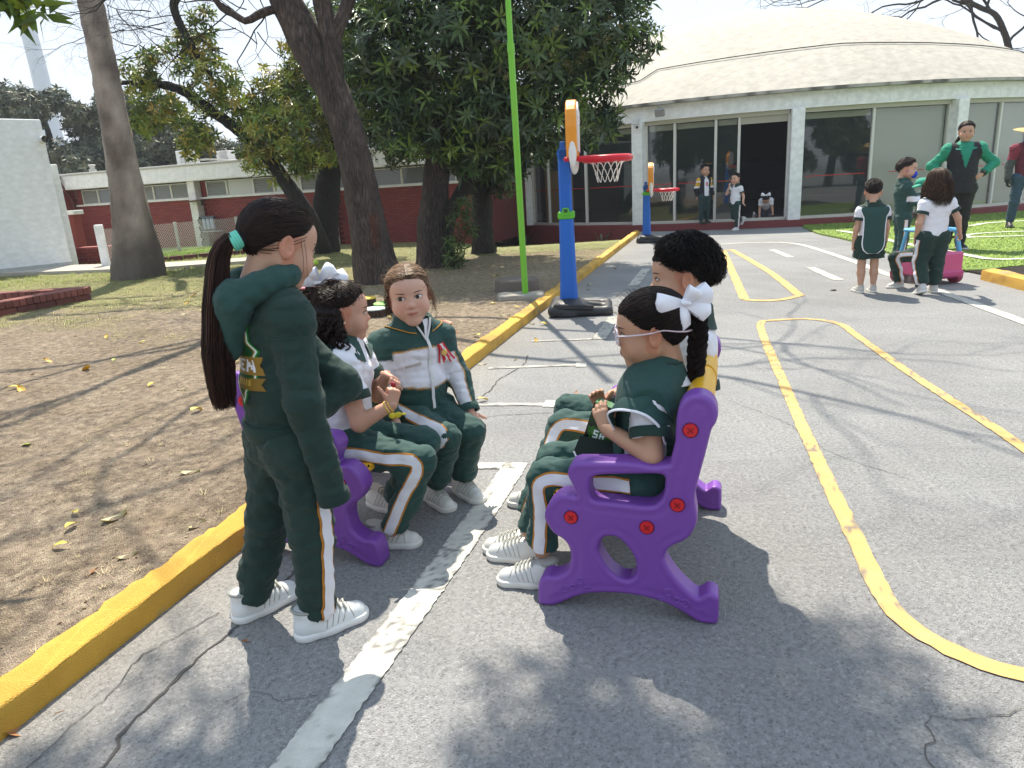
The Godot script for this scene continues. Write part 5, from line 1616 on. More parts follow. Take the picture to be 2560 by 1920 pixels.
func build_benches() -> void:
	var purple := mat("purpleplastic", lin(0.185, 0.058, 0.345), 0.42, "fine", 0.02, Vector3.ONE * 12.0)
	var yellow := mat("yellowplastic", lin(0.80, 0.43, 0.02), 0.38, "fine", 0.02, Vector3.ONE * 12.0)
	var redm := mat("redplastic", lin(0.62, 0.012, 0.02), 0.4)
	for b in 2:
		var at: Vector3 = V(0.045, 0, -1.80) if b == 0 else V(-0.937, 0, -2.215)
		var o := thing("play_bench", ["purple and yellow plastic play bench facing left, with the girl in glasses on it", "purple and yellow plastic play bench by the kerb, partly hidden by the standing girl"][b], "bench", at)
		var T := Transform3D(Basis(BP, Vector3.UP, BA), at)
		var mir := b == 1
		var pm := bench_panel(mir)
		var lx := func(u: float) -> float: return 0.4925 - u if mir else u
		for s in 2:
			var mb := MB.new()
			var t2 := T if s == 0 else T * Transform3D(Basis(), Vector3(0, 0, 0.70))
			mb.add(pm, t2)
			var pn := part("side_panel", mb, purple, o)
			for q in [V2(0.414, 0.554), V2(0.383, 0.347), V2(0.304, 0.276), V2(0.099, 0.288)]:
				mb = MB.new()
				var zz := -0.0045 if s == 0 else 0.0795
				var dz := 1.0 if s == 0 else -1.0
				var c := Vector3(lx.call(q.x), q.y, 0)
				mb.tube(pv([c + Vector3(0, 0, zz + dz * 0.008), c + Vector3(0, 0, zz + dz * 0.001), c + Vector3(0, 0, zz)]), pf([0.0185, 0.0185, 0.0165]), 22, lin(1, 1, 1), true)
				for e in 2:
					mb.box(c + Vector3(0, 0, zz - dz * 0.0005), Vector3(0.02, 0.0035, 0.002), Basis(Vector3.BACK, PI * 0.25 + e * PI / 2), lin(0.5, 0.3, 0.3))
				var wb := MB.new(); wb.add(mb, t2)
				part("bolt", wb, redm, pn)
				wb = MB.new()
				var ring := MB.new()
				ring.tube(pv([c + Vector3(0, 0, zz + dz * 0.006), c + Vector3(0, 0, zz + dz * 0.0035)]), pf([0.0205, 0.0205]), 22, lin(0.05, 0.01, 0.10))
				wb.add(ring, t2)
				part("bolt_rim", wb, mat("darkplastic", CW, 0.5), pn)
			mb = MB.new()
			var fc := 0.0005 if s == 0 else 0.0745
			swirl(mb, V2(lx.call(0.075), 0.062), 1.0, -1.0 if mir else 1.0, fc)
			swirl(mb, V2(lx.call(0.405), 0.055), 1.0, 1.0 if mir else -1.0, fc)
			var sb := MB.new(); sb.add(mb, t2)
			part("swirl_relief", sb, purple, pn)
		var ln := 0.63
		for q in [[0.075, 0.312, 0.085, 0.0], [0.17, 0.309, 0.085, 0.02], [0.265, 0.302, 0.085, 0.06]]:
			var mb := MB.new()
			mb.box(T * Vector3(lx.call(q[0]), q[1], 0.3875), Vector3(q[2], 0.03, ln), Basis(BP, Vector3.UP, BA) * Basis(Vector3.BACK, q[3] * (1.0 if mir else -1.0)), CW, 0.008)
			part("seat_plank", mb, yellow, o)
		for q in [[0.395, 0.45, 0.12], [0.372, 0.345, 0.08]]:
			var mb := MB.new()
			mb.box(T * Vector3(lx.call(q[0]), q[1], 0.3875), Vector3(0.03, q[2] * 0.8, ln), Basis(BP, Vector3.UP, BA) * Basis(Vector3.BACK, 0.2 * (1.0 if mir else -1.0)), CW, 0.008)
			part("back_plank", mb, yellow, o)
		for q in [[0.07, 0.30, 0.0], [0.30, 0.475, 0.0035], [0.475, 0.705, 0.0]]:
			var mb := MB.new()
			var c := Vector3(lx.call(0.43), 0.592, 0)
			mb.tube(pv([T * (c + Vector3(0, 0, q[0])), T * (c + Vector3(0, 0, q[1]))]), pf([0.055 + q[2], 0.055 + q[2]]), 22, CW, true, 0.7, BP * 0.3 + Vector3.UP)
			part("top_rail", mb, yellow, o)

func hoop_at(label: String, at: Vector3, turn: float, drop: float, s := 1.0) -> void:
	var o := thing("basketball_hoop", label, "basketball hoop", at, "toy basketball hoops", turn)
	var keep := at
	o.set_meta("base", Vector3.ZERO)
	var blue := mat("blueplastic", lin(0.004, 0.115, 0.50), 0.4, "fine", 0.02, Vector3.ONE * 12.0)
	var black := mat("blackplastic", lin(0.022, 0.023, 0.026), 0.5, "fine", 0.03, Vector3.ONE * 10.0)
	var orange := mat("orangeplastic", lin(0.78, 0.29, 0.015), 0.42)
	var wht := mat("whiteplastic", lin(0.72, 0.72, 0.70), 0.45)
	var red := mat("rimred", lin(0.60, 0.006, 0.025), 0.35)
	var green := mat("greenplastic", lin(0.10, 0.45, 0.02), 0.4)
	var f := Field.new(Vector3(-0.26, -0.02, -0.36), Vector3(0.44, 0.2, 0.36), 0.012)
	f.ell(Vector3(0, 0.0, 0), Vector3(0.2, 0.15, 0.30), BI, 0.01)
	f.cone(Vector3(-0.10, 0.05, 0.24), Vector3(0.34, 0.035, 0.20), 0.06, 0.045, 0.02)
	f.cone(Vector3(-0.10, 0.05, -0.24), Vector3(0.34, 0.035, -0.20), 0.06, 0.045, 0.02)
	f.cone(Vector3(-0.12, 0.055, -0.24), Vector3(-0.12, 0.055, 0.24), 0.065, 0.065, 0.02)
	f.cone(Vector3(0.35, 0.035, -0.2), Vector3(0.35, 0.035, 0.2), 0.045, 0.045, 0.03)
	f.cone(Vector3(0.0, 0.07, 0.0), Vector3(0.3, 0.045, 0.0), 0.06, 0.04, 0.03)
	f.cut(Vector3(0, 0.003, 0), Vector3.DOWN, 1.0)
	var mb := MB.new(); f.mesh(mb, CW); part("base_tank", mb, black, o)
	mb = MB.new()
	mb.box(Vector3(0.05, 0.095, 0.285), Vector3(0.36, 0.05, 0.02), Basis(Vector3.BACK, -0.05), CW, 0.008)
	part("tank_rib", mb, black, o)
	var sq := func(y0: float, y1: float, w0: float, w1: float, m2: Material, called: String) -> void:
		var b := MB.new()
		var rows := []
		for k in 2:
			var w: float = (w0 if k == 0 else w1) / 2
			var row := PackedVector3Array()
			for c in [[1, 0.7], [0.7, 1], [-0.7, 1], [-1, 0.7], [-1, -0.7], [-0.7, -1], [0.7, -1], [1, -0.7], [1, 0.7]]:
				row.append(Vector3(c[0] * w, y0 if k == 0 else y1, c[1] * w))
			rows.append(row)
		for k in 8: b.quad(rows[0][k], rows[0][k + 1], rows[1][k + 1], rows[1][k], CW)
		for i in b.n.size():
			var nn := Vector3(b.v[i].x, 0, b.v[i].z)
			if b.n[i].dot(nn) < 0: b.n[i] = -b.n[i]
		for i in range(0, b.ix.size(), 3):
			if (b.v[b.ix[i + 1]] - b.v[b.ix[i]]).cross(b.v[b.ix[i + 2]] - b.v[b.ix[i]]).dot(b.n[b.ix[i]]) > 0:
				var sw := b.ix[i + 1]; b.ix[i + 1] = b.ix[i + 2]; b.ix[i + 2] = sw
		part(called, b, m2, o)
	sq.call(0.12, 0.30, 0.165, 0.148, blue, "post_foot")
	sq.call(0.30, 0.90, 0.148, 0.124, blue, "lower_post")
	var top := 1.44 - drop
	sq.call(0.88, top, 0.112, 0.112, blue, "upper_post")
	for k in 5:
		mb = MB.new()
		var y := 0.98 + k * 0.075
		if y > top - 0.15: break
		mb.box(Vector3(0.015 * (k % 2) - 0.008, y, 0.0575), Vector3(0.03, 0.075, 0.006), BI, CW, 0.002)
		part("post_rib", mb, blue, o)
	mb = MB.new()
	mb.tube(pv([Vector3(-0.005, top - 0.03, -0.056), Vector3(-0.005, top - 0.03, 0.056)]), pf([0.058, 0.058]), 20)
	part("post_head", mb, blue, o)
	mb = MB.new(); mb.box(Vector3(-0.01, top + 0.025, 0), Vector3(0.05, 0.1, 0.08), BI, CW, 0.006); part("height_key", mb, blue, o)
	mb = MB.new(); mb.box(Vector3(0, 0.885, 0), Vector3(0.15, 0.065, 0.15), BI, CW, 0.01)
	mb.box(Vector3(0, 0.915, 0.07), Vector3(0.06, 0.07, 0.03), BI, CW, 0.006)
	part("clamp", mb, green, o)
	mb = MB.new(); mb.box(Vector3(0, 0.925, 0.087), Vector3(0.035, 0.03, 0.003), BI, lin(0.02, 0.08, 0.02)); part("clamp_slot", mb, mat("darkplastic"), o)
	var dy := -drop
	var arch := PackedVector2Array()
	for p in [[-0.25, 1.37], [0.25, 1.37], [0.275, 1.45], [0.28, 1.62]]: arch.append(Vector2(p[0], p[1] + dy))
	for k in 13:
		var t := PI * k / 12.0
		arch.append(Vector2(0.27 * cos(t), 1.66 + dy + 0.19 * sin(t)))
	arch.append(Vector2(-0.28, 1.62 + dy)); arch.append(Vector2(-0.275, 1.45 + dy))
	var fb := Field.new(Vector3(0.0, 1.3 + dy, -0.34), Vector3(0.17, 1.92 + dy, 0.34), 0.008)
	var i := 0
	for z in fb.nz:
		for y in fb.ny:
			var d := sdist(Vector2(fb.o.z + z * 0.008, fb.o.y + y * 0.008), arch)
			for x in fb.nx:
				var e := absf(fb.o.x + x * 0.008 - 0.078) - 0.047
				var q := Vector2(d + 0.015, e + 0.015)
				fb.d[(z * fb.ny + y) * fb.nx + x] = q.max(Vector2.ZERO).length() + minf(maxf(q.x, q.y), 0.0) - 0.015
	mb = MB.new(); fb.mesh(mb, CW); part("backboard", mb, orange, o)
	mb = MB.new()
	var face := PackedVector2Array()
	for p in arch: face.append((p - Vector2(0, 1.61 + dy)) * 0.86 + Vector2(0, 1.625 + dy))
	mb.prism(face, Vector3(0.135, 0, 0), Vector3.BACK * -1.0, Vector3.UP, 0.012)
	part("board_face", mb, wht, o)
	mb = MB.new()
	for k in 2:
		var pts := PackedVector3Array()
		for t in 12: pts.append(Vector3(0.137, 1.70 + dy + 0.06 * sin(PI * t / 11.0) - k * 0.03, -0.15 + 0.3 * t / 11.0))
		mb.tube(pts, radii(12, [0.006, 0.006]), 6)
	part("board_relief", mb, wht, o)
	for s2 in [-1, 1]:
		mb = MB.new()
		mb.ell(Vector3(0.085, 1.40 + dy, 0.262 * s2), Vector3(0.034, 0.115, 0.03), BI)
		part("side_clip", mb, wht, o)
	mb = MB.new(); mb.ell(Vector3(0.085, 1.33 + dy, 0.0), Vector3(0.045, 0.10, 0.08)); part("rim_bracket", mb, wht, o)
	mb = MB.new()
	var pts := PackedVector3Array()
	for k in 41: pts.append(Vector3(0.375 + 0.195 * cos(TAU * k / 40.0), 1.368 + dy - 0.02, 0.195 * sin(TAU * k / 40.0)))
	mb.tube(pts, radii(41, [0.03, 0.03]), 12, CW, false)
	mb.box(Vector3(0.14, 1.36 + dy, 0), Vector3(0.36, 0.05, 0.10), BI, CW, 0.015)
	mb.box(Vector3(0.16, 1.36 + dy, 0.14), Vector3(0.32, 0.04, 0.05), BI, CW, 0.012)
	mb.box(Vector3(0.16, 1.36 + dy, -0.14), Vector3(0.32, 0.04, 0.05), BI, CW, 0.012)
	part("rim", mb, red, o)
	mb = MB.new()
	for k in 12:
		for s2 in [-1.0, 1.0]:
			var c := PackedVector3Array()
			for j in 13:
				var t := j / 12.0
				var rr := lerpf(0.165, 0.085, sqrt(t))
				var a: float = TAU * (k + s2 * t * 1.5) / 12.0
				c.append(Vector3(0.375 + rr * cos(a), 1.335 + dy - 0.19 * t - 0.006 * sin(j * 2.0), rr * sin(a)))
			mb.tube(c, radii(13, [0.0032, 0.0032]), 4, CW, false)
	part("net", mb, mat("netcord", lin(0.75, 0.73, 0.68), 0.8), o)
	for k in o.get_children(): k.set_meta("base", keep)

func build_things() -> void:
	hoop_at("nearer blue toy basketball hoop with orange board and red rim, standing against the kerb", V(0.578, 0, -6.56), -0.14, 0.0)
	hoop_at("farther, lowered toy basketball hoop beside the second white column of the hall", V(2.69, 0, -13.55), -0.2, 0.42)
	var o := thing("green_pole", "tall thin bright green pole standing in a rough concrete block by the kerb", "pole", V(0.2, 0.06, -7.2))
	var mb := MB.new()
	var g := mat("greenpaint", lin(0.17, 0.50, 0.03), 0.4, "soft", 0.1, Vector3.ONE * 5.0)
	mb.bar(V(0.19, 0.1, -7.2), V(0.175, 2.42, -7.2), 0.031, 16); part("lower_pole", mb, g, o)
	mb = MB.new(); mb.bar(V(0.175, 2.36, -7.2), V(0.174, 2.44, -7.2), 0.035, 16); part("sleeve", mb, g, o)
	mb = MB.new(); mb.bar(V(0.174, 2.44, -7.2), V(0.16, 5.0, -7.2), 0.027, 16); part("upper_pole", mb, g, o)
	var f := Field.new(V(-0.22, -0.02, -7.5), V(0.5, 0.22, -6.9), 0.012)
	f.cone(V(-0.02, 0.06, -7.22), V(0.28, 0.06, -7.18), 0.12, 0.12, 0.01, Vector3.UP, 1.0)
	f.cone(V(-0.02, 0.06, -7.12), V(0.28, 0.06, -7.10), 0.10, 0.10, 0.02)
	f.cut(V(0.13, 0.115, -7.2), Vector3.UP, 0.6, 0.02); f.cut(V(-0.09, 0.1, -7.2), V(-1, 0.15, 0.1).normalized(), 0.6, 0.02); f.cut(V(0.2, 0.1, -7.03), V(-0.1, 0.1, 1).normalized(), 0.6, 0.02); f.cut(V(0.38, 0.1, -7.2), Vector3.RIGHT, 0.6, 0.02)
	f.rough(noise, 0.012, Vector3(500, 500, 500))
	mb = MB.new(); f.mesh(mb, lin(0.36, 0.33, 0.28)); part("concrete_block", mb, mat("concrete"), o)
	mb = MB.new()
	mb.lathe(V(0.12, 0.05, -7.75), PackedVector2Array([V2(0.235, 0.0), V2(0.245, 0.02), V2(0.24, 0.12), V2(0.225, 0.14), V2(0.225, 0.14), V2(0.2, 0.14), V2(0.195, 0.13), V2(0.18, 0.142), V2(0.0, 0.145)]), 28, lin(0.17, 0.14, 0.115))
	solo("round_cover", mb, mat("concrete"), "round brown concrete well cover behind the foot of the green pole", "well cover")
	var logs := [[-2.36, -8.3, 0.20, 0.155, lin(0.45, 0.10, 0.14), "log seat with a pink and white top, behind the girl's white bow"], [-1.42, -7.15, 0.10, 0.14, lin(0.70, 0.50, 0.06), "log seat with a yellow top behind the two seated girls"], [-1.24, -6.62, 0.115, 0.11, lin(0.42, 0.47, 0.46), "log seat with a pale grey top, right beside the green-topped one"], [-1.16, -6.82, 0.125, 0.125, lin(0.26, 0.52, 0.12), "log seat with a light green top behind the curly-haired girl"], [-0.57, -5.62, 0.115, 0.115, lin(0.68, 0.30, 0.20), "log seat with an orange and pink top behind the girl in the jacket"]]
	for q in logs:
		var b := V(q[0], 0.03, q[1])
		var l := thing("log_seat", q[5], "log seat", b, "painted log seats")
		mb = MB.new()
		mb.lathe(b, PackedVector2Array([V2(q[2] * 1.05, 0.0), V2(q[2] * 0.98, 0.04), V2(q[2], q[3] * 0.9)]), 22, lin(0.17, 0.105, 0.07))
		part("log", mb, bark("roughbark"), l)
		mb = MB.new()
		mb.lathe(b, PackedVector2Array([V2(q[2] * 1.02, q[3] * 0.9), V2(q[2] * 1.03, q[3] * 0.97), V2(q[2] * 0.98, q[3]), V2(0.0, q[3] + 0.003)]), 22, q[4])
		part("painted_top", mb, mat("toppaint", CW, 0.55, "soft", 0.2, Vector3.ONE * 4.0), l)
	mb = MB.new(); mb.ell(V(-3.2, 0.095, -12.2), Vector3.ONE * 0.05, BI, lin(0.50, 0.72, 0.08), 16)
	solo("tennis_ball", mb, mat("felt", CW, 0.95), "small lime green ball lying on the grass by the standing girl's face", "ball")
	mb = MB.new(); mb.bar(V(0.33, 0.004, -1.15), V(0.38, 0.004, -1.1), 0.0025, 5, lin(0.05, 0.04, 0.03)); solo("short_stick", mb, mat("twigbark"), "short dark stick lying on the asphalt in the lower centre shade", "stick")

var head_fine: Field
var head_near := MB.new()      # a child's head in its own frame: x to its left, y up, z forward, about 0.2 m high
var head_far := MB.new()
var shoe_sole := MB.new()
var shoe_upper := MB.new()
var shoe_lace := MB.new()
const SC := Vector3(0, 0.022, -0.012)          # scalp ellipsoid
const SR := Vector3(0.073, 0.079, 0.090)

func head_field(h: float) -> Field:
	var f := Field.new(Vector3(-0.098, -0.12, -0.125), Vector3(0.098, 0.12, 0.118), h)
	f.ell(Vector3(0, 0.022, -0.012), Vector3(0.070, 0.076, 0.087), BI, 0.01)
	f.ell(Vector3(0, -0.022, 0.018), Vector3(0.060, 0.074, 0.061), BI, 0.025)
	f.ell(Vector3(0, 0.035, 0.042), Vector3(0.052, 0.036, 0.034), BI, 0.025)
	for s in [-1.0, 1.0]:
		f.cone(Vector3(0.046 * s, -0.045, -0.005), Vector3(0.008 * s, -0.083, 0.044), 0.021, 0.018, 0.025)
		f.ell(Vector3(0.034 * s, -0.039, 0.045), Vector3(0.032, 0.031, 0.029), BI, 0.02)
		f.ell(Vector3(0.030 * s, 0.000, 0.084), Vector3(0.016, 0.0075, 0.0105), BI, 0.014, true)
		f.ell(Vector3(0.030 * s, -0.0005, 0.0605), Vector3(0.0155, 0.0115, 0.0135), BI, 0.003)
	f.ell(Vector3(0, -0.085, 0.051), Vector3(0.017, 0.014, 0.015), BI, 0.022)
	f.cone(Vector3(0, -0.004, 0.0685), Vector3(0, -0.024, 0.0800), 0.0065, 0.0080, 0.014)
	f.ell(Vector3(0, -0.0275, 0.0825), Vector3(0.0098, 0.0084, 0.0092), BI, 0.008)
	for s in [-1.0, 1.0]:
		f.ell(Vector3(0.0098 * s, -0.0292, 0.0765), Vector3(0.0062, 0.0060, 0.0070), BI, 0.005)
		f.ell(Vector3(0.0050 * s, -0.0360, 0.0815), Vector3(0.003, 0.003, 0.004), BI, 0.003, true)
	f.ell(Vector3(0, -0.056, 0.0680), Vector3(0.021, 0.012, 0.013), BI, 0.016)
	for s in [-1.0, 1.0]:
		f.cone(Vector3(0.016 * s, -0.0545, 0.0735), Vector3(0.003 * s, -0.0522, 0.0790), 0.0028, 0.0042, 0.005)
		f.cone(Vector3(0.014 * s, -0.0570, 0.0735), Vector3(0.002 * s, -0.0603, 0.0772), 0.0026, 0.0048, 0.005)
		var eb := Basis(Vector3.UP, 0.35 * s) * Basis(Vector3.RIGHT, -0.15)
		f.ell(Vector3(0.073 * s, -0.008, -0.014), Vector3(0.0075, 0.0300, 0.0185), eb, 0.006)
		f.ell(Vector3(0.0805 * s, -0.003, -0.010), Vector3(0.0066, 0.0195, 0.0110), eb, 0.004, true)
		f.ell(Vector3(0.0745 * s, -0.008, -0.004), Vector3(0.004, 0.008, 0.004), eb, 0.003)
	f.cone(Vector3(0, -0.06, -0.035), Vector3(0, -0.13, -0.045), 0.040, 0.040, 0.02)
	return f

func face_paint(p: Vector3, _n: Vector3) -> Color:
	var c := Color(1, 1, 1)
	var ax := absf(p.x)
	if p.z > 0.03:
		c = c.lerp(Color(1.0, 0.80, 0.76), 0.75 * exp(-Vector2((ax - 0.034) / 0.022, (p.y + 0.033) / 0.019).length_squared()))
		c = c.lerp(Color(1.0, 0.80, 0.76), 0.5 * exp(-Vector2(p.x / 0.011, (p.y + 0.028) / 0.010).length_squared()))
		var lip := exp(-pow(Vector2(p.x / 0.0195, (p.y + 0.0565 - ax * 0.06) / 0.0078).length(), 6.0))
		c = c.lerp(Color(0.80, 0.42, 0.40), 0.8 * lip)
	elif ax > 0.066:
		c = c.lerp(Color(1.0, 0.72, 0.64), 0.8)
	return c

func make_heads() -> void:
	head_fine = head_field(0.0028)
	head_fine.mesh(head_near, face_paint)
	head_field(0.0055).mesh(head_far, face_paint)
	var f := Field.new(Vector3(-0.05, -0.01, -0.02), Vector3(0.05, 0.11, 0.21), 0.004)
	f.cone(Vector3(0, 0.03, 0.03), Vector3(0, 0.03, 0.07), 0.0315, 0.031, 0.02)
	f.cone(Vector3(0, 0.024, 0.07), Vector3(0.003, 0.017, 0.158), 0.033, 0.030, 0.02, Vector3.UP, 1.0)
	f.cone(Vector3(0, 0.05, 0.035), Vector3(0, 0.085, 0.03), 0.030, 0.029, 0.015)
	f.cone(Vector3(0, 0.064, 0.055), Vector3(0.002, 0.030, 0.128), 0.025, 0.020, 0.02)
	f.cut(Vector3(0, 0.082, 0.03), Vector3(0, 1, 0.15).normalized(), 0.3)
	f.cut(Vector3(0, 0.012, 0.1), Vector3.DOWN, 0.3)
	f.mesh(shoe_upper, CW)
	for k in 4:
		for s in [-1.0, 1.0]:
			var pts := PackedVector3Array()
			for j in 6:
				var q := f.hit(Vector3(0.09 * s, lerpf(0.066 - k * 0.006, 0.026, j / 5.0), 0.082 + k * 0.015 - 0.012 * j / 5.0), Vector3(-s, 0, 0), 0.09)
				pts.append(q)
			shoe_lace.tube(pts, radii(6, [0.0015, 0.0015]), 4, lin(0.95, 0.95, 0.95))
	var cap := PackedVector3Array()
	for j in 13: cap.append(f.hit(Vector3(0.03 * cos(PI * j / 12.0), 0.09, 0.150 - 0.012 * sin(PI * j / 12.0)), Vector3.DOWN, 0.09))
	shoe_lace.tube(cap, radii(13, [0.0014, 0.0014]), 4, lin(0.7, 0.7, 0.7))
	var rim := PackedVector3Array()
	for j in 21: rim.append(Vector3(0.028 * cos(TAU * j / 20.0), 0.079 - 0.006 * sin(TAU * j / 20.0), 0.031 + 0.030 * sin(TAU * j / 20.0)))
	shoe_lace.tube(rim, radii(21, [0.0042, 0.0042]), 6, lin(0.8, 0.8, 0.8), false)
	f = Field.new(Vector3(-0.055, -0.01, -0.02), Vector3(0.055, 0.05, 0.22), 0.004)
	f.cone(Vector3(0, 0.014, 0.03), Vector3(0, 0.014, 0.085), 0.0345, 0.035, 0.03)
	f.cone(Vector3(0, 0.014, 0.085), Vector3(0.004, 0.014, 0.155), 0.035, 0.0385, 0.02)
	f.cut(Vector3(0, 0.0, 0.1), Vector3.DOWN, 0.3, 0.004)
	f.cut(Vector3(0, 0.022, 0.1), Vector3.UP, 0.3, 0.004)
	f.mesh(shoe_sole, CW)
	for k in 5:
		var z := 0.075 + k * 0.013
		var y := 0.092 - (z - 0.055) * 0.42
		shoe_lace.tube(pv([Vector3(-0.02, y - 0.012, z + 0.004), Vector3(-0.008, y + 0.001, z), Vector3(0.01, y + 0.001, z + 0.004), Vector3(0.023, y - 0.012, z)]), radii(4, [0.003, 0.003]), 5)

func aim(f: Vector3, u: Vector3) -> Basis:      # columns: left, up, forward
	var z := f.normalized()
	var x := u.cross(z).normalized()
	return Basis(x, z.cross(x), z)

func shape(prims: Array, cell: float, fill := true) -> Field:
	var lo := Vector3.ONE * 99.0
	var hi := -lo
	for q in prims:
		var m: float
		if q[0] == "c":
			m = maxf(q[3], q[4]) + q[5] * 0.3 + 3.0 * cell
			lo = lo.min(q[1] - Vector3.ONE * m).min(q[2] - Vector3.ONE * m); hi = hi.max(q[1] + Vector3.ONE * m).max(q[2] + Vector3.ONE * m)
		else:
			var r: Vector3 = q[2]
			m = maxf(r.x, maxf(r.y, r.z)) + 3.0 * cell
			lo = lo.min(q[1] - Vector3.ONE * m); hi = hi.max(q[1] + Vector3.ONE * m)
	var f := Field.new(lo, hi, cell)
	if fill: stamp(f, prims)
	return f

func stamp(f: Field, prims: Array) -> void:
	for q in prims:
		if q[0] == "c":
			if q.size() > 6: f.cone(q[1], q[2], q[3], q[4], q[5], q[6], q[7])
			else: f.cone(q[1], q[2], q[3], q[4], q[5])
		else: f.ell(q[1], q[2], q[3], q[4])

func folds(f: Field, sd: int, k := 1.0) -> void:       # soft swells, sharp creases, fine crumple
	f.rough(cloth_noise(sd), 0.0075 * k, Vector3(8, 12, 8))
	var n := cloth_noise(sd + 50); n.fractal_type = FastNoiseLite.FRACTAL_RIDGED; n.fractal_octaves = 2
	f.rough(n, 0.0058 * k, Vector3(8, 15, 8))
	f.rough(cloth_noise(sd + 90), 0.0022 * k, Vector3(40, 46, 40))

func hand(mb: MB, w: Vector3, dir: Vector3, palm: Vector3, thumb_left: float, s: float, curl: Array, col: Color, cell := 0.003) -> void:
	dir = dir.normalized(); palm = (palm - dir * palm.dot(dir)).normalized()
	var side := dir.cross(palm) * thumb_left
	var p := []
	var k0 := 0.010 * s
	p.append(["c", w - dir * 0.015 * s, w + dir * 0.012 * s, 0.0165 * s, 0.0160 * s, k0, palm, 1.25])
	for q in [-0.017, -0.006, 0.006, 0.017]:
		p.append(["c", w + dir * 0.008 * s + side * q * 0.75 * s, w + dir * 0.052 * s + side * q * s, 0.0105 * s, 0.0088 * s, k0])
	var lens := [0.043, 0.048, 0.045, 0.035]
	var offs := [0.0195, 0.0065, -0.0065, -0.0185]
	for i in 4:
		var a: Vector3 = w + dir * (0.054 - absf(offs[i]) * 0.22) * s + side * offs[i] * s
		var d: Vector3 = (dir + side * offs[i] * 6.0).normalized()
		var ang := 0.0
		var c: float = curl[i + 1]
		for j in 3:
			ang += c * [0.9, 1.1, 0.8][j]
			var e: Vector3 = d * cos(ang) + palm * sin(ang)
			var b: Vector3 = a + e * lens[i] * s * [0.44, 0.31, 0.25][j]
			p.append(["c", a, b, [0.0072, 0.0066, 0.0060][j] * s, [0.0066, 0.0060, 0.0052][j] * s, 0.003 * s])
			a = b
	var ta: Vector3 = w + dir * 0.014 * s + side * 0.015 * s + palm * 0.004 * s
	var td := (side * 0.75 + dir * 0.65 + palm * 0.25).normalized()
	var tb := ta + td * 0.026 * s
	var cc: float = curl[0]
	var te := (td * (1.0 - cc * 0.4) + (dir - side * 0.6 + palm * 0.5) * cc * 0.7).normalized()
	var tc := tb + te * 0.021 * s
	p.append(["c", ta, tb, 0.0105 * s, 0.0080 * s, 0.006 * s]); p.append(["c", tb, tc, 0.0078 * s, 0.0072 * s, 0.004 * s]); p.append(["c", tc, tc + te * 0.016 * s, 0.0072 * s, 0.0056 * s, 0.003 * s])
	shape(p, cell).mesh(mb, col)

func cloth_noise(sd: int) -> FastNoiseLite:
	var n := FastNoiseLite.new(); n.seed = sd; n.frequency = 1.0; n.fractal_octaves = 3
	return n

func shoes(o: Node3D, heel: Vector3, toe: Vector3, s: float, col: Color, sole_col: Color, pitch := 0.0, laces := true) -> void:
	var fw := (toe - heel).normalized()
	var b := aim(fw, Vector3.UP) * Basis(Vector3.RIGHT, pitch)
	var t := Transform3D(b.scaled(Vector3.ONE * s), heel)
	var mb := MB.new(); mb.add(shoe_upper, t, col)
	var sh := part("shoe", mb, mat("shoeleather", CW, 0.45, "fine", 0.04, Vector3.ONE * 12.0), o)
	mb = MB.new(); mb.add(shoe_sole, t, sole_col); part("sole", mb, mat("shoerubber", CW, 0.6), sh)
	if laces:
		mb = MB.new(); mb.add(shoe_lace, t, lin(0.42, 0.42, 0.38)); part("laces", mb, mat("lacecord", CW, 0.9), sh)

func conform(f: Field, path: PackedVector3Array, dirs: PackedVector3Array, w: float, off: float, col: Color, mb: MB) -> void:
	var rows := []
	for k in path.size():
		var t := (path[mini(k + 1, path.size() - 1)] - path[maxi(k - 1, 0)]).normalized()
		var d := (dirs[k] - t * dirs[k].dot(t)).normalized()
		var s := t.cross(d)
		var row := PackedVector3Array()
		for j in 5:
			var u := (j / 4.0 - 0.5) * w
			var from := path[k] + d * 0.2 + s * u
			var p := f.hit(from, -d, 0.24)
			row.append(p + f.grad(p) * off)
		rows.append(row)
	mb.sheet(rows, col)
	var i0 := mb.v.size() - path.size() * 5
	for i in range(i0, mb.v.size()):
		if mb.n[i].dot(dirs[(i - i0) / 5]) < 0.0: mb.n[i] = -mb.n[i]

func stripe(f: Field, hip: Vector3, knee: Vector3, ank: Vector3, side_h: Vector3, side_k: Vector3, side_a: Vector3, o: Node, w := 0.026, piping := Color(0.50, 0.20, 0.02)) -> void:
	var path := PackedVector3Array()
	var dirs := PackedVector3Array()
	var pts := curve([hip, hip.lerp(knee, 0.5), knee, knee.lerp(ank, 0.5), ank], 0.012)
	var m := pts.size()
	for k in m:
		var t := float(k) / (m - 1)
		var hk := hip.distance_to(knee) / (hip.distance_to(knee) + knee.distance_to(ank))
		path.append(pts[k])
		dirs.append(side_h.lerp(side_k, t / hk).normalized() if t < hk else side_k.lerp(side_a, (t - hk) / (1.0 - hk)).normalized())
	var mb := MB.new(); conform(f, path, dirs, w + 0.011, 0.0028, piping, mb)
	var a := part("stripe_piping", mb, mat("cloth", CW, 0.85, "weave", 0.02, Vector3.ONE * 30.0), o)
	mb = MB.new(); conform(f, path, dirs, w, 0.0048, lin(0.72, 0.72, 0.76), mb)
	part("stripe", mb, mat("cloth"), o)

func scalp(d: Vector3, lift: float) -> Vector3:
	return SC + d * (SR + Vector3.ONE * lift)

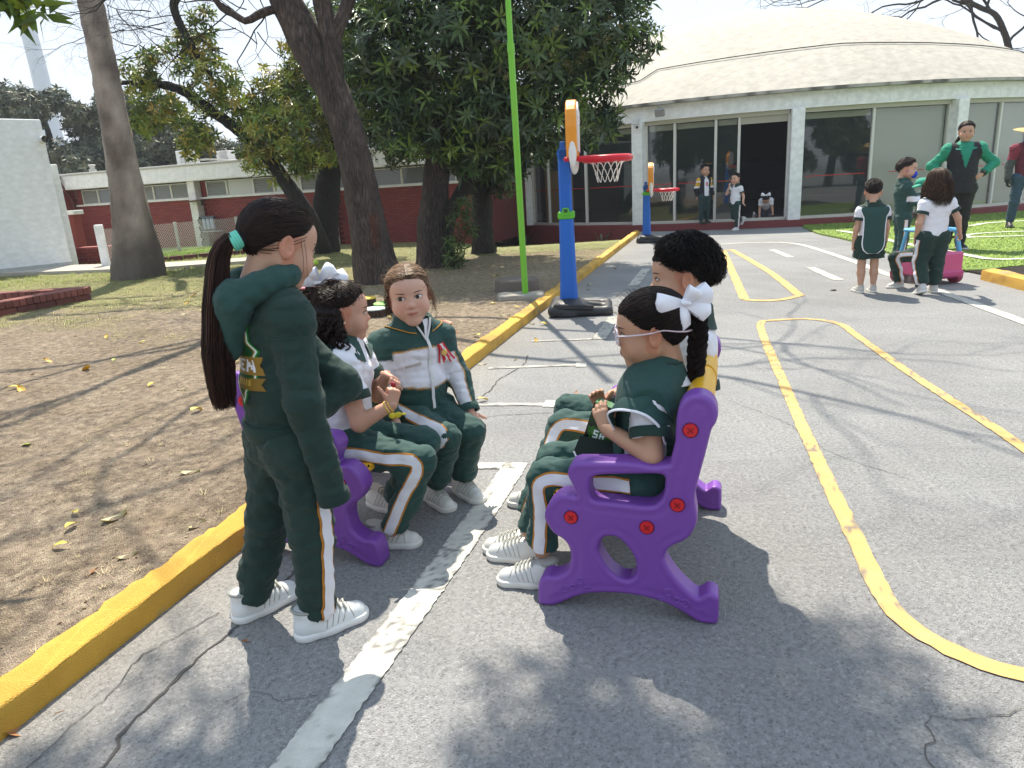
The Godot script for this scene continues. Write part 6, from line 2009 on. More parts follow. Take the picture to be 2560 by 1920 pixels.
func hairline(az: float, top := 0.0) -> float:      # height (sine) of the hairline; az 0 in front, PI at the back
	var a := absf(az)
	var ks := [0.0, 0.60, 1.05, 1.35, 1.60, 1.95, 2.5, 3.2]
	var vs := [0.44, 0.41, 0.20, 0.06, 0.05, -0.36, -0.70, -0.76]
	for i in 7:
		if a <= ks[i + 1]: return lerpf(vs[i], vs[i + 1], (a - ks[i]) / (ks[i + 1] - ks[i])) + top
	return vs[7]

func dir_of(az: float, sy: float) -> Vector3:
	var c := sqrt(maxf(0.0, 1.0 - sy * sy))
	return Vector3(sin(az) * c, sy, cos(az) * c)

func cap_lift(d: Vector3, thick: float, top: float) -> float:
	var lo := asin(clampf(hairline(atan2(d.x, d.z), top), -1, 1))
	return thick * smoothstep(lerpf(-0.02, -0.22, smoothstep(1.5, 2.0, absf(atan2(d.x, d.z)))), 0.25, (asin(clampf(d.y, -1, 1)) - lo) / (PI / 2 - lo)) - 0.0012

func hair_cap(o: Node, t: Transform3D, col: Color, thick := 0.007, top := 0.0) -> void:
	var mb := MB.new()
	var rows := []
	for j in 13:
		var row := PackedVector3Array()
		for i in 49:
			var az := (i - 24) / 24.0 * PI
			var h := hairline(az, top)
			var f := j / 12.0
			var el := lerpf(asin(clampf(h, -1, 1)), PI / 2, f)
			row.append(t * scalp(dir_of(az, sin(el)), thick * smoothstep(lerpf(-0.02, -0.22, smoothstep(1.5, 2.0, absf(az))), 0.25, f) - 0.0015 + 0.0015 * sin(az * 23.0 + f * 9.0) * f))
		rows.append(row)
	mb.sheet(rows, col)
	var i0 := mb.v.size() - 13 * 49
	var c := t * SC
	for i in range(i0, mb.v.size()):
		if mb.n[i].dot(mb.v[i] - c) < 0.0: mb.n[i] = -mb.n[i]
		if not mb.n[i].is_normalized(): mb.n[i] = (mb.v[i] - c).normalized()
	part("hair_base", mb, mat("hairbase", CW, 0.9), o)

func strand(mb: MB, pts: PackedVector3Array, r: float, col: Color, tip := 0.35) -> void:
	mb.tube(pts, radii(pts.size(), [r, r, r * tip]), 3, col, false)

func sleek(mb: MB, t: Transform3D, anchor: Vector3, n: int, cols: Array, r: RandomNumberGenerator, w := 0.0013, top := 0.0, lift := 0.009, part_x := 99.0) -> void:
	for k in n:
		var az := r.randf_range(-PI, PI)
		var lo := asin(clampf(hairline(az, top), -1, 1))
		var el := lerpf(lo + 0.01, PI / 2, pow(r.randf(), 1.6))
		var s := dir_of(az, sin(el))
		if part_x < 9.0 and r.randf() < 0.5:      # from the parting
			s = Vector3(part_x + r.randf_range(-0.02, 0.02), 1, 0) .normalized()
			s = dir_of(r.randf_range(-0.02, 0.02), sin(r.randf_range(0.68, 1.5)))
			s.x += (0.014 if k % 2 == 0 else -0.014)
		var e := (anchor + Vector3(r.randfn(), r.randfn(), r.randfn()) * 0.08).normalized()
		var mid := ((s + e) * 0.5)
		if part_x < 9.0:
			mid += Vector3(signf(s.x) * 0.75, -0.05, 0.12)
		mid = mid.normalized() if mid.length() > 0.1 else Vector3.UP
		var pts := PackedVector3Array()
		var lf := r.randf_range(0.0, 0.0022)
		for j in 10:
			var f := j / 9.0
			var d := s.slerp(mid, f).slerp(mid.slerp(e, f), f)
			d = d.normalized()
			pts.append(t * scalp(d, cap_lift(d, lift, top) + lf + 0.0008 * sin(f * 9.0 + k)))
		strand(mb, pts, w * r.randf_range(0.7, 1.3), cols[r.randi() % cols.size()] * r.randf_range(0.75, 1.3), 0.7)

func tail(mb: MB, path: PackedVector3Array, rad: Array, n: int, cols: Array, r: RandomNumberGenerator, w := 0.0014, wave := 0.0, turns := 0.0, loose := 1.0) -> void:
	var m := path.size()
	var rr := radii(m, rad)
	for k in n:
		var ph := r.randf() * TAU
		var q := sqrt(r.randf())
		var stop := m - int(r.randf() * m * 0.16)
		var pts := PackedVector3Array()
		var wp := r.randf() * TAU
		for j in stop:
			var t := (path[mini(j + 1, m - 1)] - path[maxi(j - 1, 0)]).normalized()
			var x := t.cross(Vector3(0.3, 0.1, 1)).normalized()
			var y := t.cross(x)
			var f := float(j) / (m - 1)
			var a := ph + turns * TAU * f
			var g := rr[j] * (q + 0.06 * sin(f * 11.0 + wp) * loose)
			pts.append(path[j] + x * (cos(a) * g) + y * (sin(a) * g) + (x * sin(f * 40.0 + wp) + y * cos(f * 33.0 + wp)) * wave * f)
		if pts.size() > 2: strand(mb, pts, w * r.randf_range(0.7, 1.3), cols[r.randi() % cols.size()] * r.randf_range(0.7, 1.3))

func ringlet(mb: MB, path: PackedVector3Array, rad: float, pitch: float, n: int, cols: Array, r: RandomNumberGenerator, w := 0.0016) -> void:
	var m := path.size()
	var ph := r.randf() * TAU
	for k in n:
		var pts := PackedVector3Array()
		var l := 0.0
		var jit := r.randf_range(-0.5, 0.5)
		var rr := rad * r.randf_range(0.7, 1.15)
		for j in m:
			var t := (path[mini(j + 1, m - 1)] - path[maxi(j - 1, 0)]).normalized()
			var x := t.cross(Vector3(0.3, 0.1, 1)).normalized()
			var y := t.cross(x)
			if j > 0: l += path[j].distance_to(path[j - 1])
			var a := ph + jit + l / pitch * TAU
			var g := rr * smoothstep(0.0, 0.25, float(j) / m)
			pts.append(path[j] + x * (cos(a) * g) + y * (sin(a) * g))
		strand(mb, pts, w * r.randf_range(0.7, 1.2), cols[r.randi() % cols.size()] * r.randf_range(0.7, 1.35))

func short_hair(mb: MB, t: Transform3D, n: int, ln: float, curl: float, cols: Array, r: RandomNumberGenerator, w := 0.0014, lift := 0.01) -> void:
	for k in n:
		var az := r.randf_range(-PI, PI)
		var lo := asin(clampf(hairline(az, 0.02), -1, 1))
		var el := lerpf(lo, PI / 2, pow(r.randf(), 1.3))
		var s := dir_of(az, sin(el))
		var edge := clampf((el - lo) / 0.7, 0.25, 1.0)
		var flow := (Vector3(sin(k * 1.7) * 0.3, -0.55, lerpf(-0.4, 0.25, smoothstep(-0.3, 0.6, s.z))) + s * 0.35).normalized()
		var tn := (flow - s * flow.dot(s)).normalized()
		var bn := s.cross(tn)
		var pts := PackedVector3Array()
		var ph := r.randf() * TAU
		var l := ln * r.randf_range(0.7, 1.2) * edge
		for j in 8:
			var f := j / 7.0
			var a := ph + f * 7.0
			pts.append(t * (scalp(s, lift * edge * (0.3 + 0.9 * sin(f * 2.4))) + tn * l * f + (bn * cos(a) + s * sin(a)) * curl * smoothstep(0.0, 0.3, f)))
		strand(mb, pts, w * r.randf_range(0.7, 1.3), cols[r.randi() % cols.size()] * r.randf_range(0.7, 1.35))

func eyes(o: Node3D, t: Transform3D, gaze: Vector2, iris: Color, wide := 1.0, brow := Color(0.05, 0.03, 0.02)) -> void:
	var on := func(x: float, y: float, off: float) -> Vector3:
		var p := head_fine.hit(Vector3(x, y, 0.115), Vector3(0, 0, -1), 0.1)
		return t * (p + head_fine.grad(p) * off)
	for s in [-1.0, 1.0]:
		var cx: float = 0.030 * s
		var hw := 0.0150
		var ys := func(u: float, upper: bool) -> float:       # u -1..1 across the eye
			var lid: float = (1.0 - u * u)
			return -0.0005 + 0.0012 * u * s + (0.0064 * wide * lid if upper else -0.0048 * wide * lid)
		var rows := []
		for j in 7:
			var row := PackedVector3Array()
			for i in 11:
				var u := i / 5.0 - 1.0
				row.append(on.call(cx + u * hw, lerpf(ys.call(u, false), ys.call(u, true), j / 6.0), 0.0007))
			rows.append(row)
		var mb := MB.new(); mb.sheet(rows, lin(0.66, 0.63, 0.60), false)
		for i in mb.n.size():
			if mb.n[i].dot(t.basis.z) < 0: mb.n[i] = -mb.n[i]
		var e := part("eye", mb, mat("eyewhite", CW, 0.15), o)
		mb = MB.new()
		var ix := cx + gaze.x * 0.0062
		var iy := gaze.y * 0.003
		var cen := mb.put(on.call(ix, iy, 0.0011), t.basis.z.normalized(), lin(0.006, 0.004, 0.004))
		for ring in 2:
			for i in 21:
				var a := TAU * i / 20.0
				var rr: float = [0.0029, 0.0068][ring]
				var x: float = ix + cos(a) * rr
				var u := clampf((x - cx) / hw, -1, 1)
				var y := clampf(iy + sin(a) * rr, ys.call(u, false), ys.call(u, true))
				mb.put(on.call(x, y, 0.0011), t.basis.z.normalized(), lin(0.006, 0.004, 0.004) if ring == 0 else iris)
		for i in 20:
			mb.tri(cen, cen + 1 + i, cen + 2 + i)
			mb.tri(cen + 1 + i, cen + 22 + i, cen + 23 + i); mb.tri(cen + 1 + i, cen + 23 + i, cen + 2 + i)
		part("iris", mb, mat("iris", CW, 0.08), e)
		mb = MB.new()
		var lash := PackedVector3Array()
		var low := PackedVector3Array()
		var br := PackedVector3Array()
		for i in 11:
			var u := i / 5.0 - 1.0
			lash.append(on.call(cx + u * hw * 1.06, ys.call(u, true) + 0.0004, 0.0012))
			low.append(on.call(cx + u * hw, ys.call(u, false), 0.0006))
			br.append(on.call(cx + (u * 0.0165 + 0.002 * s), 0.0172 + 0.0022 * (1.0 - pow(u * s - 0.15, 2) * 0.9), 0.0004))
		mb.tube(lash, radii(11, [0.0007, 0.0014, 0.0011] if s > 0 else [0.0011, 0.0014, 0.0007]), 5, lin(0.012, 0.008, 0.007))
		part("eyelash", mb, mat("lash", CW, 0.6), e)
		mb = MB.new()
		mb.tube(low, radii(11, [0.0006, 0.0006]), 5, lin(0.30, 0.13, 0.10))
		part("lower_lid", mb, mat("lash"), e)
		mb = MB.new()
		mb.tube(br, radii(11, [0.0013, 0.0020, 0.0007] if s > 0 else [0.0007, 0.0020, 0.0013]), 6, brow, true, 0.45, t.basis.y)
		part("eyebrow", mb, mat("lash"), o)
	var mb2 := MB.new()
	var mouth := PackedVector3Array()
	for i in 11:
		var u := i / 5.0 - 1.0
		mouth.append(on.call(u * 0.0200, -0.0563 + 0.0034 * u * u, 0.0001))
	mb2.tube(mouth, radii(11, [0.0004, 0.0010, 0.0004]), 5, lin(0.14, 0.03, 0.03))
	part("mouth_line", mb2, mat("lash"), o)

func skin(col: Color) -> StandardMaterial3D:
	var key := "skin%.2f" % col.r
	if not mats.has(key):
		var m := mat(key, col, 0.52, "fine", 0.03, Vector3.ONE * 14.0)
		m.subsurf_scatter_enabled = true
		m.subsurf_scatter_strength = 0.12
	return mats[key]

func bow(o: Node3D, at: Vector3, x: Vector3, y: Vector3, z: Vector3, s: float, lay: Array) -> void:
	var m := mat("ribbon", lin(0.80, 0.80, 0.86), 0.55, "weave", 0.02, Vector3.ONE * 40.0)
	var k := part("bow_knot", MB.new() if false else _knot(at, x, y, z, s), m, o)
	for q in lay:
		var a: float = q[0]
		var d := (x * cos(a) + y * sin(a) + z * float(q[3])).normalized()
		var w := z.cross(d).normalized()
		var up := d.cross(w)
		if up.dot(z) < 0: up = -up
		var rows := []
		var open: bool = q.size() > 4       # a loose end in place of a loop
		var mm := 15
		for j in mm:
			var f := j / (mm - 1.0)
			var along := (sin(PI * f) if not open else f) * float(q[1]) * s
			var h := (sin(TAU * f) * 0.5 if not open else 0.10 * sin(f * 4.0)) * 0.42 * float(q[1]) * s
			var wd := float(q[2]) * s * (0.28 + 0.72 * (sin(PI * f) if not open else sqrt(f)))
			var row := PackedVector3Array()
			for i in 9:
				var u := i / 4.0 - 1.0
				row.append(at + d * (along * (1.0 + (0.12 * (1 - absf(u)) if not open else -0.25 * absf(u) * f))) + up * (h + 0.012 * s * (1 - u * u) * sin(PI * f)) + w * u * wd * 0.5)
			rows.append(row)
		var mb := MB.new(); mb.sheet(rows)
		var back := []
		for row in rows:
			var b := PackedVector3Array()
			for i in row.size(): b.append(row[i] - mb.n[back.size() * 9 + i] * 0.0014)
			back.append(b)
		mb.sheet(back, CW, true)
		part("bow_loop" if not open else "bow_end", mb, m, o)

func _knot(at: Vector3, x: Vector3, y: Vector3, z: Vector3, s: float) -> MB:
	var mb := MB.new()
	mb.ell(at + z * 0.008 * s, Vector3(0.014, 0.012, 0.011) * s, Basis(x, y, z), CW, 12)
	mb.tube(pv([at + z * 0.016 * s - x * 0.008 * s, at + z * 0.021 * s, at + z * 0.016 * s + x * 0.01 * s]), pf([0.008 * s, 0.006 * s, 0.008 * s]), 8)
	return mb

func collar(f: Field, neck: Vector3, up: Vector3, fw: Vector3, r0: float, r1: float, high: float, fall: float, col: Color, open_deg: float, edge: Color, m: Material, o: Node, called := "collar") -> void:
	var x := up.cross(fw).normalized()
	fw = x.cross(up).normalized()
	var rows := [PackedVector3Array(), PackedVector3Array(), PackedVector3Array(), PackedVector3Array(), PackedVector3Array(), PackedVector3Array()]
	for i in 41:
		var a := deg_to_rad(lerpf(open_deg, 360.0 - open_deg, i / 40.0))
		var d := fw * cos(a) + x * sin(a)
		var fr := pow(maxf(0.0, cos(a)), 2.0)
		var dn := fall * (1.0 + 0.9 * fr)
		rows[0].append(neck + d * r0 * 0.96 + up * high * 0.2 * (1.0 - fr))
		rows[1].append(neck + d * r0 + up * high * (1.0 - 0.5 * fr))
		rows[2].append(neck + d * (r0 + 0.006) + up * (high * (1.0 - 0.5 * fr) + 0.005))
		rows[3].append(neck + d * (r0 + 0.012) + up * (high * (1.0 - 0.5 * fr) + 0.001))
		for k in 2:
			var q := 0.55 if k == 0 else 1.0
			var p := neck + d * lerpf(r0 + 0.012, r1 * (1.0 + 0.25 * fr), q) + up * lerpf(high * (1.0 - 0.5 * fr), -dn, q)
			if f:
				var inn := (neck - up * 0.06 - p).normalized()
				var s := f.hit(p + inn * -0.08, inn, 0.14)
				if s.distance_to(p) < 0.06: p = p.lerp(s + f.grad(s) * 0.005, q)
			rows[4 + k].append(p)
	var mb := MB.new(); mb.sheet(rows, col)
	var i0 := 0
	for i in mb.v.size():
		if mb.n[i].dot(mb.v[i] - (neck - up * 0.03)) < 0.0 and i > 41: mb.n[i] = -mb.n[i]
	var cl := part(called, mb, m, o)
	if edge.a > 0.0:
		mb = MB.new(); mb.tube(rows[5], radii(41, [0.0024, 0.0024]), 5, edge)
		part("piping", mb, m, cl)

func neck_ring(mb: MB, c: Vector3, up: Vector3, r: float, w: float, col: Color, flat_fw := Vector3.ZERO, k := 1.0) -> void:
	var x := up.cross(Vector3(0.2, 0.1, 1)).normalized()
	var z := x.cross(up)
	var pts := PackedVector3Array()
	for i in 33:
		var a := TAU * i / 32.0
		var d := x * cos(a) + z * sin(a)
		if flat_fw != Vector3.ZERO: d -= flat_fw * d.dot(flat_fw) * (1.0 - k)
		pts.append(c + d * r)
	mb.tube(pts, radii(33, [w, w]), 6, col, false)

func band(mb: MB, a: Vector3, b: Vector3, ra: float, rb: float, th: float, col: Color, sides := 24, ax := Vector3.ZERO, s := 1.0) -> void:
	var d := (b - a).normalized()
	var x := d.cross(Vector3(0.31, 0.2, 0.9)).normalized()
	var y := d.cross(x)
	var rows := []
	for q in [[a, ra - th], [a, ra], [a.lerp(b, 0.5), (ra + rb) * 0.5 + 0.001], [b, rb], [b, rb - th], [b + d * -0.003, rb - th * 2.5]]:
		var row := PackedVector3Array()
		for i in sides + 1:
			var t := TAU * i / sides
			var e := x * cos(t) + y * sin(t)
			if s != 1.0: e -= ax * e.dot(ax) * (1.0 - 1.0 / s)
			row.append(q[0] + e * q[1])
		rows.append(row)
	var i0 := mb.v.size()
	mb.sheet(rows, col)
	var c := (a + b) * 0.5
	for i in range(i0, i0 + (sides + 1) * 5):
		if mb.n[i].dot(mb.v[i] - c) < 0.0: mb.n[i] = -mb.n[i]

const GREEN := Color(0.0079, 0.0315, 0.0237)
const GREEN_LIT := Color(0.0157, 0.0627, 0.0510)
const WHITE := Color(0.74, 0.74, 0.79)
const GOLD := Color(0.50, 0.24, 0.03)

func bend(a: Vector3, b: Vector3, la: float, lb: float, hint: Vector3) -> Vector3:   # the joint between two limbs of given lengths
	var d := b - a
	var l := minf(d.length(), (la + lb) * 0.999)
	var x := (la * la - lb * lb + l * l) / (2.0 * l)
	var h := sqrt(maxf(0.0, la * la - x * x))
	var n := d.normalized()
	return a + n * x + (hint - n * hint.dot(n)).normalized() * h

func body_prims(J: Dictionary, g: float) -> Array:
	var fw: Vector3 = J.fw
	var p := []
	var hc: Vector3 = J.hc
	p.append(["c", J.neck - J.up * 0.02 * g, hc - J.hu * 0.055 * J.hs - J.hf * 0.028 * J.hs, 0.044 * g, 0.040 * g, 0.02])
	p.append(["c", J.chest, J.belly, 0.082 * g, 0.08 * g, 0.03, fw, 1.25]); p.append(["c", J.belly, J.pel, 0.08 * g, 0.08 * g, 0.03, fw, 1.2])
	for s in 2:
		p.append(["c", J.neck - J.up * 0.02 * g, J.sho[s], 0.036 * g, 0.034 * g, 0.03])
		p.append(["c", J.sho[s], J.elb[s], 0.034 * g, 0.0285 * g, 0.02]); p.append(["c", J.elb[s], J.wri[s], 0.0295 * g, 0.0195 * g, 0.012])
		p.append(["c", J.hip[s], J.kne[s], 0.05 * g, 0.037 * g, 0.03]); p.append(["c", J.kne[s], J.kne[s].lerp(J.ank[s], 0.35), 0.036 * g, 0.038 * g, 0.02]); p.append(["c", J.kne[s].lerp(J.ank[s], 0.35), J.ank[s], 0.038 * g, 0.026 * g, 0.02])
	return p

func arm_at(p: Vector3, J: Dictionary, s: int) -> Array:      # how far p is the arm's rather than the trunk's, and the nearest place on the arm's bones
	var a := Geometry3D.get_closest_point_to_segment(p, J.sho[s], J.elb[s])
	var b := Geometry3D.get_closest_point_to_segment(p, J.elb[s], J.wri[s])
	if p.distance_squared_to(b) < p.distance_squared_to(a): a = b
	var g: float = J.get("k2", 1.0)
	var t := Geometry3D.get_closest_point_to_segment(p, J.chest + (J.neck - J.chest) * 0.3, J.pel)
	var v := p - t
	v += J.fw * v.dot(J.fw) * 0.3
	return [v.length() - 0.118 * g - (p.distance_to(a) - 0.048 * g), a]

func torso_prims(J: Dictionary, g: float, inf: float, low := 0.0) -> Array:
	var fw: Vector3 = J.fw
	var p := []
	p.append(["c", J.chest, J.belly, (0.108 + inf) * g, (0.102 + inf) * g, 0.03, fw, 1.3])
	p.append(["c", J.belly, J.pel - J.up * low, (0.102 + inf) * g, (0.106 + inf) * g, 0.03, fw, 1.25])
	p.append(["c", J.chest + J.up * 0.02 * g, J.neck - J.up * 0.012 * g, (0.085 + inf) * g, (0.050 + inf * 0.5) * g, 0.04, fw, 1.12])
	for s in 2:
		p.append(["c", J.neck - J.up * 0.025 * g, J.sho[s], (0.044 + inf) * g, (0.042 + inf) * g, 0.04])
		p.append(["c", J.chest, J.sho[s], (0.06 + inf) * g, (0.044 + inf) * g, 0.04])
	return p

func figure(J: Dictionary, S: Dictionary, called: String, label: String, group := "") -> Dictionary:
	var g: float = S.get("g", 1.0)
	var near: bool = S.get("near", true)
	var o := thing(called, label, "person", S.at, group)
	J.up = J.get("up", (J.neck - J.pel).normalized())
	J.belly = J.get("belly", J.chest.lerp(J.pel, 0.5))
	var t := Transform3D(aim(J.hf, J.hu).scaled(Vector3.ONE * J.hs), J.hc)
	var mb := MB.new()
	shape(body_prims(J, g), 0.010 if near else 0.016).mesh(mb, CW)
	mb.add(head_near if near else head_far, t)
	for s in 2:
		var h: Array = J.get("hand", [[], []])[s]
		if h.size() == 0: continue
		hand(mb, J.wri[s], h[0], h[1], h[2], S.get("hs", 0.82 * g), h[3], CW, 0.003 if near else 0.0055)
	var body := part("body", mb, skin(S.skin), o)
	if S.get("face", true): eyes(o, t, S.get("gaze", Vector2.ZERO), S.get("iris", lin(0.03, 0.014, 0.008)), S.get("wide", 1.0), S.get("brow", lin(0.02, 0.012, 0.009)))
	var cell := 0.0075 if near else 0.012
	var cloth := mat("cloth", CW, 0.85, "weave", 0.02, Vector3.ONE * 30.0)
	cloth.rim_enabled = true; cloth.rim = 0.12; cloth.rim_tint = 0.7
	var R := {"o": o, "t": t, "body": body}
	if S.has("bottom"):
		var p := []
		var lo: float = S.get("leg_end", 0.97)
		var wid: float = S.get("leg_w", 1.0) * g
		p.append(["c", J.hip[0], J.hip[1], 0.085 * g, 0.085 * g, 0.03])
		p.append(["c", J.pel, J.pel + J.up * 0.05 * g, 0.10 * g, 0.092 * g, 0.03, J.fw, 1.25])
		for s in 2:
			var k: Vector3 = J.kne[s]
			var a: Vector3 = J.ank[s]
			if lo <= 0.5:
				p.append(["c", J.hip[s], J.hip[s].lerp(k, lo * 2.0), 0.08 * wid, 0.082 * wid, 0.03])
			else:
				p.append(["c", J.hip[s], k, 0.082 * wid, 0.060 * wid, 0.03]); p.append(["c", k, k.lerp(a, (lo - 0.5) * 2.0), 0.060 * wid, 0.053 * wid, 0.02])
		var f := shape(p, cell)
		for s in 2:
			var k: Vector3 = J.kne[s]
			var a: Vector3 = J.ank[s]
			var e: Vector3 = J.hip[s].lerp(k, lo * 2.0) if lo <= 0.5 else k.lerp(a, (lo - 0.5) * 2.0)
			var d: Vector3 = (k - J.hip[s]).normalized() if lo <= 0.5 else (a - k).normalized()
			f.cut(e, d, 0.11 * g)
		f.cut(J.pel + J.up * 0.11 * g, J.up, 0.2 * g)
		folds(f, S.get("sd", 1), 1.15)
		mb = MB.new(); f.mesh(mb, S.bottom)
		R.trouser_part = part("trousers" if lo > 0.5 else "shorts", mb, S.get("bottom_mat", cloth), o)
		R.trousers = f
		if S.get("stripe", false):
			for s in 2:
				var out: Vector3 = (J.up.cross(J.fw)).normalized() * (1.0 if s == 0 else -1.0)
				var sd: Vector3 = J.get("legside", [out, out])[s]
				stripe(f, J.hip[s].lerp(J.kne[s], 0.08), J.kne[s], J.kne[s].lerp(J.ank[s], (lo - 0.5) * 1.98), sd, sd, sd, o, 0.030 * g)
	for s in 2:
		var sp: Array = S.get("shoe", [[], []])[s]
		if sp.size(): shoes(o, sp[0], sp[1], S.get("shoe_s", 0.95), S.get("shoe_col", lin(0.66, 0.65, 0.60)), S.get("sole_col", lin(0.70, 0.69, 0.64)), sp[2] if sp.size() > 2 else 0.0, near)
	var top: String = S.get("top", "")
	if top == "": return R
	var inf: float = S.get("inf", 0.010)
	var p := torso_prims(J, g, inf, S.get("low", 0.03) * g)
	var slv: float = S.get("sleeve", 0.5)      # share of the arm covered, 0.5 = upper arm only
	var sw: float = S.get("sleeve_w", 1.0) * g
	var arms := [[], []]
	for s in 2:
		if slv <= 0.5:
			arms[s].append(["c", J.sho[s], J.sho[s].lerp(J.elb[s], slv * 2.0), 0.047 * sw, 0.053 * sw, 0.02])
		else:
			arms[s].append(["c", J.sho[s], J.elb[s], 0.052 * sw, 0.047 * sw, 0.025]); arms[s].append(["c", J.elb[s], J.elb[s].lerp(J.wri[s], (slv - 0.5) * 2.0), 0.047 * sw, 0.038 * sw, 0.02])
	var f := shape(p + arms[0] + arms[1], cell, false)
	stamp(f, p)
	f.cut(J.pel - J.up * S.get("low", 0.03) * g, -J.up, 0.22 * g)
	for s in 2:
		var e: Vector3 = J.sho[s].lerp(J.elb[s], slv * 2.0) if slv <= 0.5 else J.elb[s].lerp(J.wri[s], (slv - 0.5) * 2.0)
		var d: Vector3 = (J.elb[s] - J.sho[s]).normalized() if slv <= 0.5 else (J.wri[s] - J.elb[s]).normalized()
		var q := f.blank()
		stamp(q, arms[s])
		q.cut(e, d, 0.085 * sw)
		f.merge(q, 0.022)
	folds(f, S.get("sd", 1) + 7, S.get("crumple", 0.9))
	R.top = f
	mb = MB.new(); f.mesh(mb, S.paint if S.has("paint") else S.top_col)
	R.top_part = part(top, mb, cloth, o)
	if S.has("cuff"):
		for s in 2:
			var d: Vector3 = (J.elb[s] - J.sho[s]).normalized() if slv <= 0.5 else (J.wri[s] - J.elb[s]).normalized()
			var e: Vector3 = J.sho[s].lerp(J.elb[s], slv * 2.0) if slv <= 0.5 else J.elb[s].lerp(J.wri[s], (slv - 0.5) * 2.0)
			var rr: float = (0.053 if slv <= 0.5 else 0.038) * sw
			mb = MB.new(); band(mb, e - d * 0.026 * g, e + d * 0.003, rr + 0.003, rr + 0.004, 0.004, S.cuff)
			part("cuff", mb, cloth, R.top_part)
	if S.has("collar"):
		collar(f, J.neck + J.up * 0.004, J.up, J.fw, 0.050 * g, 0.092 * g, 0.030 * g, 0.034 * g, S.collar, S.get("collar_open", 20.0), Color(0, 0, 0, 0), cloth, R.top_part)
	return R

func emblem() -> ImageTexture:
	var w := 160
	var h := 240
	var im := Image.create_empty(w, h, false, Image.FORMAT_RGBA8)
	var shield := PackedVector2Array([V2(80, 4), V2(112, 34), V2(140, 30), V2(134, 66), V2(154, 92), V2(140, 120), V2(140, 178), V2(112, 190), V2(80, 236), V2(48, 190), V2(20, 178), V2(20, 120), V2(6, 92), V2(26, 66), V2(20, 30), V2(48, 34)])
	var rib := PackedVector2Array([V2(0, 112), V2(158, 104), V2(146, 128), V2(156, 150), V2(0, 152)])
	var rib2 := PackedVector2Array([V2(60, 160), V2(159, 156), V2(146, 172), V2(157, 188), V2(60, 186)])
	for y in h:
		for x in w:
			var p := V2(x, y)
			var d := sdist(p, shield)
			var c := Color(0, 0, 0, 0)
			if d < 0.0:
				c = Color(0.01, 0.30, 0.09)
				if d < -3.0: c = Color(0.03, 0.5, 0.16)
				if d < -7.0: c = Color(0.85, 0.87, 0.85)
				if d < -12.0: c = Color(0.55, 0.45, 0.2)
				if d < -16.0: c = Color(0.02, 0.28, 0.10)
				if d < -30.0 and y > 190: c = Color(0.6, 0.5, 0.25) if (x / 5 + y / 7) % 2 == 0 else c
			if sdist(p, rib2) < 0.0: c = Color(0.52, 0.40, 0.12)
			if sdist(p, rib) < 0.0: c = Color(0.58, 0.45, 0.16)
			if c.a > 0.5: c = c * (0.9 + 0.2 * fmod(x * 7.3 + y * 3.1, 1.0)); c.a = 1.0
			im.set_pixel(x, y, c)
	var glyph := {"D": ["1110", "1001", "1001", "1001", "1110"], "E": ["1111", "1000", "1110", "1000", "1111"], "N": ["1001", "1101", "1111", "1011", "1001"]}
	var xx := 34
	for ch in ["D", "E", "N"]:
		for ry in 5:
			for rx in 4:
				if glyph[ch][ry][rx] == "1":
					im.fill_rect(Rect2i(xx + rx * 7, 114 + ry * 6, 7, 6), Color(0.93, 0.93, 0.95))
		xx += 35
	for k in 5: im.fill_rect(Rect2i(62 + k * 12, 163, 8, 14), Color(0.75, 0.62, 0.25))
	return tex_of(im)

func print_patch(f: Field, c: Vector3, x: Vector3, y: Vector3, w: float, h: float, tex: Texture2D, o: Node, called: String, off := 0.003) -> void:
	var n := x.cross(y).normalized()
	var rows := []
	for j in 17:
		var row := PackedVector3Array()
		for i in 13:
			var p := c + x * ((i / 12.0 - 0.5) * w) + y * ((0.5 - j / 16.0) * h) + n * 0.12
			var q := f.hit(p, -n, 0.3)
			row.append(q + n * off)
		rows.append(row)
	var mb := MB.new(); mb.sheet(rows)
	for i in mb.n.size():
		if mb.n[i].dot(n) < 0: mb.n[i] = -mb.n[i]
	var m := StandardMaterial3D.new()
	m.resource_name = called
	m.albedo_texture = tex; m.roughness = 0.7
	m.transparency = BaseMaterial3D.TRANSPARENCY_ALPHA_SCISSOR; m.alpha_scissor_threshold = 0.5
	part(called, mb, m, o)

func kid_hair(dark: Color) -> Array:
	return [dark, dark * 1.5, dark * 0.7]

func hair_mat() -> StandardMaterial3D:
	var m := mat("hair", CW, 0.48)
	m.metallic_specular = 0.30
	return m

func build_people() -> void:
	make_heads()
	person_standing()
	person_curly()
	person_jacket()
	person_glasses()
	person_boy()
	people_far()

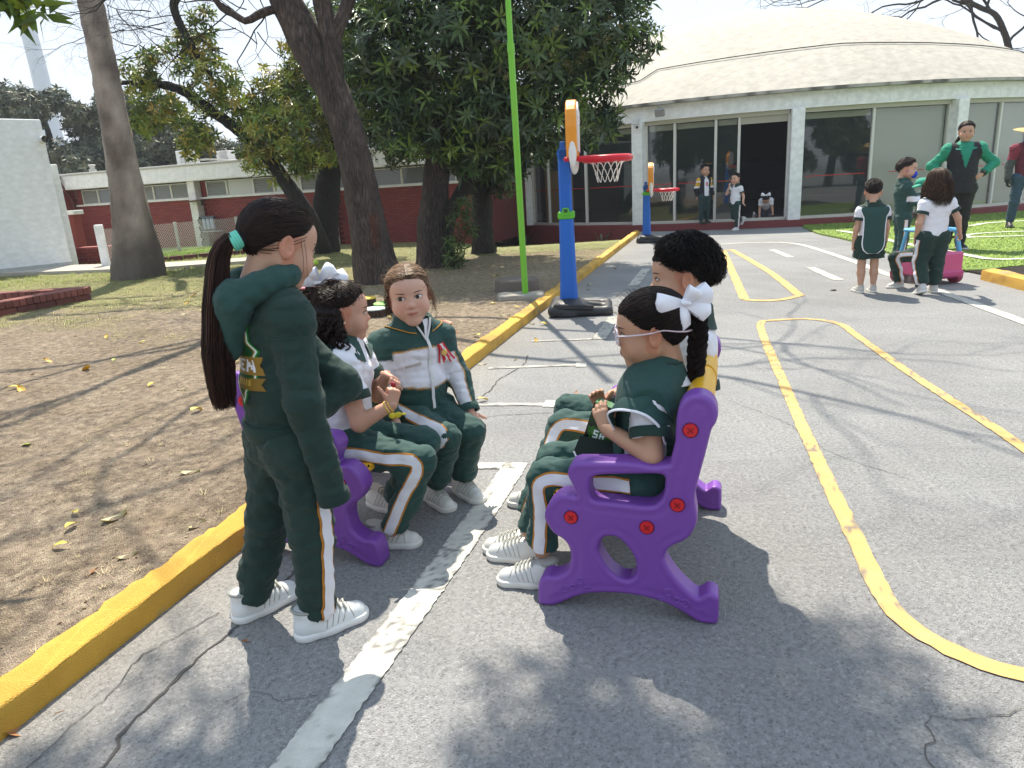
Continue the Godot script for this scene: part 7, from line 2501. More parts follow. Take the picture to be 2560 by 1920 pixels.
func person_standing() -> void:
	var fw := V(0.80, 0, -0.60)
	var lf := V(-0.6, 0, -0.8)
	var J := {
		"hc": V(-0.552, 1.062, -1.80), "hf": V(0.74, -0.34, -0.60), "hu": V(0.26, 0.94, -0.2), "hs": 1.0, "fw": fw, "up": V(0.02, 1, 0).normalized(),
		"neck": V(-0.600, 0.965, -1.775), "chest": V(-0.592, 0.845, -1.785), "belly": V(-0.60, 0.71, -1.785), "pel": V(-0.608, 0.585, -1.785),
		"sho": [V(-0.655, 0.893, -1.872), V(-0.525, 0.893, -1.70)], "elb": [V(-0.462, 0.668, -1.895), V(-0.505, 0.69, -1.655)], "wri": [V(-0.56, 0.60, -1.79), V(-0.470, 0.425, -1.675)],
		"hip": [V(-0.650, 0.545, -1.835), V(-0.563, 0.545, -1.742)], "kne": [V(-0.715, 0.295, -1.850), V(-0.560, 0.300, -1.735)], "ank": [V(-0.790, 0.055, -1.840), V(-0.578, 0.055, -1.735)],
	}
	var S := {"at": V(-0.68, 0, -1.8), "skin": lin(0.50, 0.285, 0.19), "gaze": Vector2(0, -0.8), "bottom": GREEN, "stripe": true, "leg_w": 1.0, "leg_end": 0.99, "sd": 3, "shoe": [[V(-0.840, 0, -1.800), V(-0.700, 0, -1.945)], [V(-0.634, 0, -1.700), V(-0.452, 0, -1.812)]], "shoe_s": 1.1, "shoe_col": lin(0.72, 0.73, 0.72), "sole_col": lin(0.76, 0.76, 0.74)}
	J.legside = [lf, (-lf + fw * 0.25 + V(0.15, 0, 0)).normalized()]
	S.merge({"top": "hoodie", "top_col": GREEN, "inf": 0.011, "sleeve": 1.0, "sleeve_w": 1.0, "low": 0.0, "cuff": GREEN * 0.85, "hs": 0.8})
	var R := figure(J, S, "person", "tallest child, standing with a long dark ponytail and a dark green hooded sweatshirt")
	var o: Node3D = R.o
	var cloth: Material = mats.cloth
	var f: Field = R.top
	var mb := MB.new()
	band(mb, J.pel + V(0, 0.035, 0), J.pel + V(0, -0.012, 0), 0.121, 0.113, 0.01, GREEN * 0.9, 36, fw, 1.2)
	part("hem_rib", mb, cloth, R.top_part)
	var p := []
	var back := -fw
	var pts := []
	for i in 13:
		var a := deg_to_rad(35 + i * 290.0 / 12.0)
		var d := fw * cos(a) + lf * sin(a)
		var bk := pow(maxf(0.0, -cos(a)), 1.5)
		pts.append(J.neck + d * (0.075 + 0.028 * bk) + V(0, 0.018 - 0.035 * bk + 0.012 * maxf(0.0, cos(a)), 0))
	for i in 12: p.append(["c", pts[i], pts[i + 1], 0.026 + 0.010 * sin(PI * i / 12.0), 0.026 + 0.010 * sin(PI * (i + 1) / 12.0), 0.012])
	p.append(["c", J.neck + back * 0.085 + V(0, -0.03, 0), J.neck + back * 0.105 + V(0, -0.145, 0), 0.055, 0.03, 0.04, back, 1.5])
	p.append(["c", J.neck + back * 0.09 + lf * 0.05 + V(0, -0.03, 0), J.neck + back * 0.105 + lf * 0.01 + V(0, -0.125, 0), 0.04, 0.028, 0.02])
	p.append(["c", J.neck + back * 0.09 - lf * 0.05 + V(0, -0.03, 0), J.neck + back * 0.105 - lf * 0.01 + V(0, -0.125, 0), 0.04, 0.028, 0.02])
	var hf := shape(p, 0.006)
	hf.cone(J.neck + back * 0.055 + V(0, 0.06, 0), J.neck + back * 0.075 + V(0, -0.07, 0), 0.040, 0.012, 0.015, back, 1.2, true)
	hf.rough(cloth_noise(61), 0.005, Vector3(22, 30, 22))
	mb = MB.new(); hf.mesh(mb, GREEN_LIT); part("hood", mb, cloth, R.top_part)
	for s in [1]:
		mb = MB.new()
		var ring := PackedVector3Array()
		for i in 25:
			var a := TAU * i / 24.0
			var c: Vector3 = J.sho[s].lerp(J.elb[s], 0.22)
			var ax: Vector3 = (J.elb[s] - J.sho[s] - lf * (-0.03)).normalized()
			var u := ax.cross(fw).normalized()
			var d := u * cos(a) + ax.cross(u) * sin(a)
			var q := f.hit(c + d * 0.12, -d, 0.14)
			ring.append(q + f.grad(q) * 0.0005)
		mb.tube(ring, radii(25, [0.0016, 0.0016]), 5, GREEN * 1.3, false)
		part("seam", mb, cloth, R.top_part)
	var bx := lf * -1.0
	print_patch(f, J.chest + V(0, -0.055, 0) + back * 0.09, bx, Vector3.UP, 0.17, 0.25, emblem(), R.top_part, "back_print", 0.0025)
	var r := RandomNumberGenerator.new(); r.seed = 71
	var cols := [lin(0.020, 0.013, 0.011), lin(0.032, 0.019, 0.015), lin(0.013, 0.009, 0.009)]
	var tie := V(-0.630, 1.083, -1.728)
	var loc: Vector3 = R.t.affine_inverse() * tie
	var anchor := ((loc - SC) / SR).normalized()
	mb = MB.new()
	hair_cap(R.o, R.t, lin(0.014, 0.010, 0.009), 0.008)
	sleek(mb, R.t, anchor, 2600, cols, r, 0.0011, 0.0, 0.008)
	var root: Vector3 = R.t * scalp(anchor, 0.0)
	var into := curve([R.t * scalp(anchor, -0.012), root, tie, tie + (tie - root).normalized() * 0.012], 0.006)
	tail(mb, into, [0.050, 0.036, 0.017, 0.016], 420, cols, r, 0.0012)
	mb.tube(into, radii(into.size(), [0.040, 0.028, 0.012]), 14, lin(0.014, 0.010, 0.009))
	part("hair", mb, hair_mat(), o)
	var tp := curve([tie, V(-0.648, 1.082, -1.717), V(-0.672, 1.050, -1.712), V(-0.688, 0.98, -1.705), V(-0.700, 0.88, -1.695), V(-0.710, 0.78, -1.690), V(-0.712, 0.68, -1.690)], 0.02)
	mb = MB.new()
	var core := PackedVector3Array(); for q in tp: core.append(q)
	mb.tube(core, radii(core.size(), [0.012, 0.020, 0.026, 0.030, 0.030, 0.022, 0.004]), 14, lin(0.02, 0.011, 0.009))
	tail(mb, tp, [0.016, 0.024, 0.030, 0.034, 0.037, 0.034, 0.026], 900, [lin(0.026, 0.015, 0.012), lin(0.045, 0.022, 0.016), lin(0.016, 0.010, 0.009), lin(0.065, 0.030, 0.020)], r, 0.0012, 0.001, 0.05)
	part("ponytail", mb, hair_mat(), o)
	mb = MB.new()
	var td := (tp[2] - tp[0]).normalized()
	for k in 4: neck_ring(mb, tie + td * (k * 0.0062 - 0.004), td, 0.0195, 0.0038, lin(0.16, 0.62, 0.48))
	part("hair_band", mb, mat("bandcloth", CW, 0.7), o)
	mb = MB.new()
	for k in 4:
		var a: Vector3 = R.t * Vector3(-0.070 + r.randf() * 0.006, 0.02 - r.randf() * 0.01, 0.012 + r.randf() * 0.016)
		strand(mb, pv([a, a + V(0.004, -0.035, 0.012), a + V(0.0 + r.randfn() * 0.006, -0.07, 0.016), a + V(-0.008 + r.randfn() * 0.01, -0.105 + r.randf() * 0.03, 0.014)]), 0.00035, cols[0])
	for k in 30:
		var a: Vector3 = R.t * scalp(dir_of(r.randf_range(-2.6, 2.6), r.randf_range(0.4, 1.0)), 0.01)
		var d := Vector3(r.randfn(), absf(r.randfn()) + 0.3, r.randfn()).normalized()
		strand(mb, pv([a, a + d * 0.012 + back * 0.012, a + d * 0.016 + back * 0.035]), 0.0004, lin(0.06, 0.035, 0.025))
	part("loose_hair", mb, hair_mat(), o)

func person_curly() -> void:
	var fw := V(0.97, 0, 0.12).normalized()
	var J := {
		"hc": V(-0.548, 0.795, -2.365), "hf": V(0.94, -0.06, -0.26), "hu": V(0.02, 1, 0.0), "hs": 0.94, "fw": fw,
		"neck": V(-0.565, 0.690, -2.365), "chest": V(-0.572, 0.585, -2.355), "belly": V(-0.585, 0.46, -2.345), "pel": V(-0.60, 0.36, -2.335),
		"sho": [V(-0.553, 0.632, -2.465), V(-0.550, 0.632, -2.250)], "elb": [V(-0.485, 0.47, -2.47), V(-0.505, 0.452, -2.205)], "wri": [V(-0.432, 0.565, -2.375), V(-0.395, 0.505, -2.215)],
		"hip": [V(-0.585, 0.355, -2.405), V(-0.575, 0.35, -2.275)], "kne": [V(-0.318, 0.325, -2.335), V(-0.312, 0.318, -2.180)], "ank": [V(-0.47, 0.06, -2.46), V(-0.435, 0.062, -2.208)],
	}
	J.hand = [[V(0.72, -0.15, 0.70), V(-0.45, -0.6, 0.2), 1.0, [0.2, 0.5, 0.55, 0.6, 0.7]], [V(0.25, 0.85, -0.25), V(-0.45, 0.3, -0.85), 1.0, [0.0, 1.3, 1.35, 1.35, 1.3]]]
	J.legside = [V(0.2, 0.1, -1).normalized(), V(-0.18, 0.16, 1).normalized()]
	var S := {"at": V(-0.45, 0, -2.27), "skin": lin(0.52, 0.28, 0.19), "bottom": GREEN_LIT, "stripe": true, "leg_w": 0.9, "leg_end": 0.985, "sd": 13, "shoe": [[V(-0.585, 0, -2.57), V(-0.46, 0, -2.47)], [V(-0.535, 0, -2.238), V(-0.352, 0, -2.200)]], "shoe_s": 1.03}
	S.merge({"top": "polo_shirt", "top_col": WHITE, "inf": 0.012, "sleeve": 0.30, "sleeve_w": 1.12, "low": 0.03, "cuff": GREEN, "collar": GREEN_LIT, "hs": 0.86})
	var R := figure(J, S, "person", "seated girl with dark curls and a white bow, white polo shirt, fiddling with her fingers")
	var o: Node3D = R.o
	var r := RandomNumberGenerator.new(); r.seed = 31
	var cols := [lin(0.016, 0.010, 0.009), lin(0.03, 0.017, 0.013), lin(0.010, 0.007, 0.007)]
	var tie := V(-0.625, 0.862, -2.385)
	var anchor: Vector3 = ((R.t.affine_inverse() * tie - SC) / SR).normalized()
	var mb := MB.new()
	hair_cap(R.o, R.t, lin(0.012, 0.008, 0.008), 0.010)
	sleek(mb, R.t, anchor, 1500, cols, r, 0.0012, 0.0, 0.010)
	short_hair(mb, R.t, 500, 0.05, 0.004, [lin(0.02, 0.012, 0.01), lin(0.045, 0.025, 0.017)], r, 0.0008, 0.012)
	part("hair", mb, hair_mat(), o)
	mb = MB.new()
	for k in 9:
		var a := TAU * k / 9.0
		var e := V(cos(a) * 0.03, 0, sin(a) * 0.035)
		ringlet(mb, curve([tie + V(0, 0.012, 0), tie + e + V(-0.02, 0.012, 0), tie + e * 1.3 + V(-0.035, -0.05, 0), tie + e * 1.1 + V(-0.03, -0.11, 0.01)], 0.008), 0.011, 0.035, 34, cols, r, 0.0011)
	part("gathered_curls", mb, hair_mat(), o)
	mb = MB.new()
	var mass := []
	for k in 9:
		var az := lerpf(-1.85, -3.9, k / 8.0)
		var a: Vector3 = R.t * scalp(dir_of(az, -0.25), -0.006)
		var e: Vector3 = R.t * scalp(dir_of(az, -0.55), 0.004)
		mass.append(["c", a, V(e.x, 0.728 + 0.012 * sin(k * 2.0), e.z) + (V(0.012, 0, 0.008) if k < 5 else V(-0.008, 0, 0)), 0.026, 0.020, 0.02])
	var mf := shape(mass, 0.006)
	mf.rough(cloth_noise(5), 0.010, Vector3(50, 40, 50))
	mf.mesh(mb, lin(0.010, 0.007, 0.007))
	for k in 54:
		var az := lerpf(-1.72, -3.9, fmod(k * 0.382, 1.0))
		var s := dir_of(az, lerpf(-0.02, -0.5, smoothstep(-1.3, -2.4, az)) + r.randf_range(-0.1, 0.28))
		var a: Vector3 = R.t * scalp(s, 0.010)
		var outw: Vector3 = (a - R.t * SC); outw.y = 0; outw = outw.normalized()
		var ln := r.randf_range(0.08, 0.14)
		var drift := V(0.03, 0, 0.012) if az > -2.2 else V(-0.005, 0, 0)
		var path := curve([a, a + outw * 0.018 + V(0, -ln * 0.3, 0) + drift * 0.3, a + outw * 0.026 + V(r.randfn() * 0.006, -ln * 0.65, r.randfn() * 0.006) + drift * 0.7, a + outw * 0.028 + V(0, -ln, 0) + drift], 0.007)
		ringlet(mb, path, r.randf_range(0.007, 0.013), r.randf_range(0.032, 0.05), 30, cols, r, 0.0011)
	for k in 0:     # thin curls in front of the ear
		var a: Vector3 = R.t * Vector3(-0.072, 0.0 - r.randf() * 0.02, 0.014 + r.randf() * 0.02)
		ringlet(mb, curve([a, a + V(0.004, -0.03, 0.008), a + V(0.008, -0.065, 0.006), a + V(0.004 + r.randfn() * 0.006, -0.10, 0.006)], 0.005), 0.006, 0.03, 2, cols, r, 0.0007)
	part("curls", mb, hair_mat(), o)
	bow(o, V(-0.618, 0.892, -2.375), V(0.93, -0.05, -0.36), V(0.1, 0.98, 0.1), V(-0.3, 0.25, 0.92), 1.0, [[0.15, 0.085, 0.062, 0.15], [2.75, 0.075, 0.062, 0.1], [0.75, 0.07, 0.055, 0.2], [2.1, 0.06, 0.05, 0.2]])
	mb = MB.new()
	neck_ring(mb, tie + V(0.006, 0.004, 0.004), V(-0.4, 0.8, 0.1).normalized(), 0.016, 0.005, lin(0.03, 0.11, 0.10))
	part("hair_band", mb, mat("bandcloth"), o)
	mb = MB.new(); mb.ell(R.t * Vector3(-0.083, -0.026, -0.004), Vector3.ONE * 0.0035, BI, lin(0.9, 0.75, 0.4), 8); part("earring", mb, mat("goldmetal", CW, 0.25), o)
	var wd := (V(-0.395, 0.505, -2.215) - V(-0.505, 0.452, -2.205)).normalized()
	mb = MB.new()
	var wc := V(-0.395, 0.505, -2.215) - wd * 0.012
	var q := [lin(0.7, 0.5, 0.05), lin(0.75, 0.55, 0.3), lin(0.6, 0.15, 0.12), lin(0.65, 0.5, 0.08)]
	for k in 4: neck_ring(mb, wc + wd * (k * 0.004 - 0.006), wd, 0.0205, 0.0024, q[k])
	part("bracelet", mb, mat("bandcloth"), o)
	mb = MB.new()
	mb.ell(wc + V(0.028, -0.026, 0.012), V(0.016, 0.010, 0.004), Basis(Vector3.BACK, 0.3), lin(0.62, 0.50, 0.03), 10)
	mb.ell(wc + V(0.012, -0.026, 0.016), V(0.012, 0.011, 0.006), BI, lin(0.62, 0.50, 0.03), 10)
	mb.ell(wc + V(0.046, -0.024, 0.012), V(0.012, 0.004, 0.003), BI, lin(0.62, 0.50, 0.03), 10)
	part("bracelet_bow", mb, mat("bandcloth"), o)
	mb = MB.new(); mb.ell(V(-0.398, 0.548, -2.30), V(0.009, 0.012, 0.007), BI, lin(0.35, 0.015, 0.03), 10)
	solo("red_sweet", mb, mat("sweet", CW, 0.2), "small dark red sweet held between the curly-haired girl's fingers", "sweet")

func person_jacket() -> void:
	var fw := V(0.62, 0, 0.78).normalized()
	var lf := Vector3.UP.cross(fw)
	var J := {
		"hc": V(-0.362, 0.806, -2.625), "hf": V(0.17, -0.06, 0.98), "hu": V(-0.085, 1.0, 0.0), "hs": 1.03, "fw": fw,
		"neck": V(-0.362, 0.690, -2.665), "chest": V(-0.366, 0.580, -2.655), "belly": V(-0.362, 0.455, -2.645), "pel": V(-0.362, 0.355, -2.645),
		"sho": [V(-0.268, 0.618, -2.715), V(-0.468, 0.624, -2.60)], "elb": [V(-0.205, 0.455, -2.70), V(-0.500, 0.45, -2.56)], "wri": [V(-0.168, 0.330, -2.625), V(-0.43, 0.36, -2.46)],
		"hip": [V(-0.315, 0.335, -2.690), V(-0.425, 0.335, -2.610)], "kne": [V(-0.165, 0.290, -2.525), V(-0.245, 0.305, -2.420)], "ank": [V(-0.215, 0.07, -2.60), V(-0.32, 0.07, -2.55)],
	}
	J.hand = [[V(0.5, -0.85, 0.25), V(-0.35, -0.3, -0.85), 1.0, [0.2, 0.35, 0.45, 0.5, 0.55]], []]
	J.legside = [V(0.85, 0.15, -0.5).normalized(), V(-0.35, 0.75, 0.55).normalized()]
	var up: Vector3 = (J.neck - J.pel).normalized()
	var pel: Vector3 = J.pel
	var paint := func(p: Vector3, _n: Vector3) -> Color:
		var y := (p - pel).dot(up)
		var side: float = (p - J.chest).dot(lf)
		var s := 0 if side > 0 else 1
		var am := arm_at(p, J, s)
		var q: float = (p - am[1]).normalized().dot((V(0.10, 0.05, 1) - lf * signf(side) * 0.40).normalized())
		var slc := GREEN_LIT.lerp(GOLD, smoothstep(0.56, 0.60, q)).lerp(WHITE, smoothstep(0.63, 0.68, q)) if p.y < J.sho[s].y - 0.05 else GREEN_LIT
		var f: float = (p - J.chest).dot(fw)
		var arc := 0.012 * cos(side * 18.0)
		var inside := minf(y - 0.108 + arc, 0.243 + arc * 0.5 - y)
		var c := GREEN_LIT
		if f > -0.05: c = c.lerp(GOLD, smoothstep(-0.005, -0.001, inside)).lerp(WHITE, smoothstep(0.001, 0.005, inside))
		return c.lerp(slc, smoothstep(-0.006, 0.006, am[0]))
	var S := {"at": V(-0.3, 0, -2.6), "skin": lin(0.60, 0.36, 0.265), "gaze": Vector2(-0.55, 0.1), "wide": 1.2, "iris": lin(0.045, 0.022, 0.012), "brow": lin(0.10, 0.06, 0.04), "bottom": GREEN_LIT, "stripe": true, "leg_w": 0.9, "sd": 23, "shoe": [[V(-0.25, 0, -2.66), V(-0.16, 0, -2.52)], [V(-0.36, 0, -2.60), V(-0.27, 0, -2.46)]], "shoe_s": 1.0}
	S.merge({"top": "track_jacket", "top_col": GREEN_LIT, "paint": paint, "inf": 0.009, "sleeve": 0.97, "sleeve_w": 0.98, "low": 0.0, "cuff": GREEN_LIT, "hs": 0.86})
	var R := figure(J, S, "person", "seated girl with parted brown hair in a green and white track jacket, looking sideways")
	var o: Node3D = R.o
	var f: Field = R.top
	var cloth: Material = mats.cloth
	collar(f, J.neck + up * 0.008, up, fw, 0.058, 0.098, 0.022, 0.018, GREEN_LIT, 24.0, GOLD, cloth, R.top_part)
	var mb := MB.new()
	band(mb, J.pel + V(0, 0.02, 0), J.pel + V(0, -0.01, 0), 0.121, 0.115, 0.01, GREEN_LIT * 0.9, 36, fw, 1.22)
	part("hem_rib", mb, cloth, R.top_part)
	var zp := PackedVector3Array()
	var zd := PackedVector3Array()
	for k in 22:
		var t := k / 21.0
		zp.append((J.neck - up * 0.055).lerp(J.pel + V(0, 0.004, 0), t)); zd.append((fw + lf * 0.05).normalized())
	mb = MB.new(); conform(f, zp, zd, 0.013, 0.004, lin(0.68, 0.68, 0.68), mb); part("zip", mb, cloth, R.top_part)
	for s in [-1.0, 1.0]:
		mb = MB.new()
		mb.tube(curve([f.hit(J.neck - up * 0.055 + fw * 0.2, -fw, 0.25) + fw * 0.004, J.neck + fw * 0.078 + lf * s * 0.022 - up * 0.012, J.neck + fw * 0.062 + lf * s * 0.040 + up * 0.020], 0.01), radii(30, [0.0042, 0.0042]), 6, lin(0.70, 0.70, 0.70))
		part("zip_edge", mb, cloth, R.top_part)
	mb = MB.new()
	var tri := [J.neck + fw * 0.060 - lf * 0.034 + up * 0.02, J.neck + fw * 0.060 + lf * 0.034 + up * 0.02, f.hit(J.neck - up * 0.055 + fw * 0.2, -fw, 0.25) + fw * 0.003]
	mb.sheet([pv([tri[0], tri[0].lerp(tri[1], 0.5) + fw * 0.012, tri[1]]), pv([tri[0].lerp(tri[2], 0.55), tri[2].lerp(tri[0].lerp(tri[1], 0.5), 0.45) + fw * 0.01, tri[1].lerp(tri[2], 0.55)]), pv([tri[2], tri[2], tri[2]])], WHITE)
	part("shirt_front", mb, cloth, R.top_part)
	mb = MB.new()
	mb.sheet([pv([tri[0] + fw * 0.004, tri[0].lerp(tri[1], 0.42) + fw * 0.016]), pv([tri[0].lerp(tri[2], 0.8) + fw * 0.007, tri[0].lerp(tri[1], 0.45).lerp(tri[2], 0.35) + fw * 0.014])], lin(0.006, 0.012, 0.011))
	part("shirt_collar", mb, cloth, R.top_part)
	mb = MB.new()
	for k in 26:
		if k == 11: continue
		var c: Vector3 = J.pel + up * (0.190 + 0.0035 * sin(k * 2.3) + k * 0.0004) - lf * (0.088 - k * 0.0022)
		var q := f.hit(c + fw * 0.2, -fw, 0.25)
		mb.bar(q + fw * 0.0015 - up * (0.003 if k % 3 else 0.0045), q + fw * 0.0015 + up * (0.003 if k % 2 else 0.0045) + lf * 0.001, 0.0006, 4, lin(0.35, 0.20, 0.05))
	part("stitched_name", mb, cloth, R.top_part)
	var pin := f.hit(J.pel + up * 0.258 + lf * 0.055 + fw * 0.2, -fw, 0.25) + fw * 0.004
	var med := thing("ribbon_medal", "red and white striped ribbon with a round gold medal pinned on the track jacket", "medal", pin)
	for q in [[0.62, 0.088, 0.0], [0.38, 0.066, 0.004], [0.05, 0.075, -0.003]]:
		var d: Vector3 = (-up * cos(q[0]) + lf * sin(q[0])).normalized()
		var w: Vector3 = fw.cross(d).normalized()
		for k in 3:
			mb = MB.new()
			var rows := []
			for j in 9:
				var t := j / 8.0
				var row := PackedVector3Array()
				for e in 2:
					row.append(pin + d * t * q[1] + w * ((k - 1.5 + e) * 0.008) + fw * (0.004 + q[2] + 0.004 * sin(t * 5.0 + k)) - up * 0.004 * (1.0 if t == 1.0 and k == 1 else 0.0))
				rows.append(row)
			mb.sheet(rows, lin(0.58, 0.012, 0.03) if k != 1 else lin(0.75, 0.72, 0.72))
			part("ribbon_stripe", mb, mat("satin", CW, 0.4), med)
	mb = MB.new()
	var mc: Vector3 = pin - up * 0.034 + lf * 0.008 + fw * 0.012
	mb.tube(pv([mc, mc + fw * 0.003, mc + fw * 0.004]), pf([0.0125, 0.0125, 0.0105]), 20, lin(0.62, 0.40, 0.10))
	part("medal", mb, mat("goldmetal"), med)
	var r := RandomNumberGenerator.new(); r.seed = 41
	var cols := [lin(0.10, 0.058, 0.034), lin(0.16, 0.098, 0.058), lin(0.07, 0.040, 0.024), lin(0.25, 0.16, 0.10)]
	mb = MB.new()
	hair_cap(R.o, R.t, lin(0.07, 0.040, 0.025), 0.009, -0.06)
	sleek(mb, R.t, Vector3(0, -0.35, -1).normalized(), 2300, cols, r, 0.0011, -0.06, 0.009, 0.0)
	part("hair", mb, hair_mat(), o)
	mb = MB.new()
	for k in 90:
		var s := 1.0 if k % 2 else -1.0
		var a: Vector3 = R.t * Vector3(s * (0.066 + r.randf() * 0.012), 0.035 - r.randf() * 0.05, 0.020 - r.randf() * 0.03)
		var l := r.randf_range(0.05, 0.12)
		strand(mb, pv([a, a + R.t.basis * Vector3(s * 0.012, -l * 0.35, 0.004), a + R.t.basis * Vector3(s * 0.012 + r.randfn() * 0.006, -l * 0.7, 0.002), a + R.t.basis * Vector3(s * 0.004 + r.randfn() * 0.010, -l, 0.004)]), 0.0006, cols[k % 4])
	for k in 110:
		var a: Vector3 = R.t * scalp(dir_of(r.randf_range(-PI, PI), r.randf_range(-0.1, 1.0)), 0.009)
		var d: Vector3 = (a - R.t * SC).normalized()
		strand(mb, pv([a, a + d * 0.010 + V(r.randfn(), r.randfn(), r.randfn()) * 0.006, a + d * 0.018 + V(r.randfn(), r.randfn(), r.randfn()) * 0.014]), 0.0004, cols[3])
	part("loose_hair", mb, hair_mat(), o)
	mb = MB.new()
	var line := PackedVector3Array()
	for k in 12: line.append(R.t * scalp(Vector3(0, sin(lerpf(0.72, 1.75, k / 11.0)), cos(lerpf(0.72, 1.75, k / 11.0))).normalized(), 0.0092))
	mb.tube(line, radii(12, [0.0008, 0.0012, 0.0006]), 5, lin(0.32, 0.20, 0.14), true, 0.4, R.t.basis.y)
	part("hair_parting", mb, mat("lash"), o)

func person_glasses() -> void:
	var fw := V(-0.954, 0, -0.297)
	var lf := Vector3.UP.cross(fw)     # her left, towards the camera
	var J := {
		"hc": V(0.383, 0.772, -1.902), "hf": V(-0.97, -0.10, -0.18), "hu": V(-0.08, 1, 0), "hs": 1.02, "fw": fw,
		"neck": V(0.406, 0.656, -1.893), "chest": V(0.392, 0.570, -1.895), "belly": V(0.375, 0.45, -1.90), "pel": V(0.362, 0.365, -1.905),
		"sho": [V(0.372, 0.590, -1.828), V(0.415, 0.605, -1.990)], "elb": [V(0.358, 0.458, -1.755), V(0.36, 0.46, -2.02)], "wri": [V(0.250, 0.515, -1.840), V(0.258, 0.53, -1.985)],
		"hip": [V(0.352, 0.355, -1.855), V(0.372, 0.355, -1.965)], "kne": [V(0.085, 0.340, -1.940), V(0.118, 0.352, -2.040)], "ank": [V(0.062, 0.10, -1.938), V(0.03, 0.10, -2.06)],
	}
	J.hand = [[V(-0.25, 0.85, -0.42), V(0.25, -0.1, -0.9), -1.0, [0.3, 0.35, 0.4, 0.45, 0.5]], [V(-0.3, 0.8, 0.3), V(0, 0, 1), 1.0, [0.3, 0.4, 0.4, 0.4, 0.4]]]
	J.legside = [(lf + V(0, 0.12, 0)).normalized(), -lf]
	var S := {"at": V(0.2, 0, -1.9), "skin": lin(0.48, 0.265, 0.165), "bottom": GREEN_LIT, "stripe": true, "leg_w": 0.9, "leg_end": 0.97, "sd": 33, "shoe": [[V(0.106, 0, -1.900), V(-0.075, 0, -1.945)], [V(0.07, 0, -2.05), V(-0.10, 0, -2.10)]], "shoe_s": 1.0, "shoe_col": lin(0.62, 0.62, 0.61)}
	S.merge({"top": "polo_shirt", "top_col": WHITE, "inf": 0.008, "sleeve": 0.34, "sleeve_w": 1.05, "low": 0.03, "cuff": GREEN, "collar": GREEN * 0.8, "hs": 0.86})
	var R := figure(J, S, "person", "seated girl in white glasses and a green bib, long braid with a white bow")
	var o: Node3D = R.o
	var cloth: Material = mats.cloth
	var p := torso_prims(J, 1.0, 0.019, 0.02)
	for s in 2: p.append(["c", J.neck + V(0, -0.02, 0), J.sho[s] + (lf if s == 0 else -lf) * 0.012 + V(0, 0.004, 0), 0.055, 0.055, 0.03])
	var f := shape(p, 0.0065)
	for s in 2:
		var sd := lf if s == 0 else -lf
		f.cone(J.sho[s] + sd * 0.055 + V(0, -0.045, 0), J.hip[s] + sd * 0.075 + V(0, -0.05, 0), 0.058, 0.075, 0.01, Vector3.ZERO, 1.0, true)
		f.cut(J.sho[s] + sd * 0.062, sd, 0.12)
		f.cut(J.sho[s] + sd * 0.045 + V(0, -0.036, 0), (sd * 0.35 + V(0, -1, 0)).normalized(), 0.062)
	f.cut(J.pel - V(0, 0.02, 0), Vector3.DOWN, 0.25)
	f.rough(cloth_noise(81), 0.005, Vector3(12, 10, 12))
	var mb := MB.new(); f.mesh(mb, GREEN_LIT)
	var bib := part("bib", mb, cloth, o)
	var lp := curve([V(0.282, 0.497, -1.831), V(0.272, 0.519, -1.824), V(0.258, 0.548, -1.812), V(0.252, 0.570, -1.804), V(0.261, 0.583, -1.790), V(0.277, 0.589, -1.780), V(0.299, 0.590, -1.768), V(0.320, 0.588, -1.756), V(0.342, 0.580, -1.749), V(0.361, 0.565, -1.749), V(0.376, 0.548, -1.749), V(0.388, 0.529, -1.756), V(0.393, 0.505, -1.765), V(0.400, 0.488, -1.773)], 0.008)
	var inn := curve([V(0.300, 0.45, -1.885), V(0.290, 0.52, -1.895), V(0.300, 0.575, -1.890), V(0.325, 0.608, -1.872), V(0.36, 0.634, -1.856), V(0.40, 0.652, -1.845), V(0.44, 0.655, -1.842), V(0.466, 0.62, -1.846), V(0.468, 0.52, -1.842), V(0.45, 0.44, -1.825)], 0.008)
	var caprows := []
	for j in 9:
		var t := j / 8.0
		var row := PackedVector3Array()
		for k in 41:
			var a: Vector3 = inn[int(k / 40.0 * (inn.size() - 1))]
			var b: Vector3 = lp[int(k / 40.0 * (lp.size() - 1))]
			row.append(a.lerp(b + lf * 0.010, t) + (V(0, 0.6, 0) + lf * 0.8) * 0.016 * sin(PI * t) + lf * 0.003 * sin(k * 0.55 + t * 3.0) * t)
		caprows.append(row)
	mb = MB.new(); mb.sheet(caprows, GREEN_LIT)
	for i in mb.n.size():
		if mb.n[i].dot(lf + V(0, 0.8, 0)) < 0.0: mb.n[i] = -mb.n[i]
	part("shoulder_cap", mb, cloth, bib)
	mb = MB.new()
	for k in lp.size(): lp[k] += lf * 0.011
	mb.tube(lp, radii(lp.size(), [0.0042, 0.0042]), 7, WHITE, true, 0.6, lf)
	part("binding", mb, cloth, bib)
	mb = MB.new()
	var flap := curve([V(0.300, 0.395, -1.835), V(0.262, 0.375, -1.835), V(0.225, 0.378, -1.85), V(0.185, 0.395, -1.875), V(0.165, 0.43, -1.90)], 0.01)
	mb.tube(flap, radii(flap.size(), [0.0045, 0.0045]), 7, WHITE, true, 0.55, lf)
	part("hem_binding", mb, cloth, bib)
	mb = MB.new()
	var fl := []
	for k in flap.size(): fl.append(flap[k])
	var rows := [PackedVector3Array(), PackedVector3Array(), PackedVector3Array()]
	for q in flap:
		rows[0].append(q + V(0, 0.001, 0)); rows[1].append(q + V(0.02, 0.045, -0.005)); rows[2].append(q.lerp(V(0.32, 0.47, -1.86), 0.75))
	mb.sheet(rows, lin(0.004, 0.012, 0.010))
	part("bib_flap", mb, cloth, bib)
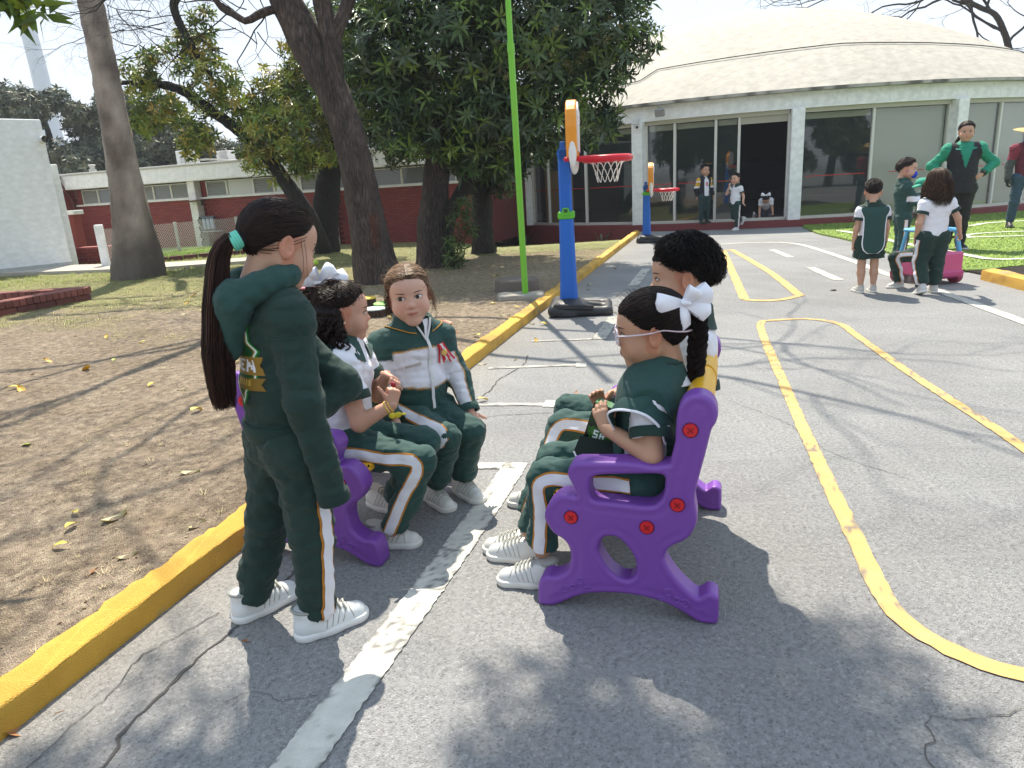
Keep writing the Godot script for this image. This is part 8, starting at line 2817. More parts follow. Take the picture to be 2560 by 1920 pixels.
	collar(null, J.neck + V(0.006, 0.004, 0.0), J.up, J.fw, 0.056, 0.090, 0.006, 0.022, WHITE, 60.0, WHITE, cloth, bib, "white_edge")
	var r := RandomNumberGenerator.new(); r.seed = 51
	var cols := [lin(0.013, 0.009, 0.008), lin(0.024, 0.014, 0.011), lin(0.008, 0.006, 0.006)]
	var tie := V(0.478, 0.828, -1.872)
	var anchor: Vector3 = ((R.t.affine_inverse() * tie - SC) / SR).normalized()
	mb = MB.new()
	hair_cap(R.o, R.t, lin(0.010, 0.007, 0.007), 0.010, -0.2)
	sleek(mb, R.t, anchor, 2400, cols, r, 0.0011, -0.2, 0.010)
	part("hair", mb, hair_mat(), o)
	mb = MB.new()
	var path := curve([tie, V(0.500, 0.812, -1.868), V(0.506, 0.77, -1.864), V(0.503, 0.70, -1.862), V(0.498, 0.63, -1.860), V(0.480, 0.56, -1.858), V(0.455, 0.49, -1.858)], 0.006)
	for k in 3:
		var pts := PackedVector3Array()
		for j in path.size():
			var t := float(j) / path.size()
			var a := t * 34.0 + TAU * k / 3.0
			var th := 0.017 * (1.0 - 0.45 * t)
			pts.append(path[j] + V(cos(a) * th, 0, 0.25 * sin(a) * th) + V(-0.2, 0, 1) * sin(a * 2.0) * th * 0.5)
		tail(mb, pts, [0.013, 0.0135, 0.012, 0.009, 0.006], 130, cols, r, 0.0012, 0.0003, 0.4)
		mb.tube(pts, radii(pts.size(), [0.010, 0.010, 0.006]), 8, lin(0.010, 0.007, 0.007))
	part("braid", mb, hair_mat(), o)
	mb = MB.new()
	tail(mb, curve([V(0.455, 0.49, -1.858), V(0.44, 0.44, -1.86), V(0.425, 0.385, -1.862), V(0.42, 0.345, -1.865)], 0.01), [0.008, 0.016, 0.012], 160, [lin(0.03, 0.014, 0.010), lin(0.016, 0.010, 0.008)], r, 0.0012, 0.002)
	for k in 40:
		var a: Vector3 = R.t * scalp(dir_of(r.randf_range(-1.4, 1.8), r.randf_range(0.35, 0.9)), 0.010)
		var d: Vector3 = (a - R.t * SC).normalized()
		strand(mb, pv([a, a + d * 0.012 + V(-0.006, 0.004, 0), a + d * 0.016 + V(-0.022, -0.004 + r.randfn() * 0.008, r.randfn() * 0.008)]), 0.0004, cols[1])
	part("loose_hair", mb, hair_mat(), o)
	bow(o, V(0.462, 0.848, -1.845), V(-0.96, 0.05, -0.2), V(0.0, 1.0, 0.1), V(0.25, 0.1, 0.96), 1.0, [[-0.02, 0.072, 0.052, 0.35], [2.75, 0.070, 0.056, -0.25], [3.5, 0.066, 0.050, -0.1], [4.85, 0.075, 0.046, 0.3, 1], [2.2, 0.05, 0.045, 0.2]])
	var T: Transform3D = R.t
	var gm := mat("glassframe", lin(0.70, 0.60, 0.62), 0.3)
	var gl := thing("glasses", "pale pink and white children's glasses with a strap on the braided girl", "glasses", T * Vector3(0, 0.0, 0.1))
	for s in [-1.0, 1.0]:
		mb = MB.new()
		var ring := PackedVector3Array()
		for i in 29:
			var a := TAU * i / 28.0
			var sx := signf(cos(a)) * pow(absf(cos(a)), 0.6) * 0.0235
			var sy := signf(sin(a)) * pow(absf(sin(a)), 0.6) * 0.0200
			ring.append(T * Vector3(0.031 * s + sx, -0.004 + sy, 0.091 - absf(0.031 * s + sx) * 0.16))
		mb.tube(ring, radii(29, [0.0030, 0.0030]), 8, CW, false)
		part("rim", mb, gm, gl)
		mb = MB.new()
		var c := mb.put(T * Vector3(0.031 * s, -0.004, 0.087), T.basis.z.normalized(), CW)
		for i in 29: mb.put(ring[i], T.basis.z.normalized(), CW)
		for i in 28: mb.tri(c, c + 1 + i, c + 2 + i)
		part("lens", mb, mats.glass, gl)
		mb = MB.new()
		mb.tube(curve([T * Vector3(0.054 * s, 0.002, 0.084), T * Vector3(0.070 * s, 0.003, 0.060), T * Vector3(0.079 * s, 0.004, 0.02), T * Vector3(0.083 * s, 0.006, -0.01)], 0.01), radii(30, [0.0042, 0.0036]), 6, lin(0.95, 0.95, 1.0), true, 0.5, T.basis.x)
		part("temple", mb, gm, gl)
		mb = MB.new()
		mb.tube(curve([T * Vector3(0.083 * s, 0.006, -0.01), T * Vector3(0.086 * s, 0.010, -0.035), T * Vector3(0.074 * s, 0.0, -0.072), T * Vector3(0.045 * s, -0.008, -0.100), T * Vector3(0.0, -0.010, -0.114)], 0.01), radii(40, [0.0045, 0.0050]), 6, lin(0.9, 0.78, 0.80), true, 0.35, T.basis.x)
		part("strap", mb, gm, gl)
	mb = MB.new(); mb.tube(pv([T * Vector3(-0.009, 0.0, 0.091), T * Vector3(0, 0.003, 0.094), T * Vector3(0.009, 0.0, 0.091)]), pf([0.0028, 0.0028, 0.0028]), 6); part("bridge", mb, gm, gl)
	var im := Image.create_empty(128, 192, false, Image.FORMAT_RGB8)
	im.fill(Color(0.02, 0.035, 0.03))
	for y in 192:
		for x in 128:
			var q := noise.get_noise_2d(x * 14.0, y * 9.0) + 0.5 * noise.get_noise_2d(x * 50.0 + y * 30.0, y * 20.0)
			if y < 60: im.set_pixel(x, y, Color(0.03, 0.10, 0.04).lerp(Color(0.16, 0.36, 0.14), clampf(q + 0.35, 0, 1)))
			elif y < 118 and x < 90 and sdist(V2(x, y), PackedVector2Array([V2(4, 66), V2(60, 60), V2(86, 84), V2(60, 114), V2(14, 104)])) < 8.0 * q: im.set_pixel(x, y, Color(0.08, 0.30, 0.07).lerp(Color(0.2, 0.5, 0.12), clampf(q + 0.4, 0, 1)))
			elif y > 150 and x < 110 and absf(y - 168 - 10.0 * sin(x * 0.05)) < 9.0 - x * 0.05: im.set_pixel(x, y, Color(0.20, 0.19, 0.10).lerp(Color(0.1, 0.08, 0.05), clampf(q + 0.4, 0, 1)))
	var dig := {"S": ["111", "100", "111", "001", "111"], "A": ["010", "101", "111", "101", "101"], "4": ["101", "101", "111", "001", "001"], "0": ["111", "101", "101", "101", "111"], "f": ["111", "100", "110", "100", "100"], "i": ["010", "000", "010", "010", "010"], "c": ["000", "011", "100", "100", "011"], "h": ["100", "100", "110", "101", "101"], "a": ["000", "011", "101", "101", "011"], "s": ["000", "011", "110", "011", "110"]}
	var write := func(txt: String, x0: int, y0: int, k: int, col: Color) -> void:
		for ci in txt.length():
			for ry in 5:
				for rx in 3:
					if dig[txt[ci]][ry][rx] == "1": im.fill_rect(Rect2i(x0 + (ci * 4 + rx) * k, y0 + ry * k, k, k), col)
	write.call("SA", 24, 72, 5, Color(0.9, 0.93, 0.95))
	write.call("40", 36, 122, 4, Color(0.95, 0.95, 0.95))
	write.call("fichas", 34, 146, 1, Color(0.8, 0.85, 0.85))
	var bt := StandardMaterial3D.new()
	bt.resource_name = "box_print"; bt.albedo_texture = tex_of(im); bt.roughness = 0.3
	var bc := V(0.262, 0.455, -1.915)
	var bb := Basis(BP, Vector3.UP, -BA) * Basis(Vector3.BACK, -0.32) * Basis(Vector3.UP, -0.10)
	var bx := thing("game_box", "dark green printed game box hugged by the girl with glasses", "box", bc - V(0, 0.1, 0))
	mb = MB.new(); mb.box(bc, V(0.125, 0.20, 0.05), bb, lin(0.008, 0.016, 0.012), 0.002); part("carton", mb, mat("boxcard", CW, 0.35), bx)
	mb = MB.new()
	mb.quad(bc + bb * V(-0.061, 0.098, 0.0262), bc + bb * V(0.061, 0.098, 0.0262), bc + bb * V(0.061, -0.098, 0.0262), bc + bb * V(-0.061, -0.098, 0.0262), CW, true)
	part("front_print", mb, bt, bx)
	mb = MB.new()
	mb.box(bc + bb * V(0, 0.1012, 0), V(0.121, 0.001, 0.046), bb, lin(0.12, 0.25, 0.12)); part("top_print", mb, mat("boxcard"), bx)

func person_boy() -> void:
	var fw := V(-0.954, 0, -0.297)
	var lf := Vector3.UP.cross(fw)
	var J := {
		"hc": V(0.548, 0.868, -2.225), "hf": V(-0.975, -0.06, -0.16), "hu": V(-0.06, 1, 0), "hs": 1.05, "fw": fw,
		"neck": V(0.575, 0.755, -2.215), "chest": V(0.562, 0.645, -2.22), "belly": V(0.53, 0.50, -2.23), "pel": V(0.485, 0.375, -2.245),
		"sho": [V(0.562, 0.675, -2.115), V(0.60, 0.675, -2.325)], "elb": [V(0.575, 0.505, -2.085), V(0.52, 0.52, -2.36)], "wri": [V(0.42, 0.44, -2.12), V(0.38, 0.47, -2.36)],
		"hip": [V(0.47, 0.36, -2.185), V(0.49, 0.36, -2.305)], "kne": [V(0.165, 0.375, -2.265), V(0.20, 0.385, -2.415)], "ank": [V(0.02, 0.10, -2.125), V(0.11, 0.10, -2.45)],
	}
	J.hand = [[V(-0.8, -0.3, -0.2), V(0, -1, 0), 1.0, [0.2, 0.4, 0.4, 0.4, 0.4]], [V(-0.8, -0.3, 0), V(0, -1, 0), -1.0, [0.2, 0.4, 0.4, 0.4, 0.4]]]
	J.legside = [(lf + V(0, 0.35, 0)).normalized(), -lf]
	var S := {"at": V(0.4, 0, -2.25), "skin": lin(0.50, 0.285, 0.185), "bottom": GREEN_LIT, "stripe": true, "leg_w": 0.92, "sd": 43, "shoe": [[V(0.055, 0, -2.09), V(-0.115, 0, -2.145)], [V(0.14, 0, -2.44), V(-0.02, 0, -2.49)]], "shoe_s": 1.0}
	S.merge({"top": "polo_shirt", "top_col": WHITE, "inf": 0.012, "sleeve": 0.42, "sleeve_w": 1.1, "low": 0.02, "cuff": GREEN, "collar": GREEN, "hs": 0.86, "g": 1.03})
	var R := figure(J, S, "person", "seated boy with short black curly hair, mostly hidden behind the girl in glasses")
	var o: Node3D = R.o
	var r := RandomNumberGenerator.new(); r.seed = 61
	var mb := MB.new()
	hair_cap(R.o, R.t, lin(0.006, 0.005, 0.005), 0.014, 0.0)
	short_hair(mb, R.t, 3000, 0.042, 0.0055, [lin(0.008, 0.007, 0.007), lin(0.014, 0.011, 0.011), lin(0.02, 0.016, 0.015)], r, 0.0013, 0.020)
	part("hair", mb, hair_mat(), o)

func stand(at: Vector3, face: float, h: float, lean := 0.0) -> Dictionary:
	var a := deg_to_rad(face)
	var fw := V(sin(a), 0, cos(a))
	var lf := Vector3.UP.cross(fw)
	var k := h / 1.10
	var P := func(l: float, y: float, f: float) -> Vector3: return at + lf * l * k + V(0, y * k, 0) + fw * (f + lean * y) * k
	return {
		"k": k, "lf": lf, "fw": fw, "P": P, "hc": P.call(0, 0.985, 0.01), "hf": fw, "hu": Vector3.UP, "hs": 1.0 * (k if h < 1.3 else 1.06), "neck": P.call(0, 0.865, -0.02), "chest": P.call(0, 0.755, -0.01), "belly": P.call(0, 0.63, 0.0), "pel": P.call(0, 0.525, 0.0),
		"sho": [P.call(0.105, 0.80, -0.015), P.call(-0.105, 0.80, -0.015)], "elb": [P.call(0.14, 0.635, -0.02), P.call(-0.14, 0.635, -0.02)], "wri": [P.call(0.15, 0.485, 0.01), P.call(-0.15, 0.485, 0.01)],
		"hip": [P.call(0.055, 0.50, 0), P.call(-0.055, 0.50, 0)], "kne": [P.call(0.06, 0.28, 0.01), P.call(-0.06, 0.28, 0.01)], "ank": [P.call(0.06, 0.055, -0.01), P.call(-0.06, 0.055, -0.01)],
		"hand": [[V(0, -1, 0) + fw * 0.2, -lf, -1.0, [0.3, 0.5, 0.55, 0.6, 0.6]], [V(0, -1, 0) + fw * 0.2, lf, 1.0, [0.3, 0.5, 0.55, 0.6, 0.6]]],
	}

func feet(J: Dictionary, turn := 0.0) -> Array:
	var out := []
	for s in 2:
		var a: Vector3 = J.ank[s]
		var d: Vector3 = J.fw.rotated(Vector3.UP, turn * (1 if s == 0 else -1))
		out.append([V(a.x, J.ground, a.z) - d * 0.04 * J.k, V(a.x, J.ground, a.z) + d * 0.13 * J.k])
	return out

func short_cut(R: Dictionary, col: Color, sd: int, n := 700) -> void:
	var r := RandomNumberGenerator.new(); r.seed = sd
	var mb := MB.new()
	hair_cap(R.o, R.t, col * 0.8, 0.010, 0.03)
	short_hair(mb, R.t, n, 0.035, 0.0012, [col, col * 1.6], r, 0.0022, 0.012)
	part("hair", mb, hair_mat(), R.o)

func people_far() -> void:
	var cloth: Material = mats.cloth
	var white_shoe := lin(0.55, 0.54, 0.52)
	var J := stand(V(3.41, 0, -6.68), 172.0, 1.04)
	J.ground = 0.0
	J.hf = V(0.38, -0.18, -0.90)
	J.hand[0][0] = V(-0.2, -1, 0.1)
	var S := {"at": V(3.41, 0, -6.68), "near": false, "skin": lin(0.50, 0.285, 0.19), "g": 0.95, "bottom": GREEN, "leg_end": 0.36, "leg_w": 1.1, "sd": 101, "shoe": feet(J, 0.15), "shoe_s": 0.9, "shoe_col": lin(0.50, 0.48, 0.44)}
	S.merge({"top": "polo_shirt", "top_col": WHITE, "inf": 0.006, "sleeve": 0.26, "cuff": GREEN, "collar": GREEN, "low": -0.02})
	var R := figure(J, S, "person", "small boy seen from behind in green shorts and a green bib with white binding")
	short_cut(R, lin(0.016, 0.011, 0.009), 7)
	var P: Callable = J.P
	var out := PackedVector2Array()
	for q in [[-0.115, 0.845], [0.115, 0.845], [0.135, 0.80], [0.105, 0.74], [0.100, 0.60], [0.105, 0.50], [0.09, 0.435], [0.05, 0.40], [0.0, 0.395], [-0.05, 0.40], [-0.09, 0.435], [-0.105, 0.50], [-0.100, 0.60], [-0.105, 0.74], [-0.135, 0.80]]: out.append(V2(q[0], q[1]))
	out = smooth2(out, 3)
	var mb := MB.new()
	var rows := []
	for j in 15:
		var y := lerpf(0.40, 0.84, j / 14.0)
		var w := 0.0
		for k in 60:
			if Geometry2D.is_point_in_polygon(V2(k * 0.0025, y), out): w = k * 0.0025
		var row := PackedVector3Array()
		for i in 11:
			var u := (i / 10.0 - 0.5) * 2.0
			var f: float = -0.128 + 0.035 * u * u + (0.022 if y > 0.8 else 0.0) * (y - 0.8) / 0.04
			row.append(P.call(u * w, y, f))
		rows.append(row)
	mb.sheet(rows, GREEN_LIT)
	var bib := part("bib", mb, cloth, R.o)
	mb = MB.new()
	var edge := PackedVector3Array()
	for s in [0, 1]:
		for j in 15:
			var q: PackedVector3Array = rows[14 - j] if s == 0 else rows[j]
			edge.append(q[0] if s == 0 else q[10])
	mb.tube(edge, radii(edge.size(), [0.006, 0.006]), 6, WHITE)
	part("binding", mb, cloth, bib)
	J = stand(V(4.62, 0, -8.35), 78.0, 1.22)
	J.ground = 0.0
	P = J.P
	J.hf = V(0.80, -0.08, 0.60)
	J.elb = [P.call(0.13, 0.70, 0.09), P.call(-0.135, 0.66, 0.07)]; J.wri = [P.call(0.06, 0.73, 0.22), P.call(-0.07, 0.72, 0.21)]
	J.hand = [[J.fw + V(0, 0.1, 0), V(0, -1, 0), -1.0, [0.3, 0.5, 0.5, 0.5, 0.5]], [J.fw + V(0, 0.1, 0), V(0, -1, 0), 1.0, [0.3, 0.5, 0.5, 0.5, 0.5]]]
	var pel: Vector3 = J.pel
	var jp := func(p: Vector3, _n: Vector3) -> Color:
		var y: float = (p.y - pel.y)
		var c := GREEN_LIT
		var f: float = (p - pel).dot(J.fw)
		if y > 0.15 and y < 0.21 and f > -0.01: c = WHITE
		return c
	S = {"at": V(4.62, 0, -8.35), "near": false, "skin": lin(0.56, 0.33, 0.23), "g": 1.02, "bottom": GREEN_LIT, "stripe": true, "leg_w": 0.95, "sd": 103, "shoe": feet(J), "shoe_s": 1.0, "shoe_col": white_shoe}
	J.legside = [-J.fw * 0.2 + J.lf, -J.lf]
	S.merge({"top": "track_jacket", "top_col": GREEN_LIT, "paint": jp, "inf": 0.016, "sleeve": 0.95, "low": 0.06, "collar": GREEN_LIT})
	R = figure(J, S, "person", "boy in a green track jacket with a bright blue face mask, hands forward")
	short_cut(R, lin(0.022, 0.014, 0.011), 8)
	var t: Transform3D = R.t
	mb = MB.new()
	mb.ell(t * Vector3(0, -0.050, 0.052), Vector3(0.052, 0.046, 0.046) * J.hs, t.basis.orthonormalized(), lin(0.01, 0.045, 0.50), 18)
	mb.tube(pv([t * Vector3(-0.05, -0.035, 0.05), t * Vector3(-0.076, -0.01, -0.01)]), pf([0.003, 0.003]), 5, lin(0.01, 0.045, 0.5))
	mb.tube(pv([t * Vector3(0.05, -0.035, 0.05), t * Vector3(0.076, -0.01, -0.01)]), pf([0.003, 0.003]), 5, lin(0.01, 0.045, 0.5))
	part("face_mask", mb, cloth, R.o)
	J = stand(V(3.86, 0, -6.45), 178.0, 1.10)
	J.ground = 0.0
	P = J.P
	J.hf = V(0.1, -0.12, -0.98)
	J.elb = [P.call(0.155, 0.64, -0.04), P.call(-0.185, 0.665, -0.035)]; J.wri = [P.call(0.13, 0.49, 0.04), P.call(-0.245, 0.53, 0.02)]
	J.kne = [P.call(0.085, 0.275, 0.02), P.call(-0.07, 0.28, 0.03)]; J.ank = [P.call(0.10, 0.075, -0.09), P.call(-0.06, 0.055, 0.01)]
	J.hand[1] = [V(0.35, -0.9, -0.1), V(-0.8, -0.3, 0.3), 1.0, [0.2, 0.4, 0.5, 0.6, 0.6]]
	S = {"at": V(3.86, 0, -6.45), "near": false, "skin": lin(0.54, 0.31, 0.21), "g": 1.0, "bottom": GREEN, "stripe": true, "leg_w": 1.1, "sd": 105, "shoe": feet(J, 0.1), "shoe_s": 0.98, "shoe_col": white_shoe}
	S.shoe[0] = [P.call(0.105, 0.035, -0.15), P.call(0.095, 0.0, 0.02), 0.1]
	J.legside = [(J.lf - J.fw * 0.3).normalized(), -J.lf]
	S.merge({"top": "polo_shirt", "top_col": WHITE, "inf": 0.008, "sleeve": 0.28, "cuff": GREEN, "collar": GREEN, "low": 0.0})
	R = figure(J, S, "person", "girl seen from behind with long wavy brown hair, white shirt and green trousers")
	var r := RandomNumberGenerator.new(); r.seed = 15
	var cols := [lin(0.06, 0.034, 0.022), lin(0.11, 0.064, 0.04), lin(0.032, 0.019, 0.014)]
	long_hair(R, cols, r, 1300, 0.22, 0.014, 0.07)
	J = stand(V(4.19, -0.15, -7.07), 200.0, 1.05)
	J.ground = 0.0
	P = J.P
	J.hip = [P.call(0.06, 0.45, 0.0), P.call(-0.06, 0.45, 0.0)]
	J.kne = [P.call(-0.02, 0.50, 0.24), P.call(-0.16, 0.48, 0.10)]
	J.kne[1] = V(3.72, 0.30, -6.80); J.ank[1] = V(3.80, 0.06, -6.83); J.kne[0] = V(4.1, 0.28, -7.2); J.ank[0] = V(4.12, 0.06, -7.2)
	S = {"at": V(4.13, 0, -7.03), "near": false, "skin": lin(0.52, 0.30, 0.2), "g": 0.95, "bottom": GREEN, "stripe": true, "sd": 107, "shoe": [[V(4.12, 0, -7.16), V(4.10, 0, -7.32)], [V(3.86, 0, -6.86), V(3.70, 0, -6.83)]], "shoe_s": 0.95, "shoe_col": white_shoe, "face": false}
	J.legside = [J.lf, V(0.2, 0.3, 1).normalized()]
	S.merge({"top": "polo_shirt", "top_col": WHITE, "inf": 0.006, "sleeve": 0.28, "cuff": GREEN, "low": 0.0})
	R = figure(J, S, "person", "child sitting in the pink toy car, mostly hidden behind the long-haired girl")
	long_hair(R, cols, r, 700, 0.22, 0.013, 0.06)
	toy_car(V(4.21, 0, -7.10))
	mb = MB.new()
	mb.ell(V(4.12, 0.97, -7.15), V(0.065, 0.045, 0.07), Basis(Vector3.BACK, 0.15), lin(0.02, 0.26, 0.17), 16)
	mb.ell(V(4.05, 0.94, -7.12), V(0.04, 0.012, 0.05), Basis(Vector3.BACK, 0.4), lin(0.02, 0.26, 0.17), 12)
	solo("green_hat", mb, cloth, "green hat showing just above the head of the long-haired girl", "hat")
	J = stand(V(5.93, 0.03, -9.42), -18.0, 1.60)
	J.k2 = 1.4
	J.ground = 0.03
	P = J.P
	J.hf = V(-0.42, -0.10, 0.90); J.hs = 1.12
	J.hc = P.call(0.0, 1.01, 0.005)
	J.neck = P.call(0, 0.885, -0.015); J.chest = P.call(0, 0.79, -0.01)
	J.sho = [P.call(0.115, 0.855, -0.015), P.call(-0.115, 0.855, -0.015)]
	J.elb = [P.call(0.255, 0.735, -0.05), P.call(-0.235, 0.735, -0.05)]; J.wri = [P.call(0.145, 0.645, 0.045), P.call(-0.135, 0.655, 0.045)]
	J.pel = P.call(0, 0.545, 0); J.belly = P.call(0, 0.66, 0)
	J.hip = [P.call(0.055, 0.53, 0), P.call(-0.055, 0.53, 0)]
	J.kne = [P.call(0.04, 0.28, 0.02), P.call(-0.055, 0.28, 0.02)]; J.ank = [P.call(0.04, 0.05, 0.0), P.call(-0.07, 0.05, -0.02)]
	J.hand = [[-J.lf * 0.8 + V(0, -0.5, 0) + J.fw * 0.2, -J.fw + V(0, 0, 0), -1.0, [0.3, 0.3, 0.3, 0.3, 0.3]], [J.lf * 0.8 + V(0, -0.4, 0) + J.fw * 0.2, -J.fw, 1.0, [0.3, 0.3, 0.3, 0.3, 0.3]]]
	S = {"at": V(5.93, 0.03, -9.42), "near": false, "skin": lin(0.54, 0.31, 0.215), "g": 1.36, "bottom": lin(0.008, 0.008, 0.010), "leg_w": 0.92, "leg_end": 1.0, "sd": 109, "shoe": feet(J, 0.2), "shoe_s": 1.25, "shoe_col": lin(0.02, 0.02, 0.02), "sole_col": lin(0.5, 0.5, 0.48)}
	var vest := func(p: Vector3, _n: Vector3) -> Color:
		var side := absf((p - J.chest).dot(J.lf))
		var f: float = (p - J.chest).dot(J.fw)
		var y: float = p.y - J.belly.y
		var vx := (y - 0.06) * 0.30
		if arm_at(p, J, 0 if (p - J.chest).dot(J.lf) > 0 else 1)[0] > 0.022: return lin(0.012, 0.24, 0.145)
		if f > 0.0 and y > 0.06 and side < vx: return lin(0.012, 0.24, 0.145)
		return lin(0.012, 0.012, 0.016)
	S.merge({"top": "vest_and_blouse", "top_col": CW, "paint": vest, "inf": 0.024, "sleeve": 0.93, "sleeve_w": 0.98, "low": 0.06, "hs": 1.05})
	R = figure(J, S, "person", "woman in a black vest over a green blouse, hands on her hips")
	t = R.t
	mb = MB.new()
	hair_cap(R.o, t, lin(0.016, 0.011, 0.010), 0.012)
	sleek(mb, t, Vector3(0.25, -0.25, -1).normalized(), 500, [lin(0.018, 0.013, 0.012), lin(0.04, 0.027, 0.022)], r, 0.002, 0.0, 0.014, 0.02)
	tail(mb, curve([t * Vector3(0.0, -0.02, -0.10), t * Vector3(-0.035, -0.06, -0.10), t * Vector3(-0.085, -0.115, -0.06), t * Vector3(-0.10, -0.15, -0.05)], 0.01), [0.02, 0.03, 0.018, 0.008], 160, [lin(0.018, 0.013, 0.012)], r, 0.002, 0.003)
	part("hair", mb, hair_mat(), R.o)
	collar(R.top, J.neck + V(0, 0.006, 0), Vector3.UP, J.fw, 0.066, 0.11, 0.03, 0.03, lin(0.012, 0.26, 0.155), 26.0, Color(0, 0, 0, 0), cloth, R.top_part)
	mb = MB.new()
	var wd: Vector3 = (J.wri[0] - J.elb[0]).normalized()
	band(mb, J.wri[0] - wd * 0.02, J.wri[0] + wd * 0.005, 0.036, 0.034, 0.004, lin(0.01, 0.01, 0.012))
	mb.box(J.wri[0] - wd * 0.008 + J.lf * 0.030 + J.fw * 0.012, V(0.03, 0.034, 0.012), aim(J.lf, wd), lin(0.01, 0.01, 0.012), 0.003)
	part("wrist_watch", mb, mat("blackgloss"), R.o)
	mb = MB.new()
	mb.tube(curve([J.neck + J.lf * 0.05 + V(0, 0.01, 0), J.neck + J.fw * 0.075 + V(0, -0.05, 0), J.neck - J.lf * 0.05 + V(0, 0.01, 0)], 0.02), radii(20, [0.0018, 0.0018]), 4, lin(0.6, 0.45, 0.2))
	part("necklace", mb, mat("goldmetal"), R.o)
	for k in 3:
		mb = MB.new(); var bp: Vector3 = R.top.hit(J.belly + V(0, 0.03 - k * 0.075, 0) + J.fw * 0.4, -J.fw, 0.45); mb.ell(bp + J.fw * 0.002, V(0.008, 0.008, 0.003), aim(J.fw, Vector3.UP), lin(0.03, 0.03, 0.03), 8); part("button", mb, mat("blackgloss"), R.top_part)
	J = stand(V(8.50, 0.03, -11.85), -12.0, 1.62)
	J.k2 = 1.4
	J.ground = 0.03
	P = J.P
	J.hs = 1.12; J.hc = P.call(0, 1.0, 0.0); J.neck = P.call(0, 0.895, -0.015); J.chest = P.call(0, 0.79, -0.01)
	J.sho = [P.call(0.125, 0.845, -0.015), P.call(-0.125, 0.845, -0.015)]; J.elb = [P.call(0.17, 0.66, -0.02), P.call(-0.165, 0.66, -0.02)]; J.wri = [P.call(0.19, 0.51, 0.02), P.call(-0.18, 0.51, 0.02)]
	J.pel = P.call(0, 0.545, 0); J.belly = P.call(0, 0.65, 0); J.hip = [P.call(0.06, 0.53, 0), P.call(-0.06, 0.53, 0)]
	J.kne = [P.call(0.09, 0.28, 0.02), P.call(-0.085, 0.28, 0.02)]; J.ank = [P.call(0.11, 0.06, 0), P.call(-0.10, 0.06, 0)]
	var maroon := func(p: Vector3, _n: Vector3) -> Color:
		var s := 0 if (p - J.chest).dot(J.lf) > 0 else 1
		if arm_at(p, J, s)[0] > -0.01: return lin(0.055, 0.06, 0.062) if p.y < J.sho[s].lerp(J.elb[s], 0.62).y else lin(0.20, 0.022, 0.045)
		return lin(0.105, 0.013, 0.03)
	S = {"at": V(8.50, 0.03, -11.85), "near": false, "skin": lin(0.44, 0.25, 0.16), "g": 1.36, "bottom": lin(0.028, 0.060, 0.10), "leg_w": 0.9, "leg_end": 0.99, "sd": 111, "shoe": feet(J, 0.3), "shoe_s": 1.4, "shoe_col": lin(0.035, 0.03, 0.026), "sole_col": lin(0.02, 0.02, 0.02), "face": false}
	S.merge({"top": "shirt_and_vest", "top_col": CW, "paint": maroon, "inf": 0.012, "sleeve": 0.98, "sleeve_w": 1.0, "low": 0.02, "hs": 1.15})
	R = figure(J, S, "person", "gardener in a straw hat, maroon vest, jeans and dark gloves standing on the turf")
	t = R.t
	for s in 2:
		mb = MB.new(); hand(mb, J.wri[s], J.hand[s][0], J.hand[s][1], J.hand[s][2], 1.28, J.hand[s][3], lin(0.02, 0.021, 0.023), 0.006)
		var wdir: Vector3 = (J.wri[s] - J.elb[s]).normalized()
		band(mb, J.wri[s] - wdir * 0.05, J.wri[s] + wdir * 0.02, 0.042, 0.036, 0.005, lin(0.02, 0.021, 0.023))
		part("glove", mb, cloth, R.o)
	mb = MB.new()
	mb.lathe(t * Vector3(0, 0.045, -0.01), PackedVector2Array([V2(0.235, -0.035), V2(0.238, -0.028), V2(0.17, 0.0), V2(0.105, 0.012), V2(0.098, 0.05), V2(0.085, 0.095), V2(0.05, 0.115), V2(0.0, 0.12)]), 36, lin(0.52, 0.36, 0.14), Basis(Vector3.BACK, -0.12) * Basis(Vector3.RIGHT, 0.22))
	part("straw_hat", mb, mat("straw", CW, 0.8, "weave", 0.2, Vector3.ONE * 12.0), R.o)
	mb = MB.new()
	mb.tube(pv([J.neck + V(0, -0.015, 0), J.neck + V(0, 0.03, 0.004), J.hc + V(0, -0.10, 0.012), J.hc + V(0, -0.045, 0.02)]), pf([0.085, 0.08, 0.078, 0.088]), 22, lin(0.06, 0.12, 0.36))
	part("neck_scarf", mb, cloth, R.o)
	J = stand(V(4.37, 0.14, -15.72), 14.0, 1.23)
	J.ground = 0.14
	P = J.P
	J.elb = [P.call(0.155, 0.65, -0.02), P.call(-0.16, 0.65, -0.04)]; J.wri = [P.call(0.185, 0.50, 0.0), P.call(-0.13, 0.50, -0.05)]
	var dj := func(p: Vector3, _n: Vector3) -> Color:
		var side := absf((p - J.chest).dot(J.lf))
		var f: float = (p - J.chest).dot(J.fw)
		if side < 0.052 and f > -0.02: return WHITE
		if side > 0.125 and p.y > J.elb[0].y + 0.02: return lin(0.60, 0.36, 0.03) if fmod(p.y * 9.0, 1.0) > 0.28 else WHITE
		return lin(0.010, 0.011, 0.022)
	S = {"at": V(4.37, 0.14, -15.72), "near": false, "skin": lin(0.50, 0.285, 0.19), "g": 1.02, "bottom": lin(0.010, 0.036, 0.036), "sd": 113, "shoe": feet(J), "shoe_s": 1.0, "shoe_col": lin(0.04, 0.045, 0.035), "sole_col": lin(0.03, 0.03, 0.03)}
	S.merge({"top": "open_jacket", "top_col": CW, "paint": dj, "inf": 0.016, "sleeve": 0.95, "low": 0.02, "collar": lin(0.010, 0.011, 0.022)})
	R = figure(J, S, "person", "boy in a dark and yellow jacket leaning at the glass by the open door")
	short_cut(R, lin(0.012, 0.009, 0.009), 9, 400)
